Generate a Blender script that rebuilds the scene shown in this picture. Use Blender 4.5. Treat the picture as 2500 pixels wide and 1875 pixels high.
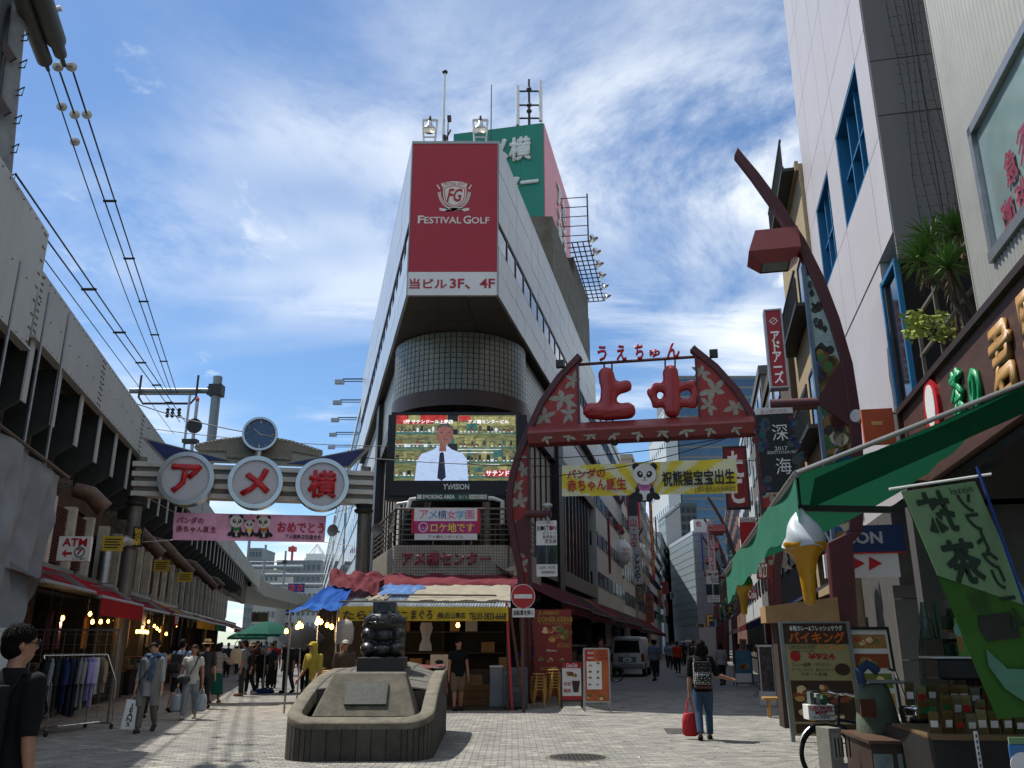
import bpy, bmesh, math, random
from mathutils import Matrix, Vector, noise as mnoise
from math import sin, cos, pi, radians, atan2, sqrt, hypot
for o in list(bpy.data.objects): bpy.data.objects.remove(o)
sc = bpy.context.scene
C = sc.collection
rnd = random.Random(11)

# ---------------------------------------------------------------- camera, sky, sun, exposure
CAM_H, PITCH, FPX = 1.6, radians(17.0), 2070.0
cam = bpy.data.cameras.new('camera')
cam.sensor_width = 36; cam.sensor_fit = 'HORIZONTAL'; cam.lens = FPX/2500*36
cam.clip_start = .05; cam.clip_end = 3000
co = bpy.data.objects.new('camera', cam); C.objects.link(co)
co.location = (0, 0, CAM_H); co.rotation_euler = (pi/2+PITCH, 0, 0)
sc.camera = co

SUN_EL = radians(62)
SH = Vector((.86, -.51, 0)).normalized()            # the way shadows fall on the ground
w = bpy.data.worlds.new('World'); sc.world = w; w.use_nodes = True
nt = w.node_tree; nt.nodes.clear()
def wn(t, **k):
    n = nt.nodes.new(t)
    for a, b in k.items(): setattr(n, a, b)
    return n
def wl(a, b): nt.links.new(a, b)
def wmath(op, a, b=None, c=None):
    n = wn('ShaderNodeMath', operation=op)
    for i, q in enumerate((a, b, c)):
        if q is None: continue
        if isinstance(q, (int, float)): n.inputs[i].default_value = q
        else: wl(q, n.inputs[i])
    return n.outputs[0]
sky = wn('ShaderNodeTexSky', sky_type='NISHITA', sun_disc=False)
sky.sun_elevation = SUN_EL; sky.sun_rotation = atan2(-SH.x, -SH.y)
sky.altitude = 30; sky.air_density = 1.0; sky.dust_density = .25; sky.ozone_density = 2.6
tc = wn('ShaderNodeTexCoord'); sp = wn('ShaderNodeSeparateXYZ'); wl(tc.outputs['Generated'], sp.inputs[0])
zz = wmath('ADD', wmath('MAXIMUM', sp.outputs[2], 0.0), .12)
cb = wn('ShaderNodeCombineXYZ'); wl(wmath('DIVIDE', sp.outputs[0], zz), cb.inputs[0]); wl(wmath('DIVIDE', sp.outputs[1], zz), cb.inputs[1])
def cloud(scale, loc, stretch, rot, detail, rough, dist, lo, hi):
    mp = wn('ShaderNodeMapping'); wl(cb.outputs[0], mp.inputs[0])
    mp.inputs['Location'].default_value = loc; mp.inputs['Rotation'].default_value = (0, 0, rot); mp.inputs['Scale'].default_value = stretch
    n = wn('ShaderNodeTexNoise'); wl(mp.outputs[0], n.inputs['Vector'])
    n.inputs['Scale'].default_value = scale; n.inputs['Detail'].default_value = detail
    n.inputs['Roughness'].default_value = rough; n.inputs['Distortion'].default_value = dist
    r = wn('ShaderNodeMapRange', interpolation_type='SMOOTHSTEP'); wl(n.outputs[0], r.inputs['Value'])
    r.inputs['From Min'].default_value = lo; r.inputs['From Max'].default_value = hi
    return r.outputs[0]
big = cloud(.55, (3.9, 8.8, 0), (1, .9, 1), .35, 4, .5, .3, .44, .62)
wisp = cloud(1.7, (3.1, 1.7, 0), (1, .8, 1), .6, 10, .66, .35, .33, .60)
puff = cloud(3.6, (9.4, 5.2, 0), (1, .7, 1), .4, 8, .6, .3, .60, .72)
low = cloud(1.5, (7.3, 2.2, 0), (.28, 1, 1), -.12, 8, .62, .2, .52, .68)
fac = wmath('MINIMUM', wmath('ADD', wmath('ADD', wmath('MULTIPLY', big, wisp), wmath('MULTIPLY', low, .65)), wmath('MULTIPLY', puff, .5)), .95)
bg1 = wn('ShaderNodeBackground'); bg2 = wn('ShaderNodeBackground'); mx = wn('ShaderNodeMixShader'); wo = wn('ShaderNodeOutputWorld')
tint = wn('ShaderNodeVectorMath', operation='MULTIPLY'); wl(sky.outputs[0], tint.inputs[0]); tint.inputs[1].default_value = (.80, .96, 1.08)   # clear deep-blue summer air
wl(tint.outputs[0], bg1.inputs[0]); bg1.inputs[1].default_value = .1
bg2.inputs[0].default_value = (.86, .91, .96, 1); bg2.inputs[1].default_value = .92
wl(fac, mx.inputs[0]); wl(bg1.outputs[0], mx.inputs[1]); wl(bg2.outputs[0], mx.inputs[2]); wl(mx.outputs[0], wo.inputs[0])

sl = bpy.data.lights.new('sun', 'SUN'); sl.energy = 4.3; sl.angle = radians(.53); sl.color = (1, .955, .88)
so = bpy.data.objects.new('sun', sl); C.objects.link(so); so.location = (-30, 20, 60)
so.rotation_euler = Vector((SH.x*cos(SUN_EL), SH.y*cos(SUN_EL), -sin(SUN_EL))).to_track_quat('-Z', 'Y').to_euler()
sc.view_settings.view_transform = 'Standard'; sc.view_settings.look = 'None'
sc.view_settings.exposure = 0.45; sc.view_settings.gamma = 1; sc.view_settings.use_curve_mapping = False
sc.render.engine = 'CYCLES'
sc.cycles.use_denoising = True; sc.cycles.max_bounces = 5; sc.cycles.diffuse_bounces = 3; sc.cycles.glossy_bounces = 3
sc.cycles.transmission_bounces = 4; sc.cycles.transparent_max_bounces = 8; sc.cycles.sample_clamp_indirect = 6
sc.cycles.caustics_reflective = False; sc.cycles.caustics_refractive = False

# ---------------------------------------------------------------- helpers: view rays, frames, meshes, materials
def ray(px, py):
    u = (px-1250)/FPX; v = (937.5-py)/FPX
    return Vector((u, cos(PITCH)-v*sin(PITCH), sin(PITCH)+v*cos(PITCH)))
def P(px, py, Y):                      # the point at distance Y
    r = ray(px, py); return Vector((r.x/r.y*Y, Y, CAM_H+r.z/r.y*Y))
def H(px, py, Z=0):                    # the point at height Z
    r = ray(px, py); t = (Z-CAM_H)/r.z; return Vector((r.x*t, r.y*t, Z))
def fr(loc, rz): return Matrix.Translation(Vector(loc)) @ Matrix.Rotation(rz, 4, 'Z')
def L(M, px, py, off=0):               # local (x, z) on the upright plane y = off of a frame
    Mi = M.inverted(); o = Mi @ Vector((0, 0, CAM_H)); d = Mi.to_3x3() @ ray(px, py)
    t = (off-o.y)/d.y; q = o+d*t; return (q.x, q.z)
def LB(M, x0, y0, x1, y1, off=0):      # a box x0 x1 z0 z1 on that plane
    a = L(M, x0, y0, off); b = L(M, x1, y1, off); return min(a[0], b[0]), max(a[0], b[0]), min(a[1], b[1]), max(a[1], b[1])
I4 = Matrix.Identity(4)
def hexc(h):
    h = h.lstrip('#'); c = [int(h[i:i+2], 16)/255 for i in (0, 2, 4)]
    return tuple(x/12.92 if x <= .04045 else ((x+.055)/1.055)**2.4 for x in c)

MATS = {}
def M(name, col, rough=.6, metal=0, var=.12, scale=4., bump=0., bscale=None, emit=0, spec=.5, alpha=1, trans=0, dirt=0, dcol='#3a352c', stretch=None, sub=0):
    if name in MATS: return MATS[name]
    m = bpy.data.materials.new(name); MATS[name] = m; m.use_nodes = True
    t = m.node_tree; b = t.nodes['Principled BSDF']
    c = hexc(col) if isinstance(col, str) else col
    b.inputs['Roughness'].default_value = rough; b.inputs['Metallic'].default_value = metal
    b.inputs['Specular IOR Level'].default_value = spec
    b.inputs['Base Color'].default_value = (*c, 1)
    if emit:
        b.inputs['Emission Color'].default_value = (*c, 1); b.inputs['Emission Strength'].default_value = emit
    if alpha < 1: b.inputs['Alpha'].default_value = alpha
    if trans: b.inputs['Transmission Weight'].default_value = trans
    if var or bump or dirt:
        tc = t.nodes.new('ShaderNodeTexCoord'); mp = t.nodes.new('ShaderNodeMapping'); t.links.new(tc.outputs['Object'], mp.inputs[0])
        if stretch: mp.inputs['Scale'].default_value = stretch
        oi = t.nodes.new('ShaderNodeObjectInfo')
        def noise(s, d=4, r=.6):
            n = t.nodes.new('ShaderNodeTexNoise'); n.noise_dimensions = '3D'; t.links.new(mp.outputs[0], n.inputs['Vector'])
            n.inputs['Scale'].default_value = s; n.inputs['Detail'].default_value = d; n.inputs['Roughness'].default_value = r; return n.outputs[0]
        last = None
        if var:
            rp = t.nodes.new('ShaderNodeMapRange'); t.links.new(noise(scale), rp.inputs[0])
            rp.inputs[1].default_value = .3; rp.inputs[2].default_value = .7; rp.inputs[3].default_value = 1-var; rp.inputs[4].default_value = 1+var
            r2 = t.nodes.new('ShaderNodeMapRange'); t.links.new(oi.outputs['Random'], r2.inputs[0]); r2.inputs[3].default_value = 1-var*.5; r2.inputs[4].default_value = 1+var*.5
            mu = t.nodes.new('ShaderNodeMath'); mu.operation = 'MULTIPLY'; t.links.new(rp.outputs[0], mu.inputs[0]); t.links.new(r2.outputs[0], mu.inputs[1])
            vm = t.nodes.new('ShaderNodeVectorMath'); vm.operation = 'SCALE'; vm.inputs[0].default_value = c; t.links.new(mu.outputs[0], vm.inputs['Scale'])
            last = vm.outputs[0]
        if dirt:
            rp = t.nodes.new('ShaderNodeMapRange'); t.links.new(noise(scale*.7+.9, 8, .7), rp.inputs[0]); rp.inputs[1].default_value = .45; rp.inputs[2].default_value = .75; rp.inputs[4].default_value = dirt
            mi = t.nodes.new('ShaderNodeMix'); mi.data_type = 'RGBA'; t.links.new(rp.outputs[0], mi.inputs[0])
            if last: t.links.new(last, mi.inputs[6])
            else: mi.inputs[6].default_value = (*c, 1)
            mi.inputs[7].default_value = (*hexc(dcol), 1); last = mi.outputs[2]
        if last: t.links.new(last, b.inputs['Base Color'])
        if var and not metal:
            rr = t.nodes.new('ShaderNodeMapRange'); t.links.new(noise(scale*2.3, 3), rr.inputs[0]); rr.inputs[3].default_value = max(.05, rough-.12); rr.inputs[4].default_value = min(1, rough+.12); t.links.new(rr.outputs[0], b.inputs['Roughness'])
        if bump:
            bp = t.nodes.new('ShaderNodeBump'); bp.inputs['Strength'].default_value = min(1, bump); bp.inputs['Distance'].default_value = .02
            t.links.new(noise(bscale or scale*6, 6, .65), bp.inputs['Height']); t.links.new(bp.outputs[0], b.inputs['Normal'])
    return m

class MB:
    def __init__(s): s.v = []; s.f = []; s.m = []; s.mi = 0
    def add(s, vs, fs):
        k = len(s.v); s.v += [tuple(q) for q in vs]
        for f in fs: s.f.append([i+k for i in f]); s.m.append(s.mi)
        return s
    def mat(s, i): s.mi = i; return s
    def box(s, x0, x1, y0, y1, z0, z1):
        return s.add([(x0,y0,z0),(x1,y0,z0),(x1,y1,z0),(x0,y1,z0),(x0,y0,z1),(x1,y0,z1),(x1,y1,z1),(x0,y1,z1)],
                     [(0,3,2,1),(4,5,6,7),(0,1,5,4),(1,2,6,5),(2,3,7,6),(3,0,4,7)])
    def cb(s, c, d): return s.box(c[0]-d[0]/2, c[0]+d[0]/2, c[1]-d[1]/2, c[1]+d[1]/2, c[2]-d[2]/2, c[2]+d[2]/2)
    def bar(s, a, b, w, h=None):      # square bar between two points
        h = h or w; a = Vector(a); b = Vector(b); d = b-a; n = d.length
        if n < 1e-6: return s
        q = d.to_track_quat('Y', 'Z').to_matrix().to_4x4(); k = len(s.v); s.box(-w/2, w/2, 0, n, -h/2, h/2)
        T = Matrix.Translation(a) @ q
        for i in range(k, len(s.v)): s.v[i] = tuple(T @ Vector(s.v[i]))
        return s
    def prism(s, poly, y0, y1):       # outline in x z, front y0, back y1
        n = len(poly); vs = [(x, y0, z) for x, z in poly]+[(x, y1, z) for x, z in poly]
        return s.add(vs, [list(range(n)), list(range(2*n-1, n-1, -1))]+[(i, i+n, (i+1) % n+n, (i+1) % n) for i in range(n)])
    def flat(s, poly, z0, z1):        # outline in x y, bottom z0, top z1
        n = len(poly); vs = [(x, y, z1) for x, y in poly]+[(x, y, z0) for x, y in poly]
        return s.add(vs, [list(range(n)), list(range(2*n-1, n-1, -1))]+[(i, i+n, (i+1) % n+n, (i+1) % n) for i in range(n)])
    def tube(s, pts, r, n=8, cap=True, flat=1.0, up=None):
        pts = [Vector(p) for p in pts]; R = r if isinstance(r, (list, tuple)) else [r]*len(pts); k = len(s.v); pu = None
        for i, p in enumerate(pts):
            d = (pts[min(i+1, len(pts)-1)]-pts[max(i-1, 0)]); d = d.normalized() if d.length > 1e-9 else Vector((0, 0, 1))
            if pu is None:
                u = Vector(up) if up else (Vector((0, 0, 1)) if abs(d.z) < .95 else Vector((0, 1, 0)))
            else: u = pu
            a = d.cross(u)
            if a.length < 1e-6: a = d.cross(Vector((1, 0, 0)))
            a.normalize(); u = a.cross(d).normalized(); pu = u
            for j in range(n):
                t = 2*pi*j/n; s.v.append(tuple(p+(a*cos(t)+u*sin(t)*flat)*R[i]))
        for i in range(len(pts)-1):
            for j in range(n):
                s.f.append([k+i*n+j, k+i*n+(j+1) % n, k+(i+1)*n+(j+1) % n, k+(i+1)*n+j]); s.m.append(s.mi)
        if cap:
            s.f.append([k+j for j in range(n)][::-1]); s.m.append(s.mi)
            s.f.append([k+(len(pts)-1)*n+j for j in range(n)]); s.m.append(s.mi)
        return s
    def lathe(s, prof, n=16, c=(0, 0, 0), sy=1.0):
        k = len(s.v)
        for r, z in prof:
            for j in range(n): t = 2*pi*j/n; s.v.append((c[0]+r*cos(t), c[1]+r*sin(t)*sy, c[2]+z))
        for i in range(len(prof)-1):
            for j in range(n): s.f.append([k+i*n+j, k+i*n+(j+1) % n, k+(i+1)*n+(j+1) % n, k+(i+1)*n+j]); s.m.append(s.mi)
        s.f.append([k+j for j in range(n)][::-1]); s.m.append(s.mi)
        s.f.append([k+(len(prof)-1)*n+j for j in range(n)]); s.m.append(s.mi)
        return s
    def ell(s, c, r, n=12, m=8):
        if not isinstance(r, (list, tuple)): r = (r, r, r)
        k = len(s.v); pr = [(sin(pi*i/m), -cos(pi*i/m)) for i in range(1, m)]
        for a, z in pr:
            for j in range(n): t = 2*pi*j/n; s.v.append((c[0]+r[0]*a*cos(t), c[1]+r[1]*a*sin(t), c[2]+r[2]*z))
        s.v += [(c[0], c[1], c[2]-r[2]), (c[0], c[1], c[2]+r[2])]; b = len(s.v)-2
        for i in range(m-2):
            for j in range(n): s.f.append([k+i*n+j, k+i*n+(j+1) % n, k+(i+1)*n+(j+1) % n, k+(i+1)*n+j]); s.m.append(s.mi)
        for j in range(n):
            s.f.append([b, k+(j+1) % n, k+j]); s.m.append(s.mi); q = k+(m-2)*n; s.f.append([b+1, q+j, q+(j+1) % n]); s.m.append(s.mi)
        return s
    def loft(s, rings, cap=True):
        k = len(s.v); n = len(rings[0])
        for r in rings: s.v += [tuple(q) for q in r]
        for i in range(len(rings)-1):
            for j in range(n): s.f.append([k+i*n+j, k+i*n+(j+1) % n, k+(i+1)*n+(j+1) % n, k+(i+1)*n+j]); s.m.append(s.mi)
        if cap:
            s.f.append([k+j for j in range(n)][::-1]); s.m.append(s.mi); s.f.append([k+(len(rings)-1)*n+j for j in range(n)]); s.m.append(s.mi)
        return s
    def grid(s, fn, nu, nv, th=0):
        k = len(s.v)
        for i in range(nu+1):
            for j in range(nv+1): s.v.append(tuple(fn(i/nu, j/nv)))
        for i in range(nu):
            for j in range(nv): q = k+i*(nv+1)+j; s.f.append([q, q+nv+1, q+nv+2, q+1]); s.m.append(s.mi)
        return s
    def disc(s, c, r, y0, y1, n=24, r2=None):   # upright disc facing -y
        s.prism([(c[0]+r*cos(2*pi*i/n), c[1]+(r2 or r)*sin(2*pi*i/n)) for i in range(n)], y0, y1); return s
    def ring(s, c, ro, ri, y0, y1, n=32):
        for i in range(n):
            a, b = 2*pi*i/n, 2*pi*(i+1)/n
            q = [(c[0]+ro*cos(a), c[1]+ro*sin(a)), (c[0]+ro*cos(b), c[1]+ro*sin(b)), (c[0]+ri*cos(b), c[1]+ri*sin(b)), (c[0]+ri*cos(a), c[1]+ri*sin(a))]
            vs = [(x, y0, z) for x, z in q]+[(x, y1, z) for x, z in q]
            s.add(vs, [(0,1,2,3), (7,6,5,4), (0,4,5,1), (2,6,7,3)])
        return s
    def xf(s, T, k=0):
        for i in range(k, len(s.v)): s.v[i] = tuple(T @ Vector(s.v[i]))
        return s
    def mesh(s, name, mats, smooth=False, fix=True, weld=0):
        me = bpy.data.meshes.new(name); me.from_pydata(s.v, [], s.f)
        for m in (mats if isinstance(mats, (list, tuple)) else [mats]): me.materials.append(m)
        if any(s.m): me.polygons.foreach_set('material_index', s.m)
        if (fix and len(s.f) < 6000) or weld:
            bm = bmesh.new(); bm.from_mesh(me)
            if weld: bmesh.ops.remove_doubles(bm, verts=bm.verts, dist=weld)
            bmesh.ops.recalc_face_normals(bm, faces=bm.faces); bm.to_mesh(me); bm.free()
        if smooth:
            me.polygons.foreach_set('use_smooth', [True]*len(me.polygons)); me.set_sharp_from_angle(angle=radians(smooth if smooth > 1 else 40))
        me.update(); return me
    def build(s, name, mats, parent=None, world=False, smooth=False, bev=0, solid=0, fix=True, sub=0, weld=0):
        return put(name, s.mesh(name, mats, smooth, fix, weld), parent, world, bev, solid, sub)

MW = {}
def put(name, me, parent=None, world=False, bev=0, solid=0, sub=0, mw=None):
    o = bpy.data.objects.new(name, me); C.objects.link(o)
    if parent:
        o.parent = parent
        if world: o.matrix_parent_inverse = MW[parent.name].inverted()
    MW[o.name] = MW[parent.name] if parent and not world else (mw or I4)
    if mw is not None and not parent: o.matrix_world = mw
    if solid: q = o.modifiers.new('thick', 'SOLIDIFY'); q.thickness = solid; q.offset = 0
    if bev: q = o.modifiers.new('bevel', 'BEVEL'); q.width = bev; q.segments = 2; q.limit_method = 'ANGLE'; q.angle_limit = radians(40)
    if sub: q = o.modifiers.new('subd', 'SUBSURF'); q.levels = sub; q.render_levels = sub
    return o
def inst(name, me, parent, T, world=False):      # one more piece sharing mesh data, placed by a matrix
    o = bpy.data.objects.new(name, me); C.objects.link(o); o.parent = parent
    if world: o.matrix_parent_inverse = MW[parent.name].inverted()
    o.matrix_basis = T; return o
LABELS = {}
def tag(o, label, cat, group=None, kind=None):
    if label: o['label'] = label
    if cat: o['category'] = cat
    if group: o['group'] = group
    if kind: o['kind'] = kind
    return o
def thing(name, label, cat, T=I4, group=None):
    o = bpy.data.objects.new(name, None); C.objects.link(o); o.empty_display_size = .2
    o.matrix_world = T; MW[o.name] = T.copy(); return tag(o, label, cat, group)
def clone(root, T, label=None, group=None):
    r = root.copy(); C.objects.link(r); r.matrix_world = T; MW[r.name] = T.copy()
    if label: r['label'] = label
    if group: r['group'] = group
    inv = MW[root.name]
    def rec(a, b):
        for ch in KIDS.get(a.name, []):
            c = ch.copy(); C.objects.link(c); c.parent = b; c.matrix_parent_inverse = ch.matrix_parent_inverse.copy(); c.matrix_basis = ch.matrix_basis.copy(); MW[c.name] = T.copy(); rec(ch, c)
    KIDS.clear()
    for q in bpy.data.objects:
        if q.parent: KIDS.setdefault(q.parent.name, []).append(q)
    rec(root, r); return r
KIDS = {}
def wr_n(u, v, s, k=0): return mnoise.noise(Vector((u*s, v*s, k)))+.5*mnoise.noise(Vector((u*s*2.3, v*s*2.3, k+3)))      # wrinkles
ordn = 'first second third fourth fifth sixth seventh eighth ninth tenth eleventh twelfth thirteenth fourteenth fifteenth sixteenth seventeenth eighteenth nineteenth twentieth twenty-first twenty-second twenty-third twenty-fourth'.split()
TXC = {}
def text(body, box, mat, parent, y=-.005, ext=.003, bold=0, name='lettering', world=None, keep=False, vert=False, slant=0, mirror=False):
    """print fitted into the box x0 x1 z0 z1 on the plane y, facing -y"""
    key = (body, bold, slant, vert)
    cu = bpy.data.curves.new('t', 'FONT'); cu.body = '\n'.join(body) if vert else body; cu.resolution_u = 2; cu.align_x = 'CENTER' if vert else 'LEFT'
    cu.offset = min(bold, .012); cu.shear = slant
    if vert: cu.space_line = .82
    ob = bpy.data.objects.new('t', cu); me = bpy.data.meshes.new_from_object(ob); bpy.data.objects.remove(ob); bpy.data.curves.remove(cu)
    xs = [v.co.x for v in me.vertices]; ys = [v.co.y for v in me.vertices]
    if not xs: return None
    x0, x1, z0, z1 = box; ax, bx, ay, by = min(xs), max(xs), min(ys), max(ys)
    kx = (x1-x0)/max(bx-ax, 1e-6); kz = (z1-z0)/max(by-ay, 1e-6)
    if keep:
        k = min(kx, kz); kx = kz = k
    cx, cz = (x0+x1)/2, (z0+z1)/2; sg = -1 if mirror else 1
    for v in me.vertices: v.co = ((v.co.x-(ax+bx)/2)*kx*sg+cx, y-ext, (v.co.y-(ay+by)/2)*kz+cz)
    bm = bmesh.new(); bm.from_mesh(me)
    if ext > .008:
        bmesh.ops.remove_doubles(bm, verts=bm.verts, dist=1e-5)
        r = bmesh.ops.extrude_face_region(bm, geom=bm.faces[:]); vs = [q for q in r['geom'] if isinstance(q, bmesh.types.BMVert)]
        bmesh.ops.translate(bm, verts=vs, vec=(0, ext, 0)); bmesh.ops.recalc_face_normals(bm, faces=bm.faces)
    if bold > .012:                        # heavier strokes: the same glyphs again, a hair apart
        src = bm.verts[:]+bm.edges[:]+bm.faces[:]; e = (bold-.008)*.7
        for k, (ex, ez) in enumerate(((1, 0), (-1, 0), (0, 1), (0, -1), (.7, .7), (-.7, -.7))):
            r = bmesh.ops.duplicate(bm, geom=src); vs = [q for q in r['geom'] if isinstance(q, bmesh.types.BMVert)]
            bmesh.ops.translate(bm, verts=vs, vec=(ex*e*kx, -.0004*(k+1), ez*e*kz))
    bm.to_mesh(me); bm.free()
    if world is not None: me.transform(world)
    me.materials.clear(); me.materials.append(mat); me.name = name
    return put(name, me, parent, world is not None)

# the two streets run off to either side of the wedge-shaped building
AL = atan2(-.231, 1); AR = atan2(.2167, 1)           # their bearings from straight ahead
FL = fr((-6.3, 0, 0), pi/2-AL)                        # viaduct front: x runs down the left street, y into the arches
FWL = fr((-3.46, 26, 0), -pi/2-AL)                    # long flank of the wedge on the left street (x comes towards the tip)
FWR = fr((-.5, 26, 0), pi/2-AR)                       # its flank on the right street (x runs away from the tip)
# ---------------------------------------------------------------- shared materials
def cloth_mat(name, col, thru=.35, var=.1, scale=3., bump=.3):
    m = M(name, col, .85, var=var, scale=scale, bump=bump, bscale=9, spec=.15)
    t = m.node_tree; b = t.nodes['Principled BSDF']; out = [n for n in t.nodes if n.type == 'OUTPUT_MATERIAL'][0]
    if not any(n.type == 'BSDF_TRANSLUCENT' for n in t.nodes):
        tr = t.nodes.new('ShaderNodeBsdfTranslucent'); tr.inputs[0].default_value = (*hexc(col), 1); mx = t.nodes.new('ShaderNodeMixShader'); mx.inputs[0].default_value = thru
        t.links.new(b.outputs[0], mx.inputs[1]); t.links.new(tr.outputs[0], mx.inputs[2]); t.links.new(mx.outputs[0], out.inputs[0])
    return m
white = M('white_paint', '#d9d9d4', .45, var=.06, dirt=.15)
black = M('black_paint', '#111112', .5, var=.1)
dark = M('dark_interior', '#1a1816', .8, var=.25)  # near-black: the shade of deep shops put into wall and ceiling colour
steel = M('galvanised_steel', '#9a9c9c', .4, .85, var=.15, scale=8)
chrome = M('polished_steel', '#c9c9c6', .12, 1, var=.05)
maroon = M('maroon_paint', '#4a1c1f', .5, var=.12, dirt=.15)
maroon2 = M('lit_maroon_paint', '#7a3030', .45, var=.12, dirt=.12)  # lighter copy of the maroon, with the light put into the colour
redp = M('red_paint', '#b3161f', .45, var=.08)
redsign = M('red_sign_vinyl', '#a3202c', .42, var=.03, scale=.8)
whitesign = M('white_sign_vinyl', '#dad9d6', .5, var=.04, scale=1.2, dirt=.05)
ivory = M('ivory_print', '#d8cfc2', .5, var=.02)
ink = M('black_ink', '#121212', .6, var=0)
redink = M('red_ink', '#a8141c', .55, var=0)
whiteink = M('white_ink', '#e2e2de', .55, var=0)
yellowink = M('yellow_ink', '#e8c02c', .55, var=0)
greenink = M('green_ink', '#0f6b3c', .55, var=0)
conc = M('weathered_concrete', '#6f6a60', .9, var=.28, scale=1.6, bump=.5, bscale=20, dirt=.6, dcol='#2b2722')
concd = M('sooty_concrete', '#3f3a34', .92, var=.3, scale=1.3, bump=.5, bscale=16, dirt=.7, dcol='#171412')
girder = M('girder_paint', '#a9aaa6', .55, var=.08, scale=.7, dirt=.25, dcol='#6c6459', bump=.15, bscale=3)
steeld = M('dark_steel', '#2f3434', .55, .3, var=.25, dirt=.4)
panelw = M('pale_cladding', '#a3a39d', .38, .25, var=.07, scale=.5, dirt=.2, dcol='#7c7970')
panelw2 = M('sunlit_fluted_cladding', '#b9bfc4', .3, .35, var=.06, scale=.6)  # paler and bluer flank: sun and sky reflection put into the colour
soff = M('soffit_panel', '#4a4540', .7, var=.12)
gblock = M('glass_block', '#6a6c60', .32, .05, var=.18, scale=9, spec=.8, bump=.3, bscale=30)
grout = M('block_grout', '#4a4942', .8, var=.12)
glass = M('window_glass', '#39434d', .06, .55, var=.18, scale=.8, spec=1)
glassd = M('dark_glass', '#14181b', .08, .2, var=.25, scale=.7, spec=1)
brownfr = M('brown_metal', '#3a2b27', .45, .3, var=.12)
palepan = M('pale_infill', '#a8a296', .6, var=.14, scale=1.1, dirt=.2)

# ---------------------------------------------------------------- ground and paving
gm = bpy.data.materials.new('street_paving'); gm.use_nodes = True
t = gm.node_tree; b = t.nodes['Principled BSDF']; b.inputs['Roughness'].default_value = .85
tc_ = t.nodes.new('ShaderNodeTexCoord'); br = t.nodes.new('ShaderNodeTexBrick'); t.links.new(tc_.outputs['Object'], br.inputs[0])
br.inputs['Color1'].default_value = (.165, .162, .155, 1); br.inputs['Color2'].default_value = (.125, .123, .118, 1); br.inputs['Mortar'].default_value = (.05, .048, .044, 1)
br.inputs['Scale'].default_value = 1; br.inputs['Brick Width'].default_value = .2; br.inputs['Row Height'].default_value = .1; br.inputs['Mortar Size'].default_value = .005
nz = t.nodes.new('ShaderNodeTexNoise'); t.links.new(tc_.outputs['Object'], nz.inputs[0]); nz.inputs['Scale'].default_value = .9; nz.inputs['Detail'].default_value = 6
mr = t.nodes.new('ShaderNodeMapRange'); t.links.new(nz.outputs[0], mr.inputs[0]); mr.inputs[1].default_value = .3; mr.inputs[2].default_value = .7; mr.inputs[3].default_value = .75; mr.inputs[4].default_value = 1.2
vm = t.nodes.new('ShaderNodeVectorMath'); vm.operation = 'SCALE'; t.links.new(br.outputs[0], vm.inputs[0]); t.links.new(mr.outputs[0], vm.inputs['Scale']); t.links.new(vm.outputs[0], b.inputs['Base Color'])
ground = MB().box(-420, 420, -40, 800, -.4, -.014).build('ground', gm)
tag(ground, None, None, kind='structure'); ground['label'] = 'grey block paving of the square and the two streets'
def pav(n, c): return M(n, c, .88, var=.16, scale=1.1, bump=.35, bscale=60, dirt=.3, dcol='#4a463f')
PV = [pav('paver_grey', '#83817b'), pav('paver_warm', '#8d8a82'), pav('paver_dark', '#767470'), pav('paver_pale', '#9f9a8c')]
PW, PH = .2, .1
cells = []
iy = 0; y = 11.6
while y < 31.5:
    half = (iy % 2)*.5; xm = .63*y+.4
    i0 = int(-xm/PW)-1
    for i in range(i0, -i0+2): cells.append(((i+half)*PW, y))
    y += PH; iy += 1
def shade_ix(): r = rnd.random(); return 3 if r < .055 else (0 if r < .5 else (1 if r < .8 else 2))
base = []
for i in range(4):
    m_ = MB(); a, c = PW/2-.004, PH/2-.004; e = .006
    m_.add([(-a+e,-c+e,0),(a-e,-c+e,0),(a-e,c-e,0),(-a+e,c-e,0),(-a,-c,-.006),(a,-c,-.006),(a,c,-.006),(-a,c,-.006),(-a,-c,-.03),(a,-c,-.03),(a,c,-.03),(-a,c,-.03)],
           [(0,1,2,3)]+[(k, k+4, (k+1) % 4+4, (k+1) % 4) for k in range(4)]+[(k+4, k+8, (k+1) % 4+8, (k+1) % 4+4) for k in range(4)])
    base.append(m_.mesh('paver', PV[i]))
def inview(x, y): r = abs(x)/(y*cos(PITCH)+CAM_H*sin(PITCH)*-1); return r < .6
near = [c for c in cells if 12.55 < c[1] and -7.2 < c[0] < 7.6 and not (-3.3 < c[0] < -.9 and c[1] > 12.9) and not (c[0] < -6.0 or c[0] > 5.4) and c[1] < 14.4 and inview(*c)]
near.sort(key=lambda c: (c[1], abs(c[0]))); near = near[:300]; ns = set(near)
for c in near:
    inst('paver', base[shade_ix()], ground, Matrix.Translation((c[0], c[1], rnd.uniform(-.0025, .0012))))
f = MB()
for c in cells:
    if c in ns: continue
    f.mi = shade_ix(); a, d = PW/2-.004, PH/2-.004; z = rnd.uniform(-.0025, .0012); x, y = c; e = .004
    f.add([(x-a+e,y-d+e,z),(x+a-e,y-d+e,z),(x+a-e,y+d-e,z),(x-a+e,y+d-e,z),(x-a,y-d,z-.006),(x+a,y-d,z-.006),(x+a,y+d,z-.006),(x-a,y+d,z-.006)],
          [(0,1,2,3)]+[(k, k+4, (k+1) % 4+4, (k+1) % 4) for k in range(4)])
pf = f.build('paver_field', PV, ground, fix=False); pf['kind'] = 'stuff'
gum = MB(); rg_ = random.Random(2)
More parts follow.
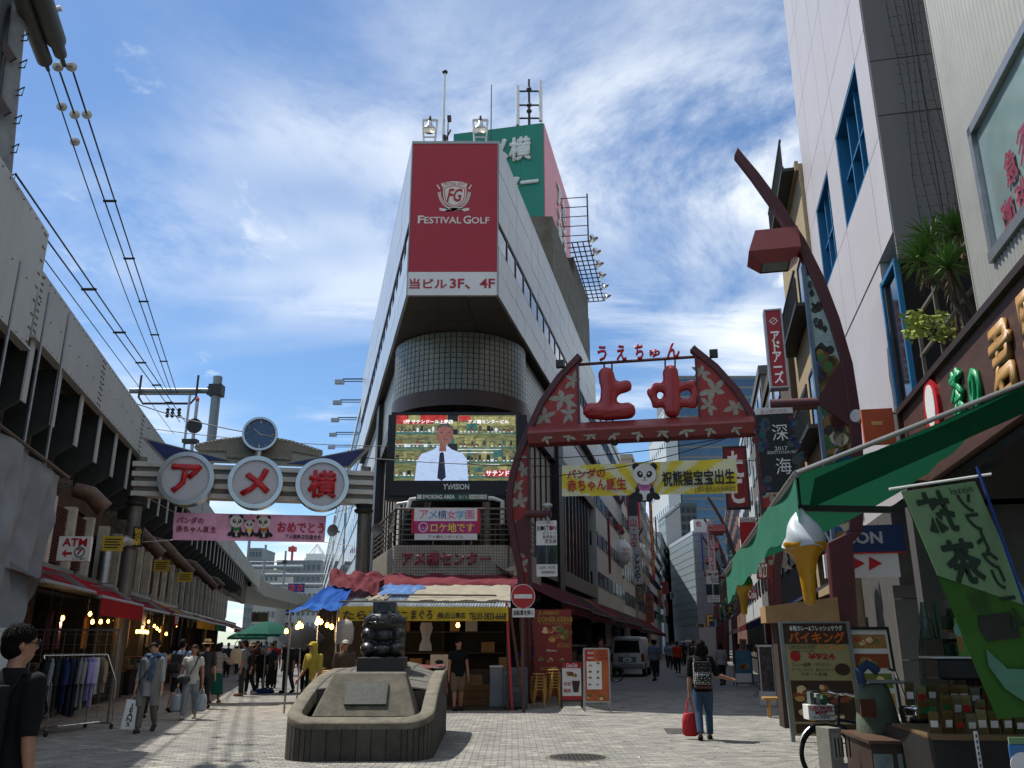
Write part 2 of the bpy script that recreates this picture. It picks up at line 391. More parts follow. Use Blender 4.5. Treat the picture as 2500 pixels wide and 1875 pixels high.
for k in range(420):
    y = rg_.uniform(12.4, 24); x = rg_.uniform(-.5*y, .5*y); s_ = rg_.uniform(.008, .03); a0 = rg_.uniform(0, 6)
    gum.add([(x+s_*cos(a0+i)*rg_.uniform(.7, 1.2), y+s_*sin(a0+i)*rg_.uniform(.7, 1.2), .0032) for i in range(6)], [(0, 1, 2, 3, 4, 5)])
o = gum.build('gum_spots', M('old_gum', '#4a4843', .9), ground, fix=False); o['kind'] = 'stuff'
q = H(1410, 1849); mh = thing('manhole_cover', 'round cast iron manhole cover in the sunlit paving', 'manhole', fr((q.x, q.y, 0), 0))
iron = M('cast_iron', '#35332f', .7, .4, var=.3, scale=14, bump=.4, bscale=60)
MB().lathe([(0, 0), (.40, 0), (.41, .006), (.36, .010), (0, .010)], 40).build('cover', iron, mh, smooth=30)
g = MB()
for i in range(-5, 6):
    for j in range(-5, 6):
        if hypot(i, j) < 5.1: g.cb((i*.062, j*.062, .012), (.036, .036, .006))
g.build('tread_pattern', iron, mh)
MB().lathe([(.42, 0), (.47, 0), (.47, .005), (.42, .005), (.42, 0)], 40).build('rim', conc, mh)
q = H(1672, 1785); mh = thing('access_plate', 'dark rectangular steel access plate beside the walking woman in jeans', 'access plate', fr((q.x, q.y, 0), -.1))
MB().box(-.37, .37, -.5, .5, 0, .006).build('plate', M('plate_iron', '#4c4a46', .75, .2, var=.25, scale=8, bump=.4, bscale=50), mh)
g = MB()
for i in range(-6, 7):
    for j in range(-8, 9): g.cb((i*.055, j*.058, .007), (.03, .014, .003))
o = g.build('tread_pattern', MATS['plate_iron'], mh); o['kind'] = 'stuff'
q = H(1670, 1652); mh = thing('drain_cover', 'round drain cover far off in the shaded street', 'manhole', fr((q.x, q.y, 0), 0)); MB().lathe([(0, 0), (.4, 0), (.4, .008), (0, .008)], 24).build('cover', iron, mh)

# ---------------------------------------------------------------- the wedge-shaped building between the streets
def wl_(Y, ins=0): return -3.46-.231*(Y-26)+ins
def wr_(Y, ins=0): return -.5+.2167*(Y-26)-ins
YB, ZB, ZT = 53.5, 12.6, 18.4
wedge = thing('corner_building', 'wedge-shaped pale shop building with red sign and video screen on its tip', 'building', fr((-2, 31, 0), 0))
def part(mb, name, mats, **k): return mb.build(name, mats, wedge, world=True, **k)
up = MB().flat([(wl_(26.1, .1), 26.1), (wr_(26.1, .1), 26.1), (wr_(YB, .1), YB), (wl_(YB, .1), YB)], ZB+.06, ZT-.1)
part(up, 'upper_storeys', panelw)
par = MB().flat([(wl_(26, -.04), 25.97), (wr_(26, -.04), 25.97), (wr_(YB, -.06), YB+.05), (wl_(YB, -.06), YB+.05)], ZT-.09, ZT+.06)
part(par, 'parapet', panelw)
rows = [(12.6, 13.5), (13.5, 14.4), (15.3, 16.3), (16.3, 17.3), (17.3, 18.3)]
LN = 28.1; NP = 19; pw = LN/NP
for F, sgn, mt in ((FWR, 1, panelw), (FWL, -1, panelw2)):
    for z0, z1 in rows:
        me = MB().box(.012, pw-.012, -.05, .12, z0+.012, z1-.012).mesh('cladding_panel', mt)
        for i in range(NP):
            x = i*pw if sgn > 0 else -(i+1)*pw
            inst('cladding_panel', me, wedge, F @ Matrix.Translation((x, rnd.uniform(-.004, .004), 0)), True)
    mw = MB().box(.06, pw-.06, .0, .03, 14.45, 15.25).mesh('window_pane', glass)
    mf = MB().box(0, pw, -.03, .06, 14.4, 14.46).box(0, pw, -.03, .06, 15.24, 15.3).box(-.0, .06, -.028, .06, 14.46, 15.24).box(pw-.06, pw, -.028, .06, 14.46, 15.24).mesh('window_frame', brownfr)
    mb_ = MB().box(.06, pw-.06, -.02, .05, 14.46, 15.24).mesh('blank_panel', mt)
    for i in range(NP):
        x = i*pw if sgn > 0 else -(i+1)*pw; T = F @ Matrix.Translation((x, 0, 0))
        inst('window_pane', mw, inst('window_frame', mf, wedge, T, True), I4)
# soffit over the recessed corner
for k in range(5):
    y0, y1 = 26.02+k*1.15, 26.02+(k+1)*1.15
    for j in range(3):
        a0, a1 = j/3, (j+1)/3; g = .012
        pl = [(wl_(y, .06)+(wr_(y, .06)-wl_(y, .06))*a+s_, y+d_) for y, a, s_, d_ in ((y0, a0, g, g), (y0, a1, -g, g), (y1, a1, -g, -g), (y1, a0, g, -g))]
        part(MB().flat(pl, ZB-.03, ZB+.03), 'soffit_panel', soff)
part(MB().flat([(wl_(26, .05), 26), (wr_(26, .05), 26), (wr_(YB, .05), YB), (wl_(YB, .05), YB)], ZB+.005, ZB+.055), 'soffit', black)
# red sign on the tip
FT = fr((-1.98, 25.93, 0), 0)
hw = 1.48
part(MB().box(-hw, hw, 0, .1, 13.44, 18.32).xf(FT), 'red_sign_panel', redsign)
part(MB().box(-hw, hw, -.004, .1, 12.6, 13.43).xf(FT), 'white_sign_panel', whitesign)
part(MB().box(-hw-.03, -hw, -.02, .12, 12.6, 18.4).box(hw, hw+.03, -.02, .12, 12.6, 18.4).box(-hw, hw, -.02, .12, 18.32, 18.4).xf(FT), 'sign_edge_trim', panelw)
def c6(x, y): return L(FT, 850+x/2.37, 150+y/2.37)
def c6b(x0, y0, x1, y1): a = c6(x0, y0); c = c6(x1, y1); return a[0], c[0], c[1], a[1]
tx = lambda s, bx, m, **k: text(s, bx, m, wedge, world=FT, **k)
tx('F', c6b(405, 893, 438, 937), ivory, bold=.02); tx('ESTIVAL', c6b(441, 900, 655, 938), ivory, bold=.015)
tx('G', c6b(667, 893, 710, 940), ivory, bold=.02); tx('OLF', c6b(714, 901, 817, 939), ivory, bold=.015)
tx('当ビル', c6b(355, 1258, 570, 1316), redsign, bold=.03, y=-.01); tx('3F、4F', c6b(590, 1258, 848, 1316), redsign, bold=.03, y=-.01)
cr = MB()
def pol(pts, y=-.008): cr.prism([c6(*p) for p in pts], y, 0)
sh = [(550, 730), (582, 716), (612, 712), (645, 716), (684, 730), (684, 775), (672, 810), (648, 832), (614, 847), (580, 832), (558, 810), (550, 775)]
pol(sh); cr.mi = 1; cx, cy = 616, 778
cr.prism([c6(cx+(x-cx)*.9, cy+(y-cy)*.9) for x, y in sh], -.010, 0); cr.mi = 0
cr.prism([c6(cx+(x-cx)*.83, cy+(y-cy)*.83) for x, y in sh], -.012, 0)
pol([(538, 708), (575, 697), (614, 694), (655, 697), (690, 708), (684, 728), (650, 718), (614, 714), (578, 718), (545, 728)], -.014)
for s_ in (-1, 1):
    X = lambda x: 614+s_*(x-614)
    pol([(X(694), 735), (X(712), 712), (X(716), 716), (X(700), 742)]); pol([(X(552), 838), (X(640), 850), (X(672), 868), (X(700), 862), (X(700), 848), (X(676), 850), (X(610), 866)])
    for k in range(8):
        a = -.6+k*.22; bx, by = 614+s_*(80-k*k*.75), 768+k*10.5
        pol([(bx, by), (bx+s_*16, by-14), (bx+s_*12, by+2)]); pol([(bx, by), (bx-s_*3, by-16), (bx+s_*6, by-10)])
cr.xf(FT); part(cr, 'crest', [ivory, redsign])
tx('FG', c6b(572, 738, 660, 812), redsign, y=-.016, slant=.3, bold=.03); tx('FESTIVAL GOLF', c6b(552, 700, 678, 716), redsign, y=-.018)
# rounded glass block corner under the soffit
NC, NR = (-2.02, 31.7), 2.5
def arc(r, a0, a1, n): return [(NC[0]+r*cos(a), NC[1]+r*sin(a)) for a in [a0+(a1-a0)*i/n for i in range(n+1)]]
A0, A1 = pi+.02, 2*pi-.02
def nose(r, ins, z0, z1): return MB().flat(arc(r, A0, A1, 40)+[(wr_(33, ins), 33), (wr_(YB, ins), YB), (wl_(YB, ins), YB), (wl_(33, ins), 33)], z0, z1)
part(nose(2.46, .40, 10.3, 12.58), 'corner_wall', grout, smooth=30)
part(nose(2.62, .26, 9.72, 10.3), 'curved_canopy_beam', brownfr, smooth=30)
part(nose(2.1, .62, 0, 9.72), 'lower_storeys', glassd, smooth=30)
bs = .2; nb = int((A1-A0)*NR/bs); rowsb = 11
mbk = MB().box(-.088, .088, -.055, .06, -.09, .09); mbk.box(-.05, .05, -.062, -.05, -.05, .05)
mbk = mbk.mesh('glass_block', gblock)
blk = []
for i in range(nb):
    a = A0+(i+.5)*(A1-A0)/nb
    for j in range(rowsb): blk.append((abs(a-1.5*pi), a, 10.42+j*.2))
blk.sort(); rest = MB()
for k, (d, a, z) in enumerate(blk):
    T = Matrix.Translation((NC[0]+NR*cos(a), NC[1]+NR*sin(a), z)) @ Matrix.Rotation(a+pi/2, 4, 'Z')
    if k < 300: inst('glass_block', mbk, wedge, T, True)
    else:
        n0 = len(rest.v); rest.box(-.088, .088, -.055, .06, -.09, .09).box(-.05, .05, -.062, -.05, -.05, .05); rest.xf(T, n0)
for F, sg in ((FWR, 1), (FWL, -1)):
    for i in range(44):
        for j in range(11):
            n0 = len(rest.v); x = sg*(6.3+i*.2); rest.box(x-.09, x+.09, .33, .42, 10.33+j*.2, 10.51+j*.2); rest.xf(F, n0)
o = part(rest, 'outer_glass_blocks', gblock, fix=False); o['kind'] = 'stuff'
# flanks below: mullions, infill, dark piers
for F, sg in ((FWR, 1), (FWL, -1)):
    for z0, z1, nm, mt in ((12.0, 12.58, 'eaves_trim', brownfr),):  # brown metal strip just below the upper storeys
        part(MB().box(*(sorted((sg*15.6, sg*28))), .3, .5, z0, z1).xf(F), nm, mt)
    mp_ = MB().box(.05, 1.25, .5, .56, 4.9, 9.6).mesh('infill_panel', palepan); ml = MB().box(-.045, .045, .43, .58, 4.6, 9.72).mesh('mullion', brownfr)
    mg = MB().box(.05, 1.25, .5, .55, 4.9, 9.6).mesh('window_pane', glass)
    for i in range(17):
        x = 5.2+i*1.3
        T = F @ Matrix.Translation((x if sg > 0 else -x-1.3, 0, 0))
        inst('infill_panel' if i < 6 else 'window_pane', mp_ if i < 6 else mg, wedge, T, True); inst('mullion', ml, wedge, T, True)
    part(MB().box(*(sorted((sg*13.2, sg*14.6))), .12, .6, 0, 12.5).xf(F), 'pier', black)
    part(MB().box(*(sorted((sg*5.2, sg*28))), .2, .6, 4.2, 4.9).xf(F), 'sill_band', brownfr)
    part(MB().box(*(sorted((sg*15.2, sg*28))), .3, .5, 10.3, 11.9).xf(F), 'pale_spandrel', panelw)
# first floor balcony with mosaic tiles
bal = [(-3.62, 26.5), (-.08, 26.5), (wr_(31.5, -.35), 31.5), (wl_(31.5, -.35), 31.5)]
tilem = M('mosaic_tile', '#a39a8a', .35, var=.14, scale=5, dirt=.25); tg = M('tile_grout', '#5d574d', .9)
part(MB().flat(bal, 3.55, 4.5), 'balcony_wall', tg)
tl = MB()
def tiles(a, b, z0, z1, s=.085):
    a = Vector(a); b = Vector(b); n = int((b-a).length/s); d = (b-a).normalized(); Tm = Matrix.Translation((a.x, a.y, 0)) @ Matrix.Rotation(atan2(d.y, d.x), 4, 'Z')
    k = len(tl.v)
    for i in range(n):
        for j in range(int((z1-z0)/s)): tl.box(i*s+.007, (i+1)*s-.007, -.012, .01, z0+j*s+.007, z0+(j+1)*s-.007)
    tl.xf(Tm, k)
tiles(bal[0], bal[1], 3.56, 4.5); tiles(bal[1], bal[2], 3.56, 4.5); tiles(bal[3], bal[0], 3.56, 4.5)
o = part(tl, 'mosaic_tiles', tilem, fix=False); o['kind'] = 'stuff'
FB_ = fr((-1.85, 26.49, 0), 0)
def bx(F, off, *p): return LB(F, *p, off)
text('アメ横センター', LB(FB_, 982, 1347, 1197, 1380, -.05), M('maroon_letter', '#8a3040', .45), wedge, y=-.04, ext=.05, bold=.03, world=FB_, name='raised_lettering')
rail = MB()
for a, c in ((bal[0], bal[1]), (bal[1], bal[2]), (bal[3], bal[0])):
    a = Vector((*a, 0)); c = Vector((*c, 0)); n = max(2, int((c-a).length/1.0))
    for z in (4.66, 4.82, 4.98, 5.14, 5.30, 5.46): rail.bar(a+Vector((0, 0, z)), c+Vector((0, 0, z)), .03)
    rail.tube([a+Vector((0, 0, 5.62)), c+Vector((0, 0, 5.62))], .035)
    for i in range(n+1): q = a.lerp(c, i/n); rail.bar(q+Vector((0, 0, 4.5)), q+Vector((0, 0, 5.62)), .05)
part(rail, 'balcony_railing', M('old_railing', '#6e675c', .55, .4, dirt=.3))
pp = MB().tube([(-3.3, 26.7, 5.6), (-3.2, 26.7, 5.95), (-2.9, 26.8, 6.0), (-.6, 26.8, 6.0), (-.3, 26.8, 5.9), (-.3, 26.8, 5.2)], .07).tube([(-3.9, 27.5, 5.0), (-3.7, 27.3, 5.9), (-3.3, 27, 5.9)], .06)
part(pp, 'drain_pipe', white, smooth=30)

# things fixed to its front
FS = fr((-1.95, 28.0, 0), 0)
scr = thing('video_screen', 'large outdoor video screen showing a man in white shirt and dark tie', 'screen', FS)
x0, x1, z0, z1 = LB(FS, 968, 1014, 1260, 1174)
MB().box(x0-.27, x1+.37, 0, .5, z0-.62, z1+.02).box(x0-.16, x1+.16, -.05, 0, z1, z1+.1).box(x0-.16, x0, -.05, 0, z0, z1).box(x1, x1+.16, -.05, 0, z0, z1).box(x0-.16, x1+.16, -.05, 0, z0-.5, z0).build('housing', black, scr)
def scm(n, c, e=.55, var=.5, s=6., st=None):
    return M(n, c, .35, var=var, scale=s, emit=e, stretch=st)
def emis_var(m):
    t = m.node_tree; b = t.nodes['Principled BSDF']; l = b.inputs['Base Color'].links
    if l: t.links.new(l[0].from_socket, b.inputs['Emission Color'])
    return m
lc = [emis_var(scm('screen_olive', '#77784c', .45, .7, 3.5, (1, 1, 5))), emis_var(scm('screen_yellow', '#a09a62', .45)), emis_var(scm('screen_red', '#b5352c', .5)), emis_var(scm('screen_white', '#d8dde0', .55, .25)), emis_var(scm('screen_teal', '#3e6b64', .45)),
      emis_var(scm('screen_shirt', '#b4c6e4', .55, .16, 5, (1, 1, 7))), emis_var(scm('screen_tie', '#23233a', .3, .3)), emis_var(scm('screen_skin', '#8a5a50', .45, .35, 14)), emis_var(scm('screen_brown', '#7a4c30', .45)), emis_var(scm('screen_hair', '#4d4a48', .4)), emis_var(scm('screen_dark', '#1f221e', .3))]
pic = MB().box(x0, x1, -.02, 0, z0, z1)
W_, H_ = x1-x0, z1-z0
def q4(u0, u1, v0, v1, m, y): pic.mi = m; pic.box(x0+u0*W_, x0+u1*W_, y, -.01, z0+v0*H_, z0+v1*H_)
q4(.0, .42, .86, 1, 2, -.022); q4(.10, .2, .9, 1, 1, -.024); q4(.52, .62, .9, .99, 2, -.023)
q4(.43, .515, .0, 1, 10, -.022); q4(.515, .99, .84, .98, 1, -.022)
for r in range(4):
    v = .06+r*.22; q4(0, .43, v-.015, v+.01, 4, -.023); q4(.515, 1, v-.015, v+.01, 4, -.023)
    for k in range(7): u = rnd.uniform(0, .9); q4(u, u+rnd.uniform(.05, .1), v+.06, v+rnd.uniform(.12, .2), rnd.choice([0, 1, 4, 0, 1]), -.0225-.00003*k)
    for k in range(30):
        u = .01+k*.0325
        if .40 < u < .52: continue
        q4(u, u+rnd.uniform(.014, .03), v+.01, v+rnd.uniform(.04, .12), rnd.choice([3, 8, 10, 8, 10, 1, 4, 9]), -.026-.00004*k); q4(u+.004, u+.02, v+.012, v+.03, rnd.choice([3, 3, 1]), -.029)
for k in range(26): v = rnd.uniform(0, .97); u = rnd.choice((0, .52)); q4(u, u+rnd.uniform(.2, .45), v, v+rnd.uniform(.004, .012), rnd.choice([0, 4, 3, 1, 9]), -.0305)
def pp_(pts, m, y): pic.mi = m; pic.prism([(x0+u*W_, z0+v*H_) for u, v in pts], y, -.012)
pp_([(.17, 0), (.185, .30), (.22, .40), (.32, .47), (.36, .53), (.43, .53), (.47, .47), (.56, .41), (.595, .32), (.61, 0)], 5, -.034)
pp_([(.365, .44), (.425, .44), (.42, .62), (.37, .62)], 7, -.036)
pp_([(.34+.07*(1+cos(a)), .70+.155*sin(a)) for a in [2*pi*i/20 for i in range(20)]], 7, -.038)
pp_([(.34, .74), (.345, .82), (.38, .87), (.41, .875), (.44, .86), (.475, .82), (.48, .74), (.465, .8), (.41, .825), (.355, .8)], 9, -.040)
pp_([(.37, .41), (.39, .435), (.405, .41), (.425, .05), (.39, -.0), (.355, .04)], 6, -.040)
pp_([(.395, .615), (.43, .615), (.43, .625), (.395, .625)], 9, -.041)
for u in (.37, .43): pp_([(u, .715), (u+.025, .715), (u+.025, .735), (u, .735)], 9, -.041)
pic.build('picture', lc, scr)
text('1階 サテンドール上野店', (x0+.065*W_, x0+.475*W_, z0+.865*H_, z0+.925*H_), emis_var(scm('screen_caption', '#eeeeee', .8, .05)), scr, y=-.05, bold=.02)
text('アメ横センタービル', (x0+.6*W_, x0+.94*W_, z0+.865*H_, z0+.925*H_), MATS['screen_caption'], scr, y=-.05, bold=.02)
pic2 = MB().box(x0+.75*W_, x1-.005, -.05, -.03, z0+.06*H_, z0+.16*H_).build('caption_strip', lc[2], scr)
text('サテンドー', (x0+.755*W_, x1-.02, z0+.07*H_, z0+.15*H_), MATS['screen_caption'], scr, y=-.055, bold=.02)
text('Y\'sVISION', LB(FS, 1082, 1181, 1145, 1195, -.06), whiteink, scr, y=-.055, bold=.02)
Fg = fr((-1.9, 26.42, 0), 0)
sg_ = thing('smoking_sign', 'green smoking area sign board under the video screen', 'sign', Fg)
b4 = LB(Fg, 1016, 1205, 1192, 1221); gs = M('green_sign', '#0f4a30', .45, var=.05)
MB().box(b4[0], b4[1], 0, .06, b4[2], b4[3]).build('board', gs, sg_)
text('SMOKING AREA', LB(Fg, 1032, 1208, 1110, 1218), whiteink, sg_, bold=.02); text('当ビル', LB(Fg, 1120, 1209, 1142, 1218), whiteink, sg_)
s_ = MB()
for a in ((1019, 1208, 1029, 1218), (1145, 1208, 1166, 1218), (1168, 1208, 1188, 1218)):
    c = LB(Fg, *a); s_.box(c[0], c[1], -.006, 0, c[2], c[3])
s_.build('pictogram_box', ivory, sg_); text('地下1階', LB(Fg, 1170, 1210, 1186, 1216), gs, sg_, y=-.008); text('中2階', LB(Fg, 1147, 1210, 1164, 1216), gs, sg_, y=-.008)
Fb = fr((-1.85, 26.38, 0), 0)
bn = thing('balcony_banner', 'white and magenta banner tied to the mosaic balcony railing', 'banner', Fb)
A = LB(Fb, 1012, 1241, 1165, 1272); B = LB(Fb, 1012, 1272, 1165, 1303); D = LB(Fb, 1012, 1303, 1165, 1318)
MB().box(A[0], A[1], 0, .02, A[2], A[3]).build('upper_panel', whitesign, bn); mag = M('magenta_print', '#a3246a', .6, var=.25, scale=5)
MB().box(B[0], B[1], 0, .02, B[2], A[2]).build('middle_panel', mag, bn); MB().box(D[0], D[1], 0, .02, D[2], B[2]).build('lower_panel', whitesign, bn)
MB().box(A[0]-.08, A[0]-.002, .005, .03, D[2]+.2, A[3]-.05).box(A[1]+.002, A[1]+.1, .005, .03, D[2]+.2, A[3]-.05).build('red_edge', redp, bn)
cols = [M('print_'+n, c, .6, var=0) for n, c in (('pink', '#d33a7c'), ('cyan', '#2f9bc4'), ('navy', '#23408c'))]
for i, ch in enumerate('アメ横女学園'): text(ch, LB(Fb, 1024+i*22.5, 1246, 1045+i*22.5, 1267), cols[(0, 1, 2, 0, 1, 0)[i]], bn, bold=.0)
text('ロケ地です', LB(Fb, 1052, 1277, 1157, 1299), M('print_yellow', '#e6c95a', .6, var=0), bn, bold=.02)
MB().ring((LB(Fb, 1020, 1278, 1046, 1298)[0]+.17, B[2]+.2), .15, .125, -.004, 0, 20).build('round_stamp', whiteink, bn); text('ちゃん', LB(Fb, 1023, 1285, 1043, 1294), whiteink, bn)
text('アメ横センタービル', LB(Fb, 1046, 1306, 1131, 1315), ink, bn)
# roof-top fittings
def flood(px, lab):
    T = fr((P(px, 340, 26.2).x, 26.25, 18.45), 0); r = thing('floodlight', lab, 'floodlight', T)
    MB().box(-.22, .22, -.12, .12, 0, .1).build('base', steeld, r)
    MB().bar((-.2, 0, .1), (-.26, .05, 1.1), .05).bar((.2, 0, .1), (.26, .05, 1.1), .05).bar((-.26, .05, 1.08), (.26, .05, 1.08), .07).bar((-.2, 0, .35), (.2, 0, .35), .04).build('bracket', white, r)
    lamp = MB().lathe([(.06, .32), (.09, .28), (.1, .15), (.22, .02), (.25, -.06), (.24, -.07), (.2, -.03), (0, 0)], 20, (0, -.1, .62)); lamp.build('reflector', chrome, r, smooth=40)
    MB().lathe([(.05, 0), (.07, .02), (.05, .2), (.02, .25)], 12, (0, -.1, .92)).build('lamp_cap', steeld, r, smooth=40)
flood(1048, 'bell-shaped floodlight above the start of the red golf shop sign, nearest the viaduct'); flood(1172, 'bell-shaped floodlight on the roof next to the green billboard')
def mast(name, lab, cat, px, Y, z0, z1, r, m=steel):
    q = P(px, 300, Y); t_ = thing(name, lab, cat, fr((q.x, Y, z0), 0)); MB().tube([(0, 0, 0), (0, 0, (z1-z0)*.5), (0, 0, z1-z0)], [r, r*.85, r*.6]).build('pole', m, t_, smooth=40); return t_
fp = mast('flagpole', 'tall white flagpole on the tip of the wedge building roof', 'flagpole', 1083, 27, 18.3, P(1083, 176, 27).z, .06, white); hgt = P(1083, 176, 27).z-18.3
MB().ell((0, 0, hgt), (.11, .11, .07)).build('finial', steeld, fp, smooth=40)
cm = mast('camera_mast', 'short roof mast with two small cameras beside the flagpole', 'camera mast', 1094, 27, 18.3, 20.0, .03, steeld)
MB().cb((.05, -.1, 1.7), (.14, .25, .14)).cb((-.1, -.1, .9), (.12, .22, .12)).bar((-.1, 0, .8), (.1, 0, 1.3), .05).build('camera_head', steeld, cm)
mast('lightning_rod', 'thin lightning rod on the roof before the green billboard', 'lightning rod', 1199, 36, 18.3, P(1199, 207, 36).z, .035, steeld)
# roof-top billboard
FG = fr((1.78, 42, 0), -AR)
bb = thing('rooftop_billboard', 'green and pink rooftop billboard box behind the red golf sign', 'billboard', FG)
gz0, gz1 = 22.6, 30.0
MB().box(-5.3, 0, 0, 9.9, gz0, gz1).build('frame_box', steeld, bb)
green = M('billboard_green', '#0f7a66', .5, var=.06, scale=.5, dirt=.12, dcol='#0c4b40', stretch=(2, 2, .3)); pink = M('billboard_pink', '#d27d86', .5, var=.05, scale=.5)
for i in range(4):
    MB().box(-5.3+i*1.325+.004, -5.3+(i+1)*1.325-.004, -.06, 0, gz0, gz1+.02).build('green_panel', green, bb)
for i in range(6):
    MB().box(0, .06, i*1.65+.004, (i+1)*1.65-.004, gz0, gz1+.02).build('pink_panel', pink, bb)
def gb(x0, y0, x1, y1): return LB(FG, 850+x0/2.37, 150+y0/2.37, 850+x1/2.37, 150+y1/2.37, -.1)
lw = M('billboard_letter', '#c9ccc6', .45, var=.06); a = gb(934, 450, 1056, 565); wd = a[1]-a[0]
for i, ch in enumerate('横メア'): text(ch, (a[0]-i*wd*1.08, a[1]-i*wd*1.08, a[2], a[3]), lw, bb, y=-.07, ext=.1, bold=.05, name='raised_letter')
a = gb(1000, 640, 1100, 735); wd = a[1]-a[0]
for i, ch in enumerate('ータンセ'): text(ch, (a[0]-i*wd*1.1, a[1]-i*wd*1.1, a[2]+(wd*.4 if i == 0 else 0), a[2]+(wd*.55 if i == 0 else wd)), lw, bb, y=-.07, ext=.1, bold=.05, name='raised_letter')
RT = Matrix.Translation((.06, 5.0, 0)) @ Matrix.Rotation(pi/2, 4, 'Z')
for s_, xx in (('アメ横', 3.2), ('センター', 1.4)):
    text(s_, (-xx-.75+3.0, -xx+.75+3.0, 24.2, 28.6), lw, bb, y=0, ext=.1, bold=.05, vert=True, name='raised_letter')
    o = bpy.data.objects[-1] if False else None
for o in [q for q in bpy.data.objects if q.parent == bb and q.name.startswith('raised_letter')][-2:]: o.matrix_basis = RT
pent = MB().flat([(wl_(39, 2.0), 39), (wr_(39, .25), 39), (wr_(YB, .25), YB), (wl_(YB, 2.), YB)], 18.3, 22.5); part(pent, 'roof_plant_room', M('mesh_sheet', '#5f5a50', .9, var=.3, scale=2, bump=.6, bscale=5))
part(MB().flat([(wr_(47, 2), 47), (wr_(47, .3), 47), (wr_(YB, .3), YB), (wr_(YB, 2), YB)], 22.5, 24.0), 'roof_tank', MATS['mesh_sheet'])
# antenna on the billboard
aq = FG @ Vector((-1.0, 1.0, gz1)); an = thing('cell_antenna', 'mobile antenna mast with white panels on the green billboard', 'antenna', fr(aq, 0))
ah = 5.6
MB().tube([(0, 0, 0), (0, 0, ah)], [.1, .07]).build('mast', steeld, an)
for s_ in (-1, 1):
    MB().tube([(s_*.8, 0, 1.2+(.2 if s_ > 0 else -.2)), (s_*.8, 0, 4.9+(.5 if s_ > 0 else 0))], .13, 10).build('antenna_panel', white, an, smooth=40)
MB().bar((-.8, 0, 1.7), (.8, 0, 1.7), .1).bar((-.8, 0, 3.0), (.8, 0, 3.0), .1).bar((-.8, 0, 4.4), (.8, 0, 4.4), .1).ell((0, 0, 2.4), .2, 8, 6).ell((0, 0, 3.0), .2, 8, 6).ell((0, 0, 4.6), .2, 8, 6).build('bracket', steeld, an)
for q_ in bpy.data.objects:
    if q_.parent == an: q_.scale = (.85, .85, .69)
# floodlight gantry along the roof edge
gr = thing('floodlight_gantry', 'cantilevered steel gantry carrying floodlights beside the pink billboard', 'gantry', fr((3.6, 45, 24), 0))
g = MB(); a = Vector((3.5, 45, 24)); b2 = Vector((5.3, 54, 24)); wv = Vector((.95, -.2, 0))
for s_ in (0, .33, .66, 1): g.bar(a+wv*s_, b2+wv*s_, .06)
for i in range(15): q = a.lerp(b2, i/14); g.bar(q-wv*.3, q+wv*1.15, .05)
g.build('deck_grid', steeld, gr, world=True)
g = MB().bar(a+wv, a+wv+Vector((0, 0, 3.1)), .08)
for i in range(5): g.bar(a+wv*.0+Vector((-.6, 0, .4+i*.62)), a+wv+Vector((0, 0, .4+i*.62)), .04)
g.build('ladder_frame', steeld, gr, world=True)
for i in range(6):
    q = a.lerp(b2, .02+i*.19)+wv*1.3; me = MB().lathe([(.07, .34), (.12, .28), (.14, .16), (.3, 0), (.3, -.03), (0, .02)], 14)
    me.xf(Matrix.Translation(q+Vector((0, 0, .15))) @ Matrix.Rotation(-.5, 4, 'Y')); me.build('floodlight_head', chrome, gr, world=True, smooth=40)
# floodlight arms on the far left eaves
for i, (px, py) in enumerate(((848, 927), (841, 978), (834, 1021), (828, 1057), (823, 1088))):
    Y = (54, 59, 64.5, 69.5, 75)[i]; q = P(px, py, Y); wx = wl_(Y); T = fr((wx, Y, q.z), 0)
    r = thing('billboard_lamp', '%s arm lamp reaching out from the eaves over the left street' % ('nearest', 'second', 'third', 'fourth', 'farthest')[i], 'arm lamp', T, 'arm lamps along the eaves')
    ln = q.x-wx-.3
    MB().bar((.2, 0, .05), (ln, 0, .05), .07).bar((.2, 0, -.12), (ln, 0, -.12), .05).build('arm', steeld, r); MB().box(ln-.5, ln+.1, -.15, .15, -.3, -.02).build('lamp_head', steel, r)
# ---------------------------------------------------------------- railway viaduct on the left street
def fl(s, y, z): return FL @ Vector((s, y, z))
def LS(px, py, off=0): return L(FL, px, py, off)
via = thing('railway_viaduct', 'sooty railway viaduct with pale riveted girders over dark arches', 'viaduct', FL)
def vp(mb, name, mats, **k): return mb.build(name, mats, via, **k)
S0, SN, S1 = -14., 17.3, 103.
GB, GT, NT = 7.85, 9.33, 10.2
segs = []
x = S0
while x < SN-.1: segs.append((x, min(x+5.2, SN), 7.5, NT)); x += 5.2
x = SN
while x < S1: segs.append((x, x+6.1, GB, GT)); x += 6.1
riv = MB(); st_ = MB()
for a, c, z0, z1 in segs:
    vp(MB().box(a+.008, c-.008, -.02, .06, z0, z1), 'girder_panel', girder)
    vp(MB().box(a+.002, c-.002, -.10, .10, z0-.05, z0), 'bottom_flange', girder)
    if c < 75:
        n = int((c-a)/.42)
        def rv(x, z, r=.022): riv.ell((x, -.022, z), (r, .018, r), 6, 4)
        for i in range(n):
            x = a+.2+i*.42
            for z in (z0+.08, z1-.09): rv(x, z)
            if i % 2 == 0: rv(x+rnd.uniform(-.05, .05), (z0+z1)/2+rnd.uniform(-.1, .1))
        for i in range(9):
            z = z0+.12+(z1-z0-.24)*i/8
            for dx in (.07, .16, c-a-.07, c-a-.16): rv(a+dx+rnd.uniform(-.01, .01), z, .03)
o = vp(riv, 'rivets', M('rusty_rivet', '#574c42', .8, var=.2), fix=False); o['kind'] = 'stuff'
vp(MB().box(SN-.04, SN+.0, -.021, .06, GT, NT), 'girder_end_plate', girder)
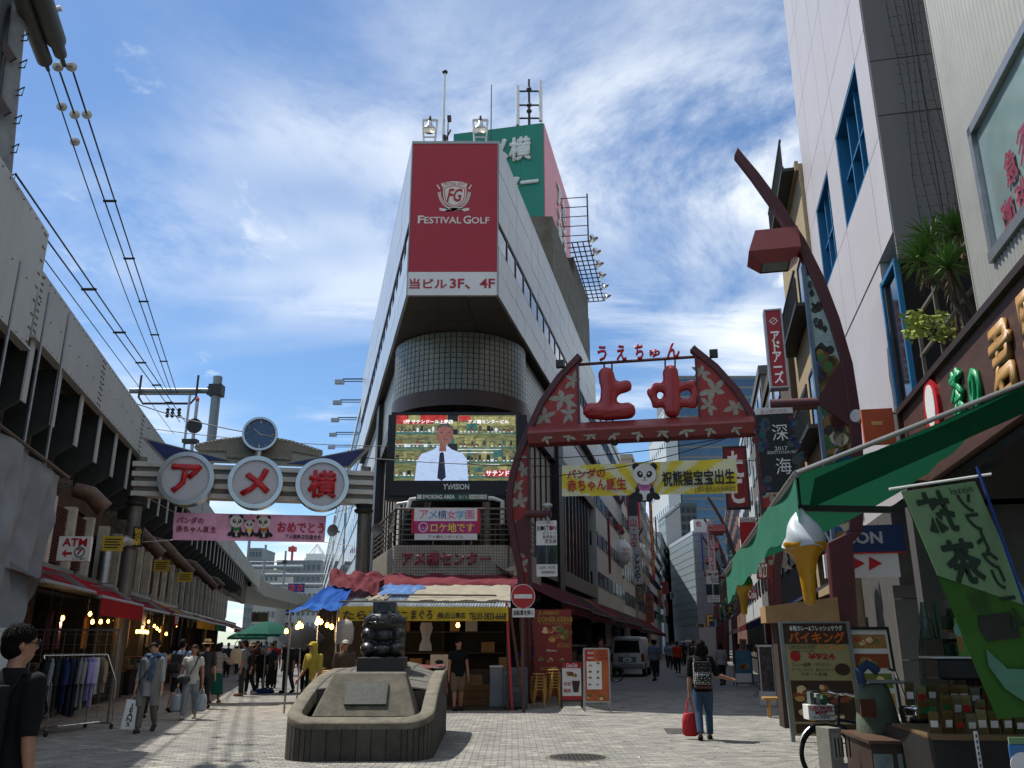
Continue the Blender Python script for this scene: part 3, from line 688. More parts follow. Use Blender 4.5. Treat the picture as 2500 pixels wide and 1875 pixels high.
vp(MB().box(S0, S1+.1, .1, 9, 8.4, 8.9), 'deck_slab', concd)
far = MB(); pth = [(-30.1, 100.3), (-34.5, 122), (-36.5, 150), (-35, 190), (-29, 240)]
for (ax, ay), (bx_, by) in zip(pth, pth[1:]):
    far.add([(ax, ay, GB), (bx_, by, GB), (bx_, by, GT+.4), (ax, ay, GT+.4), (ax-.4, ay, GB), (bx_-.4, by, GB), (bx_-.4, by, GT+.4), (ax-.4, ay, GT+.4)], [(0,1,2,3), (7,6,5,4), (3,2,6,7), (0,4,5,1)])
    far.add([(ax-.4, ay, 8), (bx_-.4, by, 8), (bx_-9, by, 8), (ax-9, ay, 8), (ax-.4, ay, 8.8), (bx_-.4, by, 8.8), (bx_-9, by, 8.8), (ax-9, ay, 8.8)], [(0,1,2,3), (7,6,5,4)])
far.build('curving_girder', M('pale_concrete', '#8d8b84', .8, var=.12, dirt=.2), via, world=True)
br_ = MB().prism([(.0, 7.8), (1.0, 7.8), (1.0, 6.0), (.62, 6.0), (0, 6.5)], -.06, .06).xf(Matrix.Rotation(pi/2, 4, 'Z')).mesh('bracket', steeld)
bf = MB().box(-.14, .14, -.02, .02, 6.45, 7.8).mesh('bracket_flange', girder)
s_ = 9.0
while s_ < 84:
    b_ = inst('bracket', br_, via, Matrix.Translation((s_, .04, 0))); f_ = inst('bracket_flange', bf, b_, Matrix.Translation((0, -.02, 0))); s_ += 2.15
vp(MB().box(S0, S1, 1.05, 1.5, 5.9, 8.4), 'longitudinal_beam', conc)
for i in range(40):
    a = 9+i*2.15; vp(MB().box(a+.35, a+1.8, .98, 1.06, 6.25, 7.55), 'recessed_panel', M('dark_panel', '#2c2824', .9, var=.3, dirt=.4))  # near-black panels between the brackets, darker than the beam behind
# arches
PS = [-1.5, 6.6, 14.6, 22.7, 30.8, 38.9, 47, 55, 63, 71, 79]
for a, c in zip(PS, PS[1:]):
    n = 16; ar_ = []
    for i in range(n+1):
        t_ = pi*i/n; ar_.append(((a+c)/2-(c-a-1.1)/2*cos(t_), 3.7+1.75*sin(t_)))
    vp(MB().prism([(a, 5.9)]+[(a, 3.7)]+ar_+[(c, 3.7), (c, 5.9)], .9, 2.4), 'arch', M('brown_concrete', '#5a4638', .9, var=.25, scale=1.2, dirt=.5, dcol='#221b16', bump=.4))
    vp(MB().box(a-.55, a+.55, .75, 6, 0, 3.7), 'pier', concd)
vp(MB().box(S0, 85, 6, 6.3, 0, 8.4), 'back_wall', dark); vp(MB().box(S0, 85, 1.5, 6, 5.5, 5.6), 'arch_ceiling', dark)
# first-floor screens between white posts
whitepost = M('chipped_white_paint', '#b9b3a4', .6, var=.12, dirt=.35)
lou = MB()
for i in range(22):
    lou.box(.14, 1.82, -.03, .03, 3.55+i*.065, 3.585+i*.065)
lou = lou.mesh('louvre_screen', M('oxide_red', '#4a1f1c', .7, var=.2, dirt=.3)); pst = MB().box(-.14, .14, -.14, .14, 3.2, 5.05).mesh('post', whitepost)
for i in range(26):
    a = 19.2+i*1.98; inst('post', pst, via, Matrix.Translation((a, .2, 0)))
    if i % 4 != 3: inst('louvre_screen', lou, via, Matrix.Translation((a, .25, 0)))
vp(MB().box(10, 80, .1, .7, 3.0, 3.3), 'shop_fascia', M('fascia_grey', '#4a4844', .8, var=.2, dirt=.4))
vp(MB().box(10, 80, 1.2, 5.5, 2.95, 3.05), 'shop_ceiling', dark)
# clutter of pipes and cables under the girders
pipes = MB()
for k in range(7):
    a = rnd.uniform(14, 40); pts = [(a+i*1.6, .5+.2*sin(i+k), 5.4+.5*sin(i*.7+k)) for i in range(8)]
    pipes.tube(pts, .02, 5)
vp(pipes, 'cables', black); vp(MB().tube([(26.5, -.1, 3.3), (26.5, -.1, 4.3), (26.8, -.5, 4.6), (27.0, -.8, 4.5)], .2, 12), 'vent_pipe', steel, smooth=40)
def vent(s0, z):
    vp(MB().tube([(s0, .3, z+.5), (s0, -.1, z+.4), (s0+.1, -.5, z)], [.2, .22, .24], 12), 'vent_hood', M('rusty_duct', '#5d4638', .6, .4, var=.4, dirt=.5), smooth=40)
for i, s0 in enumerate((23.6, 31.2, 33.5, 36.2, 39.4, 42.5, 46, 50, 54, 58)): vent(s0, 5.1-.15*(i % 3))
# grey dust sheet and its scaffold tube
tp = cloth_mat('grey_dust_sheet', '#8b8c8f', .15, var=.15, scale=1.5, bump=.6)
sh_ = thing('dust_sheet', 'grey dust sheet hanging from a scaffold tube at the viaduct, nearest the camera', 'sheet', I4)
a0, a1 = P(-40, 1020, 13.3), P(146, 1160, 15.6)
def shf(u, v):
    t_ = a0.lerp(a1, u); dx = Vector((.974, .225, 0)); fold = (.13*sin(u*17+v*3+2*wr_n(u, v, 2))+.10*wr_n(u*5, v*.8, 2.2)+.10*sin(u*9-v*5))*(.2+v)+.12*wr_n(u*2, v*2, 2, 4)
    return t_+Vector((0, 0, -(t_.z-1.5)*v-.02))+dx*fold+Vector((-.1*v*u, 0, 0))
MB().grid(shf, 60, 44).build('sheet', tp, sh_, smooth=60, fix=False)
tb = MB().tube([a0+(a0-a1)*.2+Vector((.05, 0, .03)), a1+(a1-a0)*.09+Vector((.05, 0, .03))], .035)
tb.build('scaffold_tube', M('rusty_tube', '#5b4c44', .6, .5, var=.3), sh_, smooth=40)
up_ = MB()
for t_ in (.15, .55, .85): q = a0.lerp(a1, t_); up_.tube([q+Vector((-.1, 0, -1)), q+Vector((-.1, 0, 3.0))], .03, 6)
up_.build('upright', steel, sh_)
q = H(48, 1700, .6); hd = thing('site_hoarding', 'white plywood hoarding panel behind the man with the backpack', 'hoarding', fr((-7.6, 13.2, 0), radians(12)))
MB().box(-2.2, .1, 0, .05, 0, 1.78).build('panel', whitesign, hd); MB().box(-2.2, .1, -.02, .07, 1.78, 1.82).box(.1, .14, -.02, .07, 0, 1.82).build('edge', white, hd)
# ---------------------------------------------------------------- awnings and dark shops under the arches
reds = [cloth_mat('awning_red', '#a3242f', .4), cloth_mat('awning_dark_red', '#6d1820', .3), cloth_mat('awning_crimson', '#8c1c28', .35)]
yel = cloth_mat('awning_yellow', '#b08a28', .4); grn = cloth_mat('awning_green', '#1d6a48', .35); blu = cloth_mat('awning_blue', '#22366c', .3)
alu = M('awning_bar', '#8d8d8a', .4, .7)
def awning(s0, s1, m, zb, zf, out, val, lab, vm=None, vs=None):
    r = thing('shop_awning', lab, 'awning', FL @ Matrix.Translation((s0, 0, 0)), 'awnings along the viaduct'); w_ = s1-s0
    def af(u, v): return (u*w_, -out*v+.05, zb+(zf-zb)*v-.06*sin(v*pi)+.012*sin(u*w_*4)*v)
    MB().grid(af, int(w_*4), 8).build('canvas', m, r, smooth=60, fix=False)
    MB().tube([(0, -out+.05, zf), (w_, -out+.05, zf)], .04).build('front_bar', alu, r, smooth=40); MB().box(0, w_, .0, .12, zb-.1, zb+.08).build('cassette', alu, r)
    for x in (.15, w_-.15): MB().bar((x, .05, zb-.25), (x, -out*.55, zb-.35), .05).bar((x, -out*.55, zb-.35), (x, -out+.1, zf-.02), .045).build('folding_arm', alu, r)
    if val:
        v0, v1 = vs or (0, w_)
        MB().grid(lambda u, v: (v0+u*(v1-v0), -out+.02+.012*sin(u*22)*v, zf-.02-val*v), 24, 3).build('valance', vm or m, r, smooth=60, fix=False)
    return r
awning(14.7, 18.5, reds[1], 3.35, 2.62, 1.75, 0, 'dark red retracted awning next to the grey dust sheet')
awning(18.6, 23.5, reds[0], 3.35, 2.55, 1.85, .36, 'bright red awning with a plain straight valance over the clothes stall')
awning(23.7, 28.6, reds[2], 3.3, 2.5, 1.8, 0, 'crimson awning without valance after the bright red one')
a_ = awning(28.8, 35.5, reds[1], 3.25, 2.5, 1.9, .34, 'maroon awning with a short lettered drop at its near end', reds[0], (0, 1.1))
text('KHF', (.2, .9, 2.2, 2.45), whiteink, a_, y=-1.9, bold=.02)
awning(35.8, 43, yel, 3.2, 2.5, 1.8, .3, 'yellow awning halfway down the left street'); awning(43.4, 49, grn, 3.1, 2.5, 1.8, .3, 'green awning beyond the yellow one'); awning(49.3, 60, reds[2], 3.1, 2.4, 2.2, .2, 'long red awning beyond the green one'); awning(60.4, 78, reds[1], 3.1, 2.4, 2.2, .2, 'farthest dark red awning on the left street')
bulbg = M('lit_bulb', '#ffb347', .3, var=0, emit=14)
BULB = None; NB = [0]
def bulb(p, top, lab, grp):
    global BULB
    if BULB is None:
        BULB = (MB().lathe([(0, -.075), (.035, -.06), (.05, -.03), (.045, .01), (.025, .045), (.02, .06)], 10).mesh('bulb_glass', bulbg, 40), MB().lathe([(.022, .05), (.026, .06), (.024, .12), (.006, .13)], 8).mesh('socket', black))
    r = thing('hanging_bulb', lab, 'light bulb', fr(p, 0), grp)
    NB[0] += 1
    if NB[0] % 4 == 1:                     # the lit bulb's own light
        pl_ = bpy.data.lights.new('bulb_light', 'POINT'); pl_.energy = 22; pl_.color = (1, .68, .36); pl_.shadow_soft_size = .06; lo_ = bpy.data.objects.new('bulb_light', pl_); C.objects.link(lo_); lo_.parent = r; lo_.location = (0, 0, -.16)
    put('bulb_glass', BULB[0], r); put('socket', BULB[1], r); MB().tube([(0, 0, .12), (0, 0, max(.2, top-p[2]))], .006, 4).build('cord', black, r)
for k_, (px, py, off) in enumerate(sorted(((153, 1508, .4), (220, 1498, 0), (226, 1517, -.3), (246, 1517, -.2), (264, 1516, 1), (280, 1514, 1.6), (335, 1541, -.6), (343, 1541, -.6), (351, 1542, -.5), (356, 1542, -.4), (348, 1532, .4), (363, 1517, .6), (377, 1528, 0), (384, 1534, .2), (396, 1530, .4), (406, 1547, -.6), (390, 1539, .8), (360, 1543, -.2), (367, 1543, 0), (430, 1528, 1), (560, 1535, -.8), (566, 1538, -.8)))):
    x, z = LS(px, py, off); bulb(fl(x, off, z), 2.95, 'bare warm bulb in the viaduct shops, %s along from the dust sheet' % ordn[k_], 'bulbs in the viaduct shops')
# shop counters and shelving in the dark
def heap(name, lab, cat, F, s0, s1, y0, y1, z0, n, pal, seed, hmax=.35):
    rr = random.Random(seed); r = thing(name, lab, cat, F)
    MB().box(s0, s1, y0, y1, 0, z0-.04).build('table_base', M('table_cloth_dark', '#221d1b', .9), r); MB().box(s0-.04, s1+.04, y0-.05, y1+.04, z0-.04, z0).build('table_top', M('worn_wood', '#4d3a2a', .7, var=.3), r)
    for k in range(n):
        x = s0+(s1-s0)*(k+.5)/n; w_ = (s1-s0)/n*.85; h_ = rr.uniform(.08, hmax); d_ = (y1-y0)*.8; ym = (y0+y1)/2
        MB().box(x-w_/2, x+w_/2, ym-d_/2, ym+d_/2, z0, z0+h_).build('goods', pal[rr.randrange(len(pal))], r, bev=.02)
    return r
GP = [M('goods_%d' % i, c, .7, var=.3, scale=12) for i, c in enumerate(('#6b5a48', '#7d2a26', '#2c3550', '#77766e', '#3d4a36', '#8a7a50', '#50302c', '#a59a8a'))]
for i in range(7):
    s0 = 20.5+i*4.6
    heap('stall_table', 'goods table under the viaduct, %s from the clothes rail' % ('first', 'second', 'third', 'fourth', 'fifth', 'sixth', 'seventh')[i], 'stall table', FL, s0, s0+3.6, -.6, .5, .8, 7, GP, i)
# ---------------------------------------------------------------- signs on the viaduct
Fa = FL @ Matrix.Translation((0, -.35, 0)); Fatm = fr(P(179, 1340, 21.0), radians(6))
Fatm[2][3] = 0; at = thing('atm_sign', 'white ATM sign with red arrow hung on the viaduct', 'sign', Fatm); b4 = LB(Fatm, 145, 1309, 216, 1370)
MB().box(b4[0], b4[1], 0, .12, b4[2], b4[3]).build('board', whitesign, at, bev=.01)
text('ATM', LB(Fatm, 155, 1314, 211, 1334), redink, at, bold=.035); text('セブン銀行', LB(Fatm, 176, 1361, 208, 1367), ink, at, bold=.01)
sgn = MB(); A_ = [L(Fatm, *p) for p in ((151, 1351), (161, 1341), (161, 1348), (176, 1348), (176, 1354), (161, 1354), (161, 1361))]; sgn.prism(A_, -.006, 0); sgn.build('arrow', redink, at)
lg = MB(); c_ = L(Fatm, 194, 1348); lg.ring(c_, .13, .10, -.006, 0, 18); lg.build('logo_ring', greenink, at); text('7', LB(Fatm, 188, 1340, 200, 1355), redink, at, bold=.03)
ysg = M('yellow_notice', '#b09a2a', .6, var=.08)
for i, (x0_, y0_, x1_, y1_, Y) in enumerate(((252, 1308, 298, 1346, 24.5), (377, 1367, 412, 1396, 31), (436, 1397, 468, 1421, 36))):
    F = fr((0, Y, 0), radians(10)); r = thing('yellow_notice', '%s yellow safety notice hung under the girders' % ('nearest', 'second', 'third')[i], 'notice', F, 'yellow notices'); b4 = LB(F, x0_, y0_, x1_, y1_)
    MB().box(b4[0], b4[1], 0, .03, b4[2], b4[3]).build('board', ysg, r); h_ = b4[3]-b4[2]; w_ = b4[1]-b4[0]
    for k in range(4): MB().box(b4[0]+w_*.12, b4[1]-w_*(.12+.1*(k % 2)), -.004, 0, b4[3]-h_*(.26+k*.18), b4[3]-h_*(.18+k*.18)).build('print_line', ink, r)
# ---------------------------------------------------------------- near catenary mast, far gantry, wires
nm = thing('catenary_mast', 'thick concrete catenary mast with step loops and tensioners above the viaduct', 'mast', fr((P(20, 300, 15).x, 15, 8.9), 0))
def npart(mb, n_, m_, **k): return mb.build(n_, m_, nm, world=True, **k)
b0, b1 = P(-14, 470, 15), P(52, -160, 15)
npart(MB().tube([b0-Vector((0, 0, 2)), b0, b1], [.30, .28, .22], 16), 'column', M('mast_concrete', '#77797a', .8, var=.15, dirt=.3), smooth=40)
npart(MB().tube([b0+Vector((.02, -.3, -.5)), b1+Vector((0, -.28, 0))], .12, 10), 'cable_bundle', black, smooth=40)
for i in range(8):
    q = b0.lerp(b1, .05+i*.105); g = MB().tube([q+Vector((.2, 0, 0)), q+Vector((.42, -.05, .08)), q+Vector((.40, -.05, -.12)), q+Vector((.2, 0, -.08))], .016, 5); npart(g, 'step_loop', steeld)
for i in range(3): q = b0.lerp(b1, .1+i*.2); npart(MB().bar(q+Vector((-.15, -.34, .35)), q+Vector((.35, -.34, -.35)), .05, .16), 'brace', M('rust_brown', '#3a2a24', .7, var=.3))
tens = M('tensioner_grey', '#4c4d48', .6, .3, var=.2, dirt=.3)
wa, wb = P(157, 160, 17), P(425, 958, 50); d_ = (wa-wb).normalized()
sa, sb = P(118, 172, 17), P(412, 960, 50); e_ = (sa-sb).normalized()
npart(MB().tube([wa, wa+d_*.35, wa+d_*.45, wa+d_*.8, wa+d_*1.0, wa+d_*4.5], [.05, .06, .14, .15, .22, .22], 14), 'tensioner', tens, smooth=40)
npart(MB().tube([sa, sa+e_*.3, sa+e_*.4, sa+e_*3.6], [.04, .06, .17, .17], 14), 'tensioner', tens, smooth=40)
npart(MB().tube([wa+d_*1.8+Vector((-1.0, 0, -.25)), wa+d_*1.8+Vector((.25, 0, .25))], .06, 8), 'cross_bar', white)
porc = M('porcelain', '#a7a39a', .25, var=.1)
def insul(p, d, par): MB().lathe([(.03, -.12), (.05, -.1), (.05, -.05), (.12, -.03), (.13, .0), (.05, .04), (.04, .1)], 12).xf(Matrix.Translation(p) @ d.to_track_quat('Z', 'Y').to_matrix().to_4x4()).build('insulator', porc, par, world=True, smooth=40)
wr = M('wire_black', '#16191f', .6, .3, var=0)
def wire(name, lab, pts, r=.016, sag=0, grp='overhead wires'):
    a, c = Vector(pts[0]), Vector(pts[-1]); n = 14; pl = [a.lerp(c, i/n)-Vector((0, 0, sag*4*(i/n)*(1-i/n))) for i in range(n+1)]
    r_ = thing(name, lab, 'wire', fr(a, 0), grp); MB().tube(pl, r, 5).build('cable', wr, r_, world=True, smooth=60); return r_, pl
xo = Vector((.16, 0, 0))
for k, s__ in enumerate((-1, 1)):
    w_, pl = wire('catenary_wire', '%s wire of the pair from the big tensioner' % ('viaduct-side', 'street-side')[k], (wa+xo*s__, wb+xo*s__), .024)
    insul(wa+xo*s__-d_*.05, d_, w_); insul(wa+xo*s__-d_*2.2, d_, w_)
    if k: cl = MB(); [cl.bar(pl[i]+xo*.3, pl[i]-xo*2.3, .06) for i in (3, 5, 7, 9, 11)]; cl.build('spacer', wr, w_, world=True)
w_, pl = wire('catenary_wire', 'thin single wire from the smaller tensioner', (sa, sb), .018, .5); insul(sa-e_*1.6, e_, w_); insul(sa-e_*3.4, e_, w_)
ba, bb2 = P(18, 425, 14.3), P(446, 1030, 50)
for k, s__ in enumerate((-1, 1)):
    w_, pl = wire('catenary_wire', '%s wire of the lower pair along the girder top' % ('viaduct-side', 'street-side')[k], (ba+xo*s__, bb2+xo*s__), .022)
    if k: cl = MB(); [cl.bar(pl[i]+xo*.3, pl[i]-xo*2.3, .06) for i in (3, 5, 7, 9, 11)]; cl.build('spacer', wr, w_, world=True)
wire('contact_wire', 'thin contact wire just above the riveted girder', (P(110, 635, 17), P(425, 1060, 50)), .014)
for k, (p_, q_, Y0, Y1, lb) in enumerate((((190, 927), (640, 1062), 30, 27.2, 'black service cable sagging from viaduct to the clock'), ((235, 1025), (1010, 1090), 30, 28, 'thin cable crossing before the video screen'), ((1250, 1120), (1900, 1040), 25, 24, 'cable running above the yellow panda banner'), ((860, 1115), (1850, 1123), 28, 24, 'straight cable behind the right gate'), ((1300, 1165), (1800, 1060), 24.5, 23.5, 'slanting cable over the yellow panda banner'))):
    wire('service_cable', lb, (P(*p_, Y0), P(*q_, Y1)), .014 if k else .02, .25, None)
def gantry(Y, px, ptop, pbot, arm, lab, m=M('mast_grey', '#7b8489', .5, .5, var=.1)):
    b_ = P(px, pbot, Y); t_ = P(px, ptop, Y); r = thing('catenary_gantry', lab, 'gantry', fr((b_.x, Y, 8.9), 0))
    MB().tube([(0, 0, 0), (0, 0, t_.z-8.9)], .28 if Y < 60 else .2, 14).build('mast', m, r, smooth=40)
    z = P(px, arm[1], Y).z-8.9; xl = P(arm[0], arm[1], Y).x-b_.x
    MB().tube([(xl, 0, z), (0, 0, z)], .17 if Y < 60 else .12, 10).build('beam', m, r, smooth=40); MB().tube([(-.5, 0, z-.25), (-.5, 0, z+.25)], .1).box(-.4, .4, -.35, .35, z-.35, z+.35).build('clamp', steeld, r)
    return r, b_, z, xl
r, b_, z, xl = gantry(50, 511, 920, 1120, (318, 954), 'tall catenary gantry mast rising behind the clock arch')
g = MB().tube([(-4.6, -.3, z+.9), (-4.6, -.3, z-.5), (-4.3, -.3, z-.9), (-1.4, -.3, z-.9), (-1.1, -.3, z-.5), (-1.1, -.3, z+.9)], .07).tube([(-4.6, -.3, z-.3), (-1.1, -.3, z-.3)], .06); g.build('hanger_frame', steeld, r)
for x in (-2.4, -2.0, -2.7): MB().lathe([(.05, -.5), (.13, -.4), (.06, -.3), (.13, -.2), (.06, -.1), (.13, 0), (.05, .1)], 8, (x, -.35, z-1.3)).build('insulator', steeld, r)
g2 = [(120, 600, 1255, 1420, (545, 1290)), (150, 640, 1330, 1440, (560, 1312)), (170, 690, 1345, 1450, (600, 1372))]
for i, (Y, px, pt_, pb, arm) in enumerate(g2): gantry(Y, px, pt_, pb, arm, '%s of the small far gantries over the curving tracks' % ('nearest', 'middle', 'farthest')[i])
q = P(468, 1100, 46); sg2 = thing('railway_signal', 'railway signal with round black backing disc behind the clock arch', 'signal', fr((q.x, 46, 8.9), 0)); zc = P(468, 1040, 46).z-8.9
MB().tube([(0, 0, 0), (0, 0, zc+1.4)], .1).tube([(-.45, 0, 0), (-.45, 0, zc+1.8)], .07).build('post', steel, sg2, smooth=40); MB().disc((0, zc), .42, -.1, .05).build('disc', black, sg2); MB().lathe([(.1, 0), (.12, .15), (0, .35)], 8, (0, 0, zc+1.4)).build('cap', redp, sg2); MB().box(-.5, .3, -.3, .2, zc-1.0, zc-.8).build('platform', steeld, sg2)
for k, (xa, xb, y_) in enumerate(((612, 740, 1384), (640, 800, 1404), (660, 805, 1428))):
    a, c = P(xa, y_, 180+k*6), P(xb, y_, 180+k*6); r = thing('far_signal_bridge', '%s far railway beam between the blue tarp and the viaduct' % ('top', 'middle', 'low')[k], 'beam', fr(a, 0)); MB().tube([a, c], .4, 8).build('beam', MATS['mast_grey'], r, world=True)
# ---------------------------------------------------------------- gate over the left street
gc = P(613, 1180, 27.0); GLF = fr((gc.x, 27.0, 0), -AL)
gate = thing('market_gate', 'white slatted market gate with three red-lettered discs and a clock', 'gate', GLF)
def gl(px, py, off=0): return L(GLF, px, py, off)
def c5(x, y): return (300+x/3.403, 1000+y/3.403)
xl, xr = gl(318, 1170)[0], gl(913, 1170)[0]; zb_, zt_ = gl(322, 1210)[1], gl(322, 1125)[1]
MB().box(xl+.1, xr-.02, .08, .45, zb_+.02, zt_-.02).build('beam_backing', M('beam_grey', '#77746a', .6, var=.15, dirt=.3), gate)
sh4 = (zt_-zb_)/7
for i in range(4): MB().box(xl+.02*(3-i), xr, 0, .5, zb_+2*i*sh4, zb_+(2*i+1)*sh4).build('slat', M('slat_white', '#c4c2b8', .45, var=.08, dirt=.25), gate, bev=.01)
for (px, py), rr_, ch in (((454, 1168), .84, 'ア'), ((624, 1177), .84, 'メ'), ((787, 1182), .84, '横')):
    c_ = gl(px, py, -.45)
    dsc = MB().ring(c_, rr_, rr_*.84, -.5, .05, 40).build('disc_rim', M('satin_steel', '#b5b3ad', .22, 1, var=.08, scale=2), gate, smooth=30)
    MB().disc(c_, rr_*.85, -.44, .0, 40).build('disc_face', M('disc_white', '#b9bac0', .4, var=.03), gate); h_ = rr_*.56
    text(ch, (c_[0]-h_*.9, c_[0]+h_*.9, c_[1]-h_*.9, c_[1]+h_*.9), redp, gate, y=-.44, ext=.05, bold=.05, name='disc_letter')
wb_ = M('wing_blue', '#17235c', .4, var=.08); wf = M('wing_frame', '#8d897d', .5, .2, var=.12)
for pts in ([(150, 225), (958, 440), (330, 425)], [(2068, 303), (1895, 482), (1285, 458)]):
    pl = [gl(*c5(*p)) for p in pts]; cx = sum(p[0] for p in pl)/3; cz = sum(p[1] for p in pl)/3
    MB().prism(pl, .02, .2).build('wing_frame', wf, gate); MB().prism([(cx+(x-cx)*.84, cz+(z-cz)*.80) for x, z in pl], 0, .1).build('wing_panel', wb_, gate)
bk = [(583, 300), (600, 272), (700, 248), (800, 228), (1000, 206), (1250, 214), (1400, 242), (1520, 280), (1660, 325), (1662, 355), (1640, 376), (1402, 335), (1394, 408), (862, 390), (850, 335), (610, 330)]
MB().prism([gl(*c5(*p)) for p in bk], .22, .4).build('back_panel', M('gate_beige', '#7e796b', .6, var=.12, dirt=.25), gate, bev=.012)
MB().prism([gl(*c5(*p)) for p in [(610, 330), (850, 335), (862, 390), (1394, 408), (1402, 335), (1640, 376), (1300, 450), (960, 440)]], .28, .38).build('lower_back_panel', M('gate_pale', '#97958a', .6, var=.12), gate)
rv_ = MB()
for pts in ([(620, 285), (700, 262), (800, 243), (900, 230), (990, 222)], [(1270, 232), (1400, 258), (1500, 290), (1640, 335)], [(870, 375), (1080, 382)], [(1180, 390), (1385, 396)], [(610, 312), (840, 322)]):
    for p, q in zip(pts, pts[1:]):
        n = max(2, int((q[0]-p[0])/27))
        for i in range(n): c_ = gl(*c5(p[0]+(q[0]-p[0])*i/n, p[1]+(q[1]-p[1])*i/n)); rv_.ell((c_[0], .215, c_[1]), (.035, .03, .035), 8, 5)
o = rv_.build('rivets', MATS['gate_pale'], gate, fix=False); o['kind'] = 'stuff'
for px, pb in ((330, 1480), (888, 1480)):
    x = gl(px, 1250, .25)[0]; MB().tube([(x, .25, 0), (x, .25, zb_)], .19, 20).build('pillar', M('pillar_grey', '#6f6c66', .5, .3, var=.15, dirt=.25), gate, smooth=40)
    MB().lathe([(.2, -.3), (.3, -.25), (.32, -.18), (.24, -.12), (.27, -.05), (.3, 0)], 20, (x, .25, zb_)).build('capital', steeld, gate, smooth=40); MB().tube([(x, .25, zt_), (x, .25, zt_+.17)], .17, 16).build('post_cap', MATS['pillar_grey'], gate)
b4 = LB(GLF, 327, 1285, 339, 1336, -.0); MB().box(b4[0], b4[1]+.08, -.02, .04, b4[2], b4[3]).build('notice_strip', black, gate); text('防犯カメラ作動中', (b4[0]+.04, b4[1]+.04, b4[2]+.05, b4[3]-.05), yellowink, gate, y=-.025, vert=True, bold=.02)
# clock
cc = gl(635, 1060, -.1); ck = thing('gate_clock', 'round blue-faced clock showing 10:17 on top of the market gate', 'clock', GLF)
MB().ring(cc, .56, .49, -.2, .12, 40).build('rim', MATS['satin_steel'], ck, smooth=30); MB().disc(cc, .5, -.12, .1, 40).build('face', M('clock_blue', '#24446c', .25, var=.1, spec=.8), ck)
MB().disc(cc, .52, .1, .16, 40).build('back_cover', steeld, ck)
mk = MB()
for i in range(12):
    a = pi/6*i; r0, r1 = (.36, .46) if i % 3 == 0 else (.39, .45); d0 = (sin(a), cos(a)); mk.bar((cc[0]+d0[0]*r0, -.125, cc[1]+d0[1]*r0), (cc[0]+d0[0]*r1, -.125, cc[1]+d0[1]*r1), .035 if i % 3 == 0 else .018, .01)
mk.build('hour_marks', ivory, ck)
for nm_, an, ln, wd in (('hour_hand', radians(308.5), .27, .035), ('minute_hand', radians(100), .42, .025)):
    d0 = (sin(an), cos(an)); MB().bar((cc[0]-d0[0]*.08, -.135, cc[1]-d0[1]*.08), (cc[0]+d0[0]*ln, -.135, cc[1]+d0[1]*ln), wd, .012).build(nm_, ivory, ck)
MB().tube([(cc[0], .0, cc[1]-.55), (cc[0], .0, cc[1]-.9)], .12, 12).build('stand', MATS['satin_steel'], ck, smooth=40)
# pandas for the printed banners: plain cartoon animals
pblk = M('panda_black', '#151515', .7, var=0); pwht = M('panda_white', '#d4d2d0', .7, var=0)
def panda(F, parent, cx, cy, s, bib, y=-.012, look=0, sit=True):
    """cx cy: head centre in photo pixels, s: head radius in pixels"""
    W_ = MB(); K = MB(); B_ = MB()
    def e(m, x, z, rx, rz, yy, rot=0, n=20):
        pts = []
        for i in range(n):
            a = 2*pi*i/n; u, v = rx*cos(a), rz*sin(a); pts.append(L(F, cx+(x+u*cos(rot)-v*sin(rot))*s, cy-(z+u*sin(rot)+v*cos(rot))*s))
        m.prism(pts, y-yy, y+.004)
    e(K, -.8, .72, .33, .33, 0); e(K, .8, .72, .33, .33, 0)
    e(K, 0, -1.55, .85, .95, .001); e(W_, 0, -1.75, .5, .6, .003)
    e(K, -.95, -1.95, .5, .3, .004, .5); e(K, .95, -1.95, .5, .3, .004, -.5); e(K, -.45, -2.1, .3, .42, .005); e(K, .45, -2.1, .3, .42, .005)
    e(B_, 0, -1.1, .6, .38, .005)
    e(W_, 0, 0, 1.05, .95, .007)
    for t_ in (-1, 1):
        e(K, .42*t_+look*.2, .02, .25, .32, .009, -.5*t_); e(W_, .38*t_+look*.2, .08, .09, .09, .011)
    e(K, look*.25, -.28, .12, .07, .010); e(K, look*.2, -.5, .22, .035, .010)
    K.build('panda_black_print', pblk, parent); W_.build('panda_white_print', pwht, parent); B_.build('bib_print', bib, parent)
bann = thing('panda_banner', 'pink banner with three cartoon pandas strung under the clock gate', 'banner', GLF)
p0, p1, p2, p3 = gl(426, 1251), gl(797, 1259), gl(792, 1324), gl(421, 1318)
def bf_(u, v):
    a = (p0[0]*(1-u)+p1[0]*u, p0[1]*(1-u)+p1[1]*u); c = (p3[0]*(1-u)+p2[0]*u, p3[1]*(1-u)+p2[1]*u); return (a[0]*(1-v)+c[0]*v, .012+.01*sin(u*19+v*2)+.012*sin(u*7-v*3), a[1]*(1-v)+c[1]*v)
pk = M('banner_pink', '#d9a3c2', .75, var=.2, scale=1.6, bump=.2); MB().grid(bf_, 60, 10).build('cloth', pk, bann, smooth=60, fix=False)
text('パンダの', LB(GLF, 433, 1262, 497, 1279), M('print_maroon', '#7a1c34', .7, var=0), bann, y=-.014, bold=.02); text('赤ちゃん誕生', LB(GLF, 431, 1283, 528, 1301), MATS['print_maroon'], bann, y=-.014, bold=.02)
text('おめでとう', LB(GLF, 679, 1274, 791, 1302), M('print_crimson', '#b02840', .7, var=0), bann, y=-.014, bold=.03); text('アメ横商店街連合会', LB(GLF, 696, 1304, 784, 1318), ink, bann, y=-.014, bold=.01)
gb_ = M('bow_green', '#2f7a3a', .7, var=0); ob_ = M('bow_orange', '#b8602a', .7, var=0)
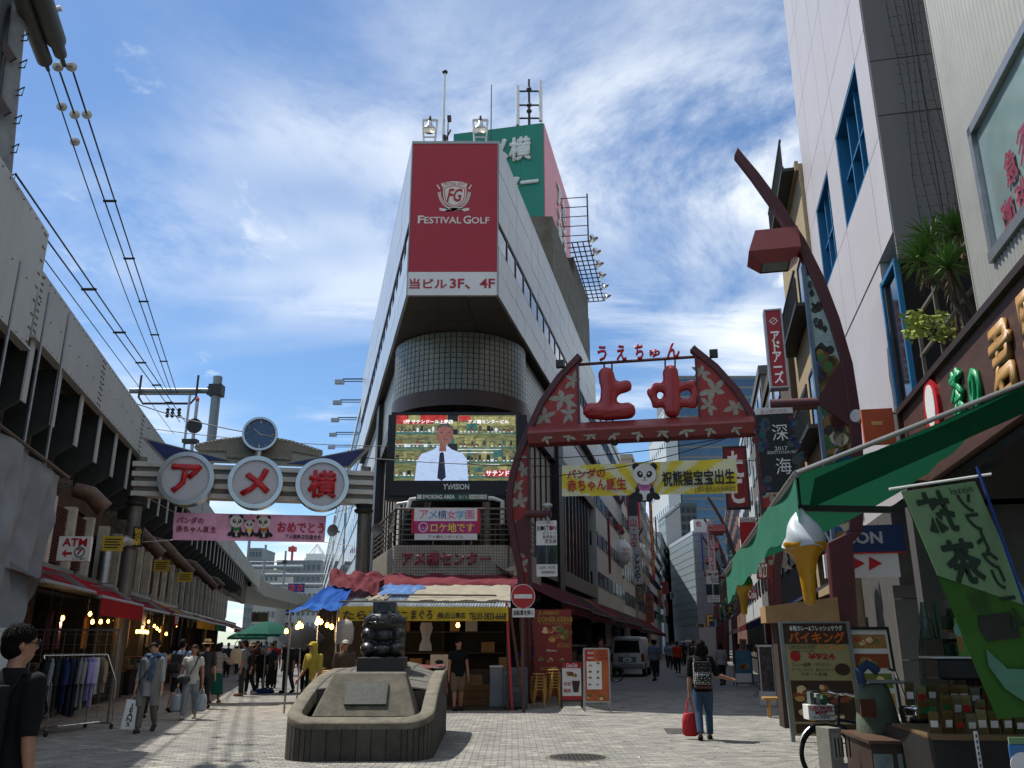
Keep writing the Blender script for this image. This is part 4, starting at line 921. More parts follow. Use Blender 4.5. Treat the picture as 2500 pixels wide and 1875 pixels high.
panda(GLF, bann, 577, 1273, 15.5, gb_, look=.6); panda(GLF, bann, 644, 1275, 15.5, ob_, look=-.6); panda(GLF, bann, 609, 1281, 11.5, yellowink, -.03)
for k, px in enumerate((577, 644)): text('UENO', LB(GLF, px-12, 1296, px+12, 1304), ink, bann, y=-.035)
rp = MB().tube([(p0[0], .012, p0[1]), (xl+.5, .2, zb_)], .01, 4).tube([(p1[0], .012, p1[1]), (xr-.4, .2, zb_)], .01, 4).tube([(p3[0], .012, p3[1]), (xl+.2, .2, p3[1]-.1)], .01, 4).tube([(p2[0], .012, p2[1]), (xr-.3, .2, p2[1]-.1)], .01, 4); rp.build('cords', white, bann)
TMP = bpy.data.scenes.new('shaping')
def fuse(mb, name, mats, parent, vox=.03, world=False, smooth=60, noise=0, relax=0):
    """overlapping closed shapes grown into one continuous surface"""
    me = mb.mesh(name, mats); o = bpy.data.objects.new('tmp', me); TMP.collection.objects.link(o)
    r = o.modifiers.new('r', 'REMESH'); r.mode = 'VOXEL'; r.voxel_size = vox
    if relax: q = o.modifiers.new('s', 'SMOOTH'); q.iterations = relax; q.factor = .5
    vl = TMP.view_layers[0]; vl.update(); dg = vl.depsgraph or bpy.context.evaluated_depsgraph_get(); m2 = bpy.data.meshes.new_from_object(o.evaluated_get(dg)); bpy.data.objects.remove(o)
    if not m2.materials:
        for m in (mats if isinstance(mats, (list, tuple)) else [mats]): m2.materials.append(m)
    if noise:
        rr = random.Random(3)
        for v in m2.vertices: v.co += Vector((rr.uniform(-1, 1), rr.uniform(-1, 1), rr.uniform(-1, 1)))*noise
    m2.polygons.foreach_set('use_smooth', [bool(smooth)]*len(m2.polygons)); m2.name = name
    return put(name, m2, parent, world)
# ---------------------------------------------------------------- gate over the right street
GRF = fr((P(1292, 1300, 25.2).x, 25.2, 0), -AR)
def gr_(px, py, off=0): return L(GRF, px, py, off)
rg = thing('street_gate', 'red arched street gate with lily panels and two bulbous red characters', 'gate', GRF)
lily_red = M('lily_panel_red', '#8f2620', .5, var=.22, scale=5, dirt=.15); lily_w = M('lily_print', '#8e8c7c', .55, var=.15, scale=8)
xe0, xe1 = gr_(1290, 1060)[0], gr_(1843, 1020)[0]; XC = (xe0+xe1)/2
oc = [(1411, 866), (1361, 918), (1317, 981), (1288, 1044), (1263, 1102), (1245, 1161), (1237, 1220), (1239, 1271), (1251, 1337), (1265, 1400)]
outer = [gr_(*p) for p in oc]; outer.append((outer[-1][0]+.12, .9)); outer.append((outer[-1][0]+.02, 0))
xin = gr_(1292, 1200)[0]; xw = gr_(1412, 950)[0]; zbm = gr_(1292, 1088)[1]; zbt = gr_(1292, 1044)[1]
def mir(pl): return [(2*XC-x, z) for x, z in pl]
def lily(F, parent, cx, cz, s, rot, y, n=5):
    m_ = MB()
    for k in range(n):
        a = rot+k*2*pi/n+.25*sin(k*2.3); l = s*(1+.25*sin(k*1.7)); w_ = s*.24
        u = (cos(a), sin(a)); v = (-u[1], u[0]); pts = [(0, 0), (.4, -1), (.7, -.8), (1, 0), (.7, .6), (.4, .8)]
        m_.prism([(cx+u[0]*l*p+v[0]*w_*q, cz+u[1]*l*p+v[1]*w_*q) for p, q in pts], y-.002*(k % 2)-.002, y+.004)
    m_.disc((cx, cz), s*.22, y-.008, y+.002, 10); m_.build('lily_print', lily_w, parent)
for fl_, nm_ in ((lambda p: p, 'l'), (mir, 'r')):
    rail = []
    n = len(outer)
    inn = []
    for i, (x, z) in enumerate(outer):
        a = outer[max(i-1, 0)]; c = outer[min(i+1, n-1)]; d = Vector((c[0]-a[0], c[1]-a[1])).normalized(); inn.append((x-d.y*.2, z+d.x*.2))
    MB().prism(fl_(outer+inn[::-1]), -.16, .16).build('arch_rim', maroon, rg, bev=.02)
    lower = [p for p in outer if p[1] < zbm+.3]; MB().prism(fl_([(xin, 0), (xin, zbm)]+[(x+.06, z) for x, z in lower]), -.08, .08).build('pillar_panel', lily_red, rg)
    MB().prism(fl_([(xin-.03, 0), (xin+.04, 0), (xin+.04, zbm), (xin-.03, zbm)]), -.13, .13).build('inner_post', maroon, rg)
    wing = [p for p in outer if p[1] > zbt-.1]; MB().prism(fl_([(xw, wing[0][1]), (xw, zbt-.02)]+[(x+.04, z) for x, z in wing[::-1]]), -.07, .07).build('wing_panel', lily_red, rg)
    MB().prism(fl_([(xw-.03, zbt), (xw+.03, zbt), (xw+.03, wing[0][1]), (xw-.03, wing[0][1])]), -.11, .11).build('wing_post', maroon, rg)
    sg = 1 if nm_ == 'l' else -1; mx = lambda x: x if sg > 0 else 2*XC-x
    for i, (px, py, s_, r_) in enumerate(((1375, 975, .42, -2), (1400, 930, .3, 2.5), (1330, 1020, .36, 1.6), (1390, 1010, .3, 2.8), (1268, 1115, .24, 1), (1280, 1150, .3, .5), (1262, 1190, .28, 2), (1270, 1225, .33, 1.5), (1265, 1300, .3, .3), (1275, 1345, .3, 1.1), (1270, 1385, .34, 1.9))):
        x, z = gr_(px, py); lily(GRF, rg, mx(x), z, s_, r_*sg, -.083 if py > 1090 else -.073)
    MB().prism(fl_([(xin+.02, 4.0), (xin+.02, 5.3), (outer[6][0]+.1, 4.9), (outer[7][0]+.1, 4.3)]), -.1, .1).build('boss_plate', maroon, rg)
sec = [(-.42, zbm+.28), (-.38, zbm+.36), (-.05, zbt+.06), (.3, zbt), (.3, zbm), (-.28, zbm)]
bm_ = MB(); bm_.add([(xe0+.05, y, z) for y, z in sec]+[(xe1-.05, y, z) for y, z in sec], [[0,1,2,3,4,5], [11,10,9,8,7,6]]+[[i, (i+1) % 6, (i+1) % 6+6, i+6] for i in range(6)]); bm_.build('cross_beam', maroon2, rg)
for i in range(9):
    lily(GRF, rg, xe0+.6+i*(xe1-xe0-1.2)/8, zbm+.14, .22, i*.8, -.36)
ztop = gr_(1415, 890)[1]; MB().tube([(xw, 0, ztop), (2*XC-xw, 0, ztop)], .05).build('top_bar', maroon, rg, smooth=40)
chr_red = M('glossy_red_relief', '#98161b', .42, var=.12, spec=.7)
def strokes(lst, r):
    m_ = MB()
    for pts in lst:
        pl = [Vector((gr_(*p)[0], 0, gr_(*p)[1])) for p in pts]; m_.tube(pl, r, 10)
        for q in (pl[0], pl[-1]): m_.ell(q, r, 10, 8)
        for q in pl[1:-1]: m_.ell(q, r, 10, 8)
    return m_
fuse(strokes([[(1480, 918), (1487, 950), (1484, 1003)], [(1447, 1002), (1485, 1006), (1528, 1002)]], .25).add([], []), 'relief_character', chr_red, rg, .075, smooth=0) if False else None
sk = strokes([[(1480, 916), (1487, 950), (1484, 1003)], [(1443, 1003), (1485, 1007), (1532, 1003)]], .26); s2 = strokes([[(1488, 953), (1528, 943)]], .2)
sk.add(s2.v, s2.f); fuse(sk, 'relief_character', chr_red, rg, .085, smooth=0)
sk = strokes([[(1637, 910), (1640, 950), (1641, 1002)]], .24); s2 = strokes([[(1636, 948), (1602, 945), (1590, 958), (1602, 986), (1641, 981)], [(1640, 950), (1690, 939), (1698, 962), (1692, 986), (1641, 981)]], .15)
sk.add(s2.v, s2.f); fuse(sk, 'relief_character', chr_red, rg, .07, smooth=0)
for px, py0, py1 in ((1475, 890, 905), (1494, 888, 905), (1624, 880, 897), (1648, 878, 897), (1480, 1025, 1040), (1496, 1025, 1040), (1630, 1020, 1032), (1652, 1018, 1030)):
    a, c = gr_(px, py0), gr_(px, py1); MB().bar((a[0], 0, a[1]), (c[0], 0, c[1]), .05).build('hanger', maroon, rg)
for ch, b4 in zip('うえちゅん', ((1459, 848, 1482, 882), (1505, 846, 1530, 880), (1550, 842, 1572, 878), (1586, 856, 1612, 873), (1627, 840, 1660, 874))): text(ch, LB(GRF, *b4), redp, rg, y=-.04, ext=.06, bold=.035, name='raised_letter')
for px, py in ((1502, 1083), (1629, 1075)): x, z = gr_(px, py); MB().ell((x, -.1, z), (.1, .1, .09)).build('dome_camera', steeld, rg, smooth=40)
for px, py in ((1370, 893), (1742, 868)): x, z = gr_(px, py); MB().box(x-.12, x+.12, -.3, -.1, z-.12, z+.1).bar((x, -.1, z), (x, .1, z), .05).build('spot_lamp', steeld, rg)
# banners on the gate
ybn = thing('panda_banner', 'yellow and white banner with one panda strung under the red gate', 'banner', GRF)
p0, p1, p2, p3 = gr_(1372, 1136, -.3), gr_(1797, 1118, -.3), gr_(1801, 1204, -.3), gr_(1372, 1212, -.3)
def yb(u, v):
    a = (p0[0]*(1-u)+p1[0]*u, p0[1]*(1-u)+p1[1]*u); c = (p3[0]*(1-u)+p2[0]*u, p3[1]*(1-u)+p2[1]*u); return (a[0]*(1-v)+c[0]*v, -.29+.015*sin(u*23+v*3)+.02*sin(u*8-v*2), a[1]*(1-v)+c[1]*v-.02*abs(sin(u*14))*(1-v))
ycl = M('banner_yellow', '#d0bf38', .75, var=.1, scale=2); ypl = M('banner_cream', '#cfcea6', .75, var=.1, scale=2)
g = MB(); NU, NV = 84, 12
g.grid(yb, NU, NV); g.m = []
for i in range(NU):
    for j in range(NV):
        u, v = i/NU*5-2.45, (j/NV-1.3); a = atan2(v, u); g.m.append(int((a*5.5) % 2))
g.build('cloth', [ycl, ypl], ybn, smooth=60, fix=False)
GB_ = GRF @ Matrix.Translation((0, -.3, 0))
text('パンダの', LB(GB_, 1385, 1147, 1478, 1167), M('print_vermilion', '#a5281f', .7, var=0), ybn, y=-.345, bold=.03); text('赤ちゃん誕生', LB(GB_, 1385, 1172, 1529, 1196), MATS['print_vermilion'], ybn, y=-.345, bold=.03)
text('祝熊猫宝宝出生', LB(GB_, 1616, 1152, 1795, 1182), ink, ybn, y=-.345, bold=.03); text('上野中通商店街振興組合', LB(GB_, 1693, 1189, 1797, 1200), ink, ybn, y=-.345)
panda(GB_, ybn, 1574, 1159, 27, M('bib_pink', '#b5659b', .7, var=0), y=-.035-.3)
text('うえの', LB(GB_, 1564, 1184, 1584, 1191), ink, ybn, y=-.36)
def hang_banner(name, lab, F, box, bar_y, parts, off=-.2, grp=None):
    """printed banner hung from a round bar; parts: (box px, material)"""
    r = thing(name, lab, 'banner', F, grp); b4 = LB(F, *box, off)
    MB().box(b4[0], b4[1], off, off+.015, b4[2], b4[3]).build('sheet', whitesign, r)
    for k, (bx_, m_) in enumerate(parts): c = LB(F, *bx_, off); MB().box(c[0], c[1], off-.004-.001*k, off, c[2], c[3]).build('print', m_, r)
    return r
skyb = M('print_slate', '#26323f', .6, var=.4, scale=6); grnp = M('print_forest', '#22402f', .6, var=.4, scale=6)
def boston(F, bx_, lab, off=-.2):
    x0_, y0_, x1_, y1_ = bx_; w_, h_ = x1_-x0_, y1_-y0_
    r = hang_banner('poster_banner', lab, F, bx_, 0, [((x0_, y0_+h_*.44, x0_+w_*.5, y0_+h_*.78), skyb), ((x0_+w_*.5, y0_+h_*.44, x1_, y0_+h_*.78), grnp)], off)
    t_ = lambda s, a, c, e, f, m=ink: text(s, LB(F, x0_+w_*a, y0_+h_*c, x0_+w_*e, y0_+h_*f, off), m, r, y=off-.008)
    t_('BOSTON', .05, .09, .95, .17); t_('ボストン', .3, .19, .95, .245); t_('美術館の', .3, .26, .95, .315); t_('至宝展', .4, .33, .95, .40); t_('7.20木—10.9月', .1, .81, .9, .87); t_('東京都美術館', .25, .90, .9, .95); t_('ほっとタウンうえの', .1, .015, .8, .05, redink)
    for a, m in ((.29, ink), (.71, redink)): c = L(F, x0_+w_*a, y0_+h_*.13, off); MB().disc(c, (r_w:=LB(F, *bx_, off))[1]*.09-r_w[0]*.09, off-.011, off, 14).build('round_print', m, r)
    for a, m in ((.26, '#1a1c22'), (.74, '#101812')):
        k = MB(); f_ = lambda p, q: L(F, x0_+w_*p, y0_+h_*q, off); k.prism([f_(a-.16, .77), (f_(a-.14, .58)), f_(a-.05, .54), f_(a+.05, .54), f_(a+.14, .58), f_(a+.16, .77)], off-.009, off); k.disc(f_(a, .515), (f_(1, 0)[0]-f_(0, 0)[0])*.085, off-.010, off, 12); k.build('portrait_print', M('portrait_'+m[1:], m, .6, var=.3, scale=9), r)
    return r
boston(GRF, (1309, 1272, 1361, 1407), 'exhibition poster banner with two portraits on the gate pillar by the kebab shop', -.25)
MB().tube([(gr_(1290, 1258)[0], -.25, gr_(1290, 1258)[1]), (gr_(1350, 1258)[0], -.25, gr_(1350, 1258)[1])], .11, 12).build('banner_bar', maroon, rg, smooth=40)
b4 = LB(GRF, 1341, 1240, 1352, 1256); MB().bar((b4[0], -.3, b4[2]-.3), (b4[0], -.3, b4[3]), .05).ell((b4[0], -.35, b4[3]), (.16, .12, .1)).build('spot_lamp', steel, rg)
# ---------------------------------------------------------------- mosaic street lamps
LQ = H(2082, 1772); LF = fr((LQ.x, LQ.y, 0), -AR)
lx = lambda px, py, off=0: L(LF, px, py, off)
o_ = [(1800, 366), (1850, 425), (1910, 505), (1965, 590), (2010, 680), (2048, 780), (2080, 890), (2097, 1000), (2105, 1100), (2107, 1200), (2104, 1300)]
i_ = [(1792, 384), (1832, 435), (1885, 510), (1936, 592), (1981, 687), (2020, 785), (2052, 890), (2069, 1000), (2076, 1100), (2077, 1200), (2072, 1300)]
ARC = [lx(*p) for p in o_]+[lx(*p) for p in i_[::-1]]
INR = [lx(*p) for p in i_]
xv = lx(1962, 650)[0]; XI = (xv, lx(1996, 1130)[0])
MOS = [M('mosaic_%d' % i, c, .35, var=.15, scale=6, dirt=.1) for i, c in enumerate(('#9fb5b0', '#2a2118', '#1d4f8a', '#8a6a2a', '#3c6a2a', '#7d3a20', '#c2b89a', '#245a63', '#5c4a22'))]
def build_lamp(root, mirror, seed=1, lit=None):
    sgn = -1 if mirror else 1; fx = lambda pl: [(sgn*x, z) for x, z in pl]; rr = random.Random(seed)
    MB().prism(fx(ARC), -.14, .14).build('arc_rib', maroon, root, bev=.02)
    lo, hi = INR[-1], ARC[10]
    MB().prism(fx([(-.22, 0), (.2, 0), lx(2079, 1326), hi, lo, lx(2018, 1326)]), -.2, .2).build('column', maroon, root, bev=.03)
    zt = lx(1962, 650)[1]; body = [(xv, zt)]+[p for p in INR if p[1] < zt+.2]+[(lo[0]-.25, 3.6), (xv, 3.4)]
    MB().prism(fx(body), -.06, .06).build('mosaic_panel', MOS[0] if seed == 1 else MOS[7], root); MB().prism(fx([(xv-.05, 3.4), (xv+.03, 3.4), (xv+.03, zt), (xv-.05, zt)]), -.1, .1).build('edge_post', M('lamp_blue_grey', '#5c6f80', .5, .3), root)
    b_ = MB(); zs = [p[1] for p in INR]
    def xmax(z):
        for a, c in zip(INR, INR[1:]):
            if c[1] <= z <= a[1]: return a[0]+(c[0]-a[0])*(a[1]-z)/max(a[1]-c[1], 1e-6)
        return INR[-1][0]
    for k in range(230):
        z = rr.uniform(3.6, zt-.1); x = rr.uniform(xv+.08, max(xv+.1, xmax(z)-.06)); t_ = (zt-z)/(zt-3.4)
        if t_ < .32: m = rr.choice([1, 1, 1, 0, 0]); s_ = rr.uniform(.05, .12)
        else: m = rr.choice([1, 2, 3, 4, 5, 6, 7, 8, 3, 4]); s_ = rr.uniform(.09, .22)
        if xmax(z)-xv < s_*1.2 or (t_ < .32 and k % 3): continue
        b_.mi = m; n = 9; st = rr.uniform(.8, 1.9); x = min(max(x, xv+s_), xmax(z)-s_*.8)
        b_.prism([(sgn*(x+s_*cos(2*pi*i/n)*rr.uniform(.8, 1.1)), z+s_*st*sin(2*pi*i/n)*rr.uniform(.85, 1.1)) for i in range(n)], -.064-.0008*(k % 12), -.05)
    b_.build('mosaic_pattern', MOS, root)
    zc = lx(2000, 985)[1]; xr = xmax(zc); MB().prism(fx([(xv, zc-.05), (xv, zc+.12), (xr, zc+1.0), (xr+.2, zc+.9), (xr+.2, zc-.8), (xr, zc-.6)]), -.11, .11).build('boss_plate', maroon, root)
    MB().tube([(sgn*xv, 0, zc), (sgn*(xv-1.05), 0, zc+.02)], .14, 12).build('banner_bar', maroon, root, smooth=40)
    a, c = lx(1855, 572), lx(1950, 572); bt = lx(1850, 657)[1]; md = lx(1830, 632)[1]; tp = lx(1850, 575)[1]
    xa, xb = lx(1826, 632)[0], lx(1952, 632)[0]
    hd = MB(); pts = [(xa, -.45, md), (xb, -.45, md), (xb, .45, md), (xa, .45, md), (xa+.2, -.3, tp), (xb, -.3, tp), (xb, .3, tp), (xa+.2, .3, tp), (xa+.28, -.3, bt), (xb-.25, -.3, bt), (xb-.25, .3, bt), (xa+.28, .3, bt)]
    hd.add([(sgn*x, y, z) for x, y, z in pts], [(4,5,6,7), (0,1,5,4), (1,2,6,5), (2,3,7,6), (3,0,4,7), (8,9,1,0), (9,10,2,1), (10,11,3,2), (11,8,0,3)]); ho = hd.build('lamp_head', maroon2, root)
    MB().add([(sgn*x, y, z) for x, y, z in ((xa+.31, -.26, bt+.02), (xb-.28, -.26, bt+.02), (xb-.28, .26, bt+.02), (xa+.31, .26, bt+.02), (xa+.2, -.37, md-.04), (xb-.1, -.37, md-.04), (xb-.1, .37, md-.04), (xa+.2, .37, md-.04))], [(0,1,2,3), (4,5,6,7), (0,4,5,1), (1,5,6,2), (2,6,7,3), (3,7,4,0)]).build('lamp_glass', M('lamp_diffuser', '#6b7a72', .2, var=.15, spec=.7), ho)
GRPL = 'mosaic lamps along the right street'
lampR = thing('street_lamp', 'tall curved maroon street lamp with giraffe-like mosaic beside the tea shop', 'street lamp', LF, GRPL); build_lamp(lampR, False)
Ys = [(71, 16.4), (84, 18.9), (99, 22), (118, 26), (140, 30.6)]
for i, (Y, X) in enumerate(Ys):
    T = fr((X+1.4, Y, 0), -AR); lab = '%s blue mosaic street lamp beyond the green awning' % ('nearest', 'second', 'third', 'fourth', 'farthest')[i]
    if i == 0: l2 = thing('street_lamp', lab, 'street lamp', T, GRPL); build_lamp(l2, False, 5)
    else: clone(l2, T, lab)
Yl = [(71.5, 9.2), (91.6, 13.7), (136, 23.4), (160, 28.6)]
for i, (Y, X) in enumerate(Yl):
    T = fr((X-1.0, Y, 0), -AR); lab = '%s of the mosaic street lamps on the wedge building side' % ('nearest', 'second', 'third', 'farthest')[i]
    if i == 0: l3 = thing('street_lamp', lab, 'street lamp', T, GRPL); build_lamp(l3, True, 7)
    else: clone(l3, T, lab)
# deep-sea banner on the big lamp
db = M('print_deep_blue', '#07090c', .5, var=.3, scale=3); F = LF
r = hang_banner('poster_banner', 'black deep sea exhibition banner dated 2017 on the big lamp', LF, (1845, 996, 1955, 1200), 0, [((1845, 1013, 1955, 1200), db)], -.1)
for s_, b4 in (('深', (1883, 1037, 1925, 1075)), ('海', (1892, 1119, 1934, 1157))): text(s_, LB(LF, *b4, -.1), whiteink, r, y=-.12)
text('2017', LB(LF, 1891, 1091, 1923, 1099, -.1), whiteink, r, y=-.12); text('ほっとタウンうえの', LB(LF, 1857, 1001, 1921, 1010, -.1), redink, r, y=-.11); text('最深研究でせまる生命と地球', LB(LF, 1873, 1102, 1943, 1107, -.1), whiteink, r, y=-.12)
bl = MB(); rr = random.Random(4)
for k in range(60):
    px, py = rr.choice(((1862, 1040), (1940, 1035), (1865, 1085), (1948, 1120), (1870, 1175), (1945, 1080))); c = L(LF, px+rr.gauss(0, 7), py+rr.gauss(0, 9), -.1); bl.mi = rr.randrange(4); s_ = rr.uniform(.02, .1)
    bl.prism([(c[0]+s_*cos(i*.9), c[1]+s_*sin(i*.9)) for i in range(7)], -.109-.0003*k % .002, -.1)
bl.build('sea_creature_print', [M('print_teal', '#12505c', .5, var=.3), M('print_navy2', '#15264f', .5, var=.3), M('print_dim_grey', '#3c4448', .5), M('print_dark_red', '#5c1c22', .5)], r)
# ---------------------------------------------------------------- buildings on the right
pinkw = M('pinkish_cladding', '#b9b4b6', .42, .05, var=.04, scale=.5, dirt=.06); greyp = M('shaded_grey_cladding', '#6f6d6b', .55, var=.06, scale=.6)  # grey flank panels: the same cladding with shade put into the colour
bluef = M('blue_frame', '#1f6a96', .4, var=.08)
FP = fr((4.5, 0, 0), -pi/2-AR)
def fp(px, py, off=0): return L(FP, px, py, off)
pinkb = thing('clad_building', 'tall pinkish panel-clad building with deep blue windows', 'building', FP @ Matrix.Translation((-16.4, 0, 0)))
NX, FX = -16.38, -26.7        # near corner, far end along the street (x comes towards the camera)
zo = 9.8
def pb(mb, n_, m_, **k): return mb.build(n_, m_, pinkb, world=True, **k)
pb(MB().box(FX, NX-.02, .5, 14, 9.85, 31).xf(FP), 'upper_walls', pinkw); pb(MB().box(FX, -17.9, .0, 14, 4.6, 9.8).xf(FP), 'lower_walls', pinkw); pb(MB().box(FX, -20.4, .3, 14, 0, 4.6).xf(FP), 'ground_floor', M('shaded_stone_base', '#4a4845', .75, var=.15))  # base stone darkened: the awning's shade is put into its colour
W1 = (fp(2055, 335)[0], fp(2109, 290)[0], fp(2069, 561)[1], fp(2094, 160)[1]); W2 = (fp(1984, 519)[0], fp(2029, 440)[0], fp(2024, 640)[1], fp(2020, 399)[1])
W1 = (fp(2055, 448)[0], fp(2109, 298)[0], fp(2069, 561)[1], fp(2041, 335)[1]); W2 = (fp(2003, 591)[0], fp(2033, 515)[0], W1[2], W1[3])
xs = sorted({FX, W2[0], W2[1], W1[0], W1[1], NX}); zs = [zo, W1[2], W1[3], W1[3]+1.5, W1[3]+4.4, W1[3]+7.3, 31]
for a, c in zip(xs, xs[1:]):
    for z0, z1 in zip(zs, zs[1:]):
        if z0 == W1[2] and (a, c) in ((W1[0], W1[1]), (W2[0], W2[1])): continue
        pb(MB().box(a+.012, c-.012, -.02, .5, z0+.012, z1-.012).xf(FP), 'cladding_panel', pinkw)
for W_ in (W1, W2):
    x0, x1, z0, z1 = W_; pb(MB().box(x0, x1, .36, .4, z0, z1).xf(FP), 'window_pane', glassd)
    f = MB().box(x0, x0+.07, -.01, .3, z0, z1).box(x1-.07, x1, -.01, .3, z0, z1).box(x0, x1, -.01, .3, z0, z0+.07).box(x0, x1, -.01, .3, z1-.07, z1)
    for k in (1, 2): f.box(x0+(x1-x0)*k/3-.04, x0+(x1-x0)*k/3+.04, .1, .36, z0+.07, z1-.07)
    f.box(x0, x1, .12, .3, (z0+z1)/2-.03, (z0+z1)/2+.03); pb(f.xf(FP), 'window_frame', bluef)
# near flank
RN = FP @ Matrix.Translation((NX, 0, 0)) @ Matrix.Rotation(pi/2, 4, 'Z')   # x runs away from the street
for k, (z0, z1) in enumerate(zip([zo-.6, 12.6, 14.0, 16.6, 19.6, 23.0], [12.6, 14.0, 16.6, 19.6, 23.0, 31])):
    for a, c in ((.0, 1.0), (1.0, 2.3), (2.3, 6)): pb(MB().box(a+.01, c-.01, -.03, .05, z0+.012, z1-.012).xf(RN), 'cladding_panel', greyp)
pb(MB().box(-17.9, -16.6, .05, 3.5, 5.3, 9.2).xf(FP), 'glass_bay', glassd); pb(MB().box(-17.96, -17.84, -.05, .06, 5.2, 9.3).box(-17.9, -16.55, -.04, .06, 9.2, 9.3).box(-16.62, -16.52, -.04, .06, 5.2, 9.3).xf(FP), 'bay_frame', bluef)
pb(MB().box(0, 6, 1.4, 8, 4.6, 9.2).box(0, 6, 3.7, 8, 0, 4.6).xf(RN), 'lower_flank', MATS['shaded_stone_base'])
pb(MB().box(-18.2, -16.4, -.3, .3, 4.9, 5.25).xf(FP), 'magenta_fascia', M('magenta_paint', '#8a1c3e', .5))
Fo = fr((0, 16.3, 0), -AR); os_ = thing('orange_sign', 'orange shop sign over the maroon lamp column', 'sign', Fo); b4 = LB(Fo, 2102, 1000, 2190, 1082); MB().box(b4[0], b4[1], 0, .1, b4[2], b4[3]).build('board', M('orange_sign', '#c2502a', .5, var=.1), os_)
MB().box(b4[0]+.15, b4[1]-.2, -.006, 0, b4[2]+.35, b4[2]+.42).build('print_line', M('tan_print', '#d9a05a', .5, var=0), os_)
# fairy-light strings down the near flank
fy = MB(); rr = random.Random(9)
for k in range(8):
    x = .55+k*.12; pts = [(x+.05*sin(i*1.3+k)+i*.012*k*.3, -.12+.03*sin(i*2+k), 24-i*1.0) for i in range(16)]; fy.tube(pts, .008, 4, False)
    for i in range(0, 60): z = 24-i*.25; fy.bar((x+.02, -.12, z), (x+.07*rr.choice((-1, 1)), -.15, z+.02), .008)
ft = thing('fairy_lights', 'strings of unlit fairy lights hanging down the grey flank of the clad building', 'fairy lights', RN); fy.build('light_strings', steeld, ft)
# ledge with slab top of next building at the very top
pb(MB().add([(.6, -.6, 19.0), (5, -.6, 19.0), (5, .2, 19.0), (.6, .2, 19.0), (.6, -.6, 22), (5, -.6, 22), (5, .2, 22), (.6, .2, 22)], [(0,3,2,1), (4,5,6,7), (0,1,5,4), (1,2,6,5), (2,3,7,6), (3,0,4,7)]).xf(RN), 'projecting_box', panelw)
# cream neighbour with balconies
FC_ = fr((4.35, 0, 0), -pi/2-AR); crm = thing('cream_building', 'narrow cream building with dark balcony railings beyond the clad building', 'building', FC_ @ Matrix.Translation((-26, 0, 0)))
cream = M('cream_render', '#a08d6e', .8, var=.1, dirt=.2)
ctop = L(FC_, 1945, 415)[1]
def cp(mb, n_, m_, **k): return mb.build(n_, m_, crm, world=True, **k)
cp(MB().box(-34, -26.75, 0, 10, 0, ctop).xf(FC_), 'walls', cream); cp(MB().box(-34, -26.73, -.12, .0, ctop-.25, ctop+.1).xf(FC_), 'cornice', cream)
for zf in (ctop-.1, ctop-5.2, ctop-9.4, ctop-13):
    if zf < 4: break
    g = MB().bar((-32.5, -.5, zf+1.2), (-26.9, -.5, zf+1.2), .07).bar((-32.5, -.5, zf+.1), (-26.9, -.5, zf+.1), .07).box(-32.5, -26.9, -.55, .02, zf-.06, zf+.06)
    cp(g.xf(FC_), 'balcony_rail', steeld); b_ = MB()
    for i in range(24): b_.bar((-32.5+i*.24, -.5, zf+.1), (-32.5+i*.24, -.5, zf+1.2), .03)
    o = cp(b_.xf(FC_), 'balusters', steeld); o['kind'] = 'stuff'
    if zf < ctop-1:
        for x in (-32.2, -29.4): cp(MB().box(x, x+1.8, -.02, .06, zf+.2, zf+2.3).xf(FC_), 'window_pane', glassd); cp(MB().box(x-.08, x, -.05, .06, zf+.1, zf+2.4).box(x+1.8, x+1.88, -.05, .06, zf+.1, zf+2.4).box(x, x+1.8, -.05, .06, zf+2.3, zf+2.4).xf(FC_), 'window_frame', brownfr)
def psign(name, lab, px, Y, m, txt=None, tm=None, vert=True, depth=.35, rz=-AR, frame=None, bold=.02, cat='sign', tbox=None):
    F = fr((0, Y, 0), rz); b4 = LB(F, *px); r = thing(name, lab, cat, F @ Matrix.Translation((b4[0], 0, 0)))
    sb0 = MB().box(b4[0], b4[1], 0, depth, b4[2], b4[3]).xf(Matrix.Translation((-b4[0], 0, 0))).build('sign_box', m, r)
    if frame: MB().box(b4[0]-.05, b4[0], -.03, depth+.03, b4[2]-.05, b4[3]+.05).box(b4[1], b4[1]+.05, -.03, depth+.03, b4[2]-.05, b4[3]+.05).box(b4[0], b4[1], -.03, depth+.03, b4[3], b4[3]+.05).box(b4[0], b4[1], -.03, depth+.03, b4[2]-.05, b4[2]).xf(Matrix.Translation((-b4[0], 0, 0))).build('frame', frame, r)
    w_, h_ = b4[1]-b4[0], b4[3]-b4[2]
    if not txt: MB().box(w_*.14, w_*.86, -.012, 0, b4[2]+h_*.08, b4[2]+h_*.92).build('picture_print', M('sign_picture_%d' % (len(lab) % 4), ('#6a4a34', '#2c3c44', '#7d6a4a', '#5c2420')[len(lab) % 4], .55, var=.6, scale=3), r)
    if txt:
        e = tbox or (.15, .06, .85, .94); o = text(txt, (w_*e[0], w_*e[2], b4[2]+h_*e[1], b4[2]+h_*e[3]), tm, sb0, vert=vert, bold=bold)
    return r, F, b4
ad, F, b4 = psign('vertical_sign', 'red vertical arcade sign with white katakana high on the cream building', (1868, 760, 1922, 942), 25.5, M('arcade_red', '#8f1c26', .45, var=.04), 'アドアーズ', whiteink, frame=steel, tbox=(.2, .04, .82, .72), bold=.03)
w_ = b4[1]-b4[0]; h_ = b4[3]-b4[2]; MB().ring((w_*.5, b4[2]+h_*.86), w_*.3, w_*.24, -.01, 0, 4).build('emblem', whiteink, ad); MB().bar((w_*.3, -.008, b4[2]+h_*.83), (w_*.7, -.008, b4[2]+h_*.89), w_*.12, .01).build('emblem_wing', whiteink, ad)
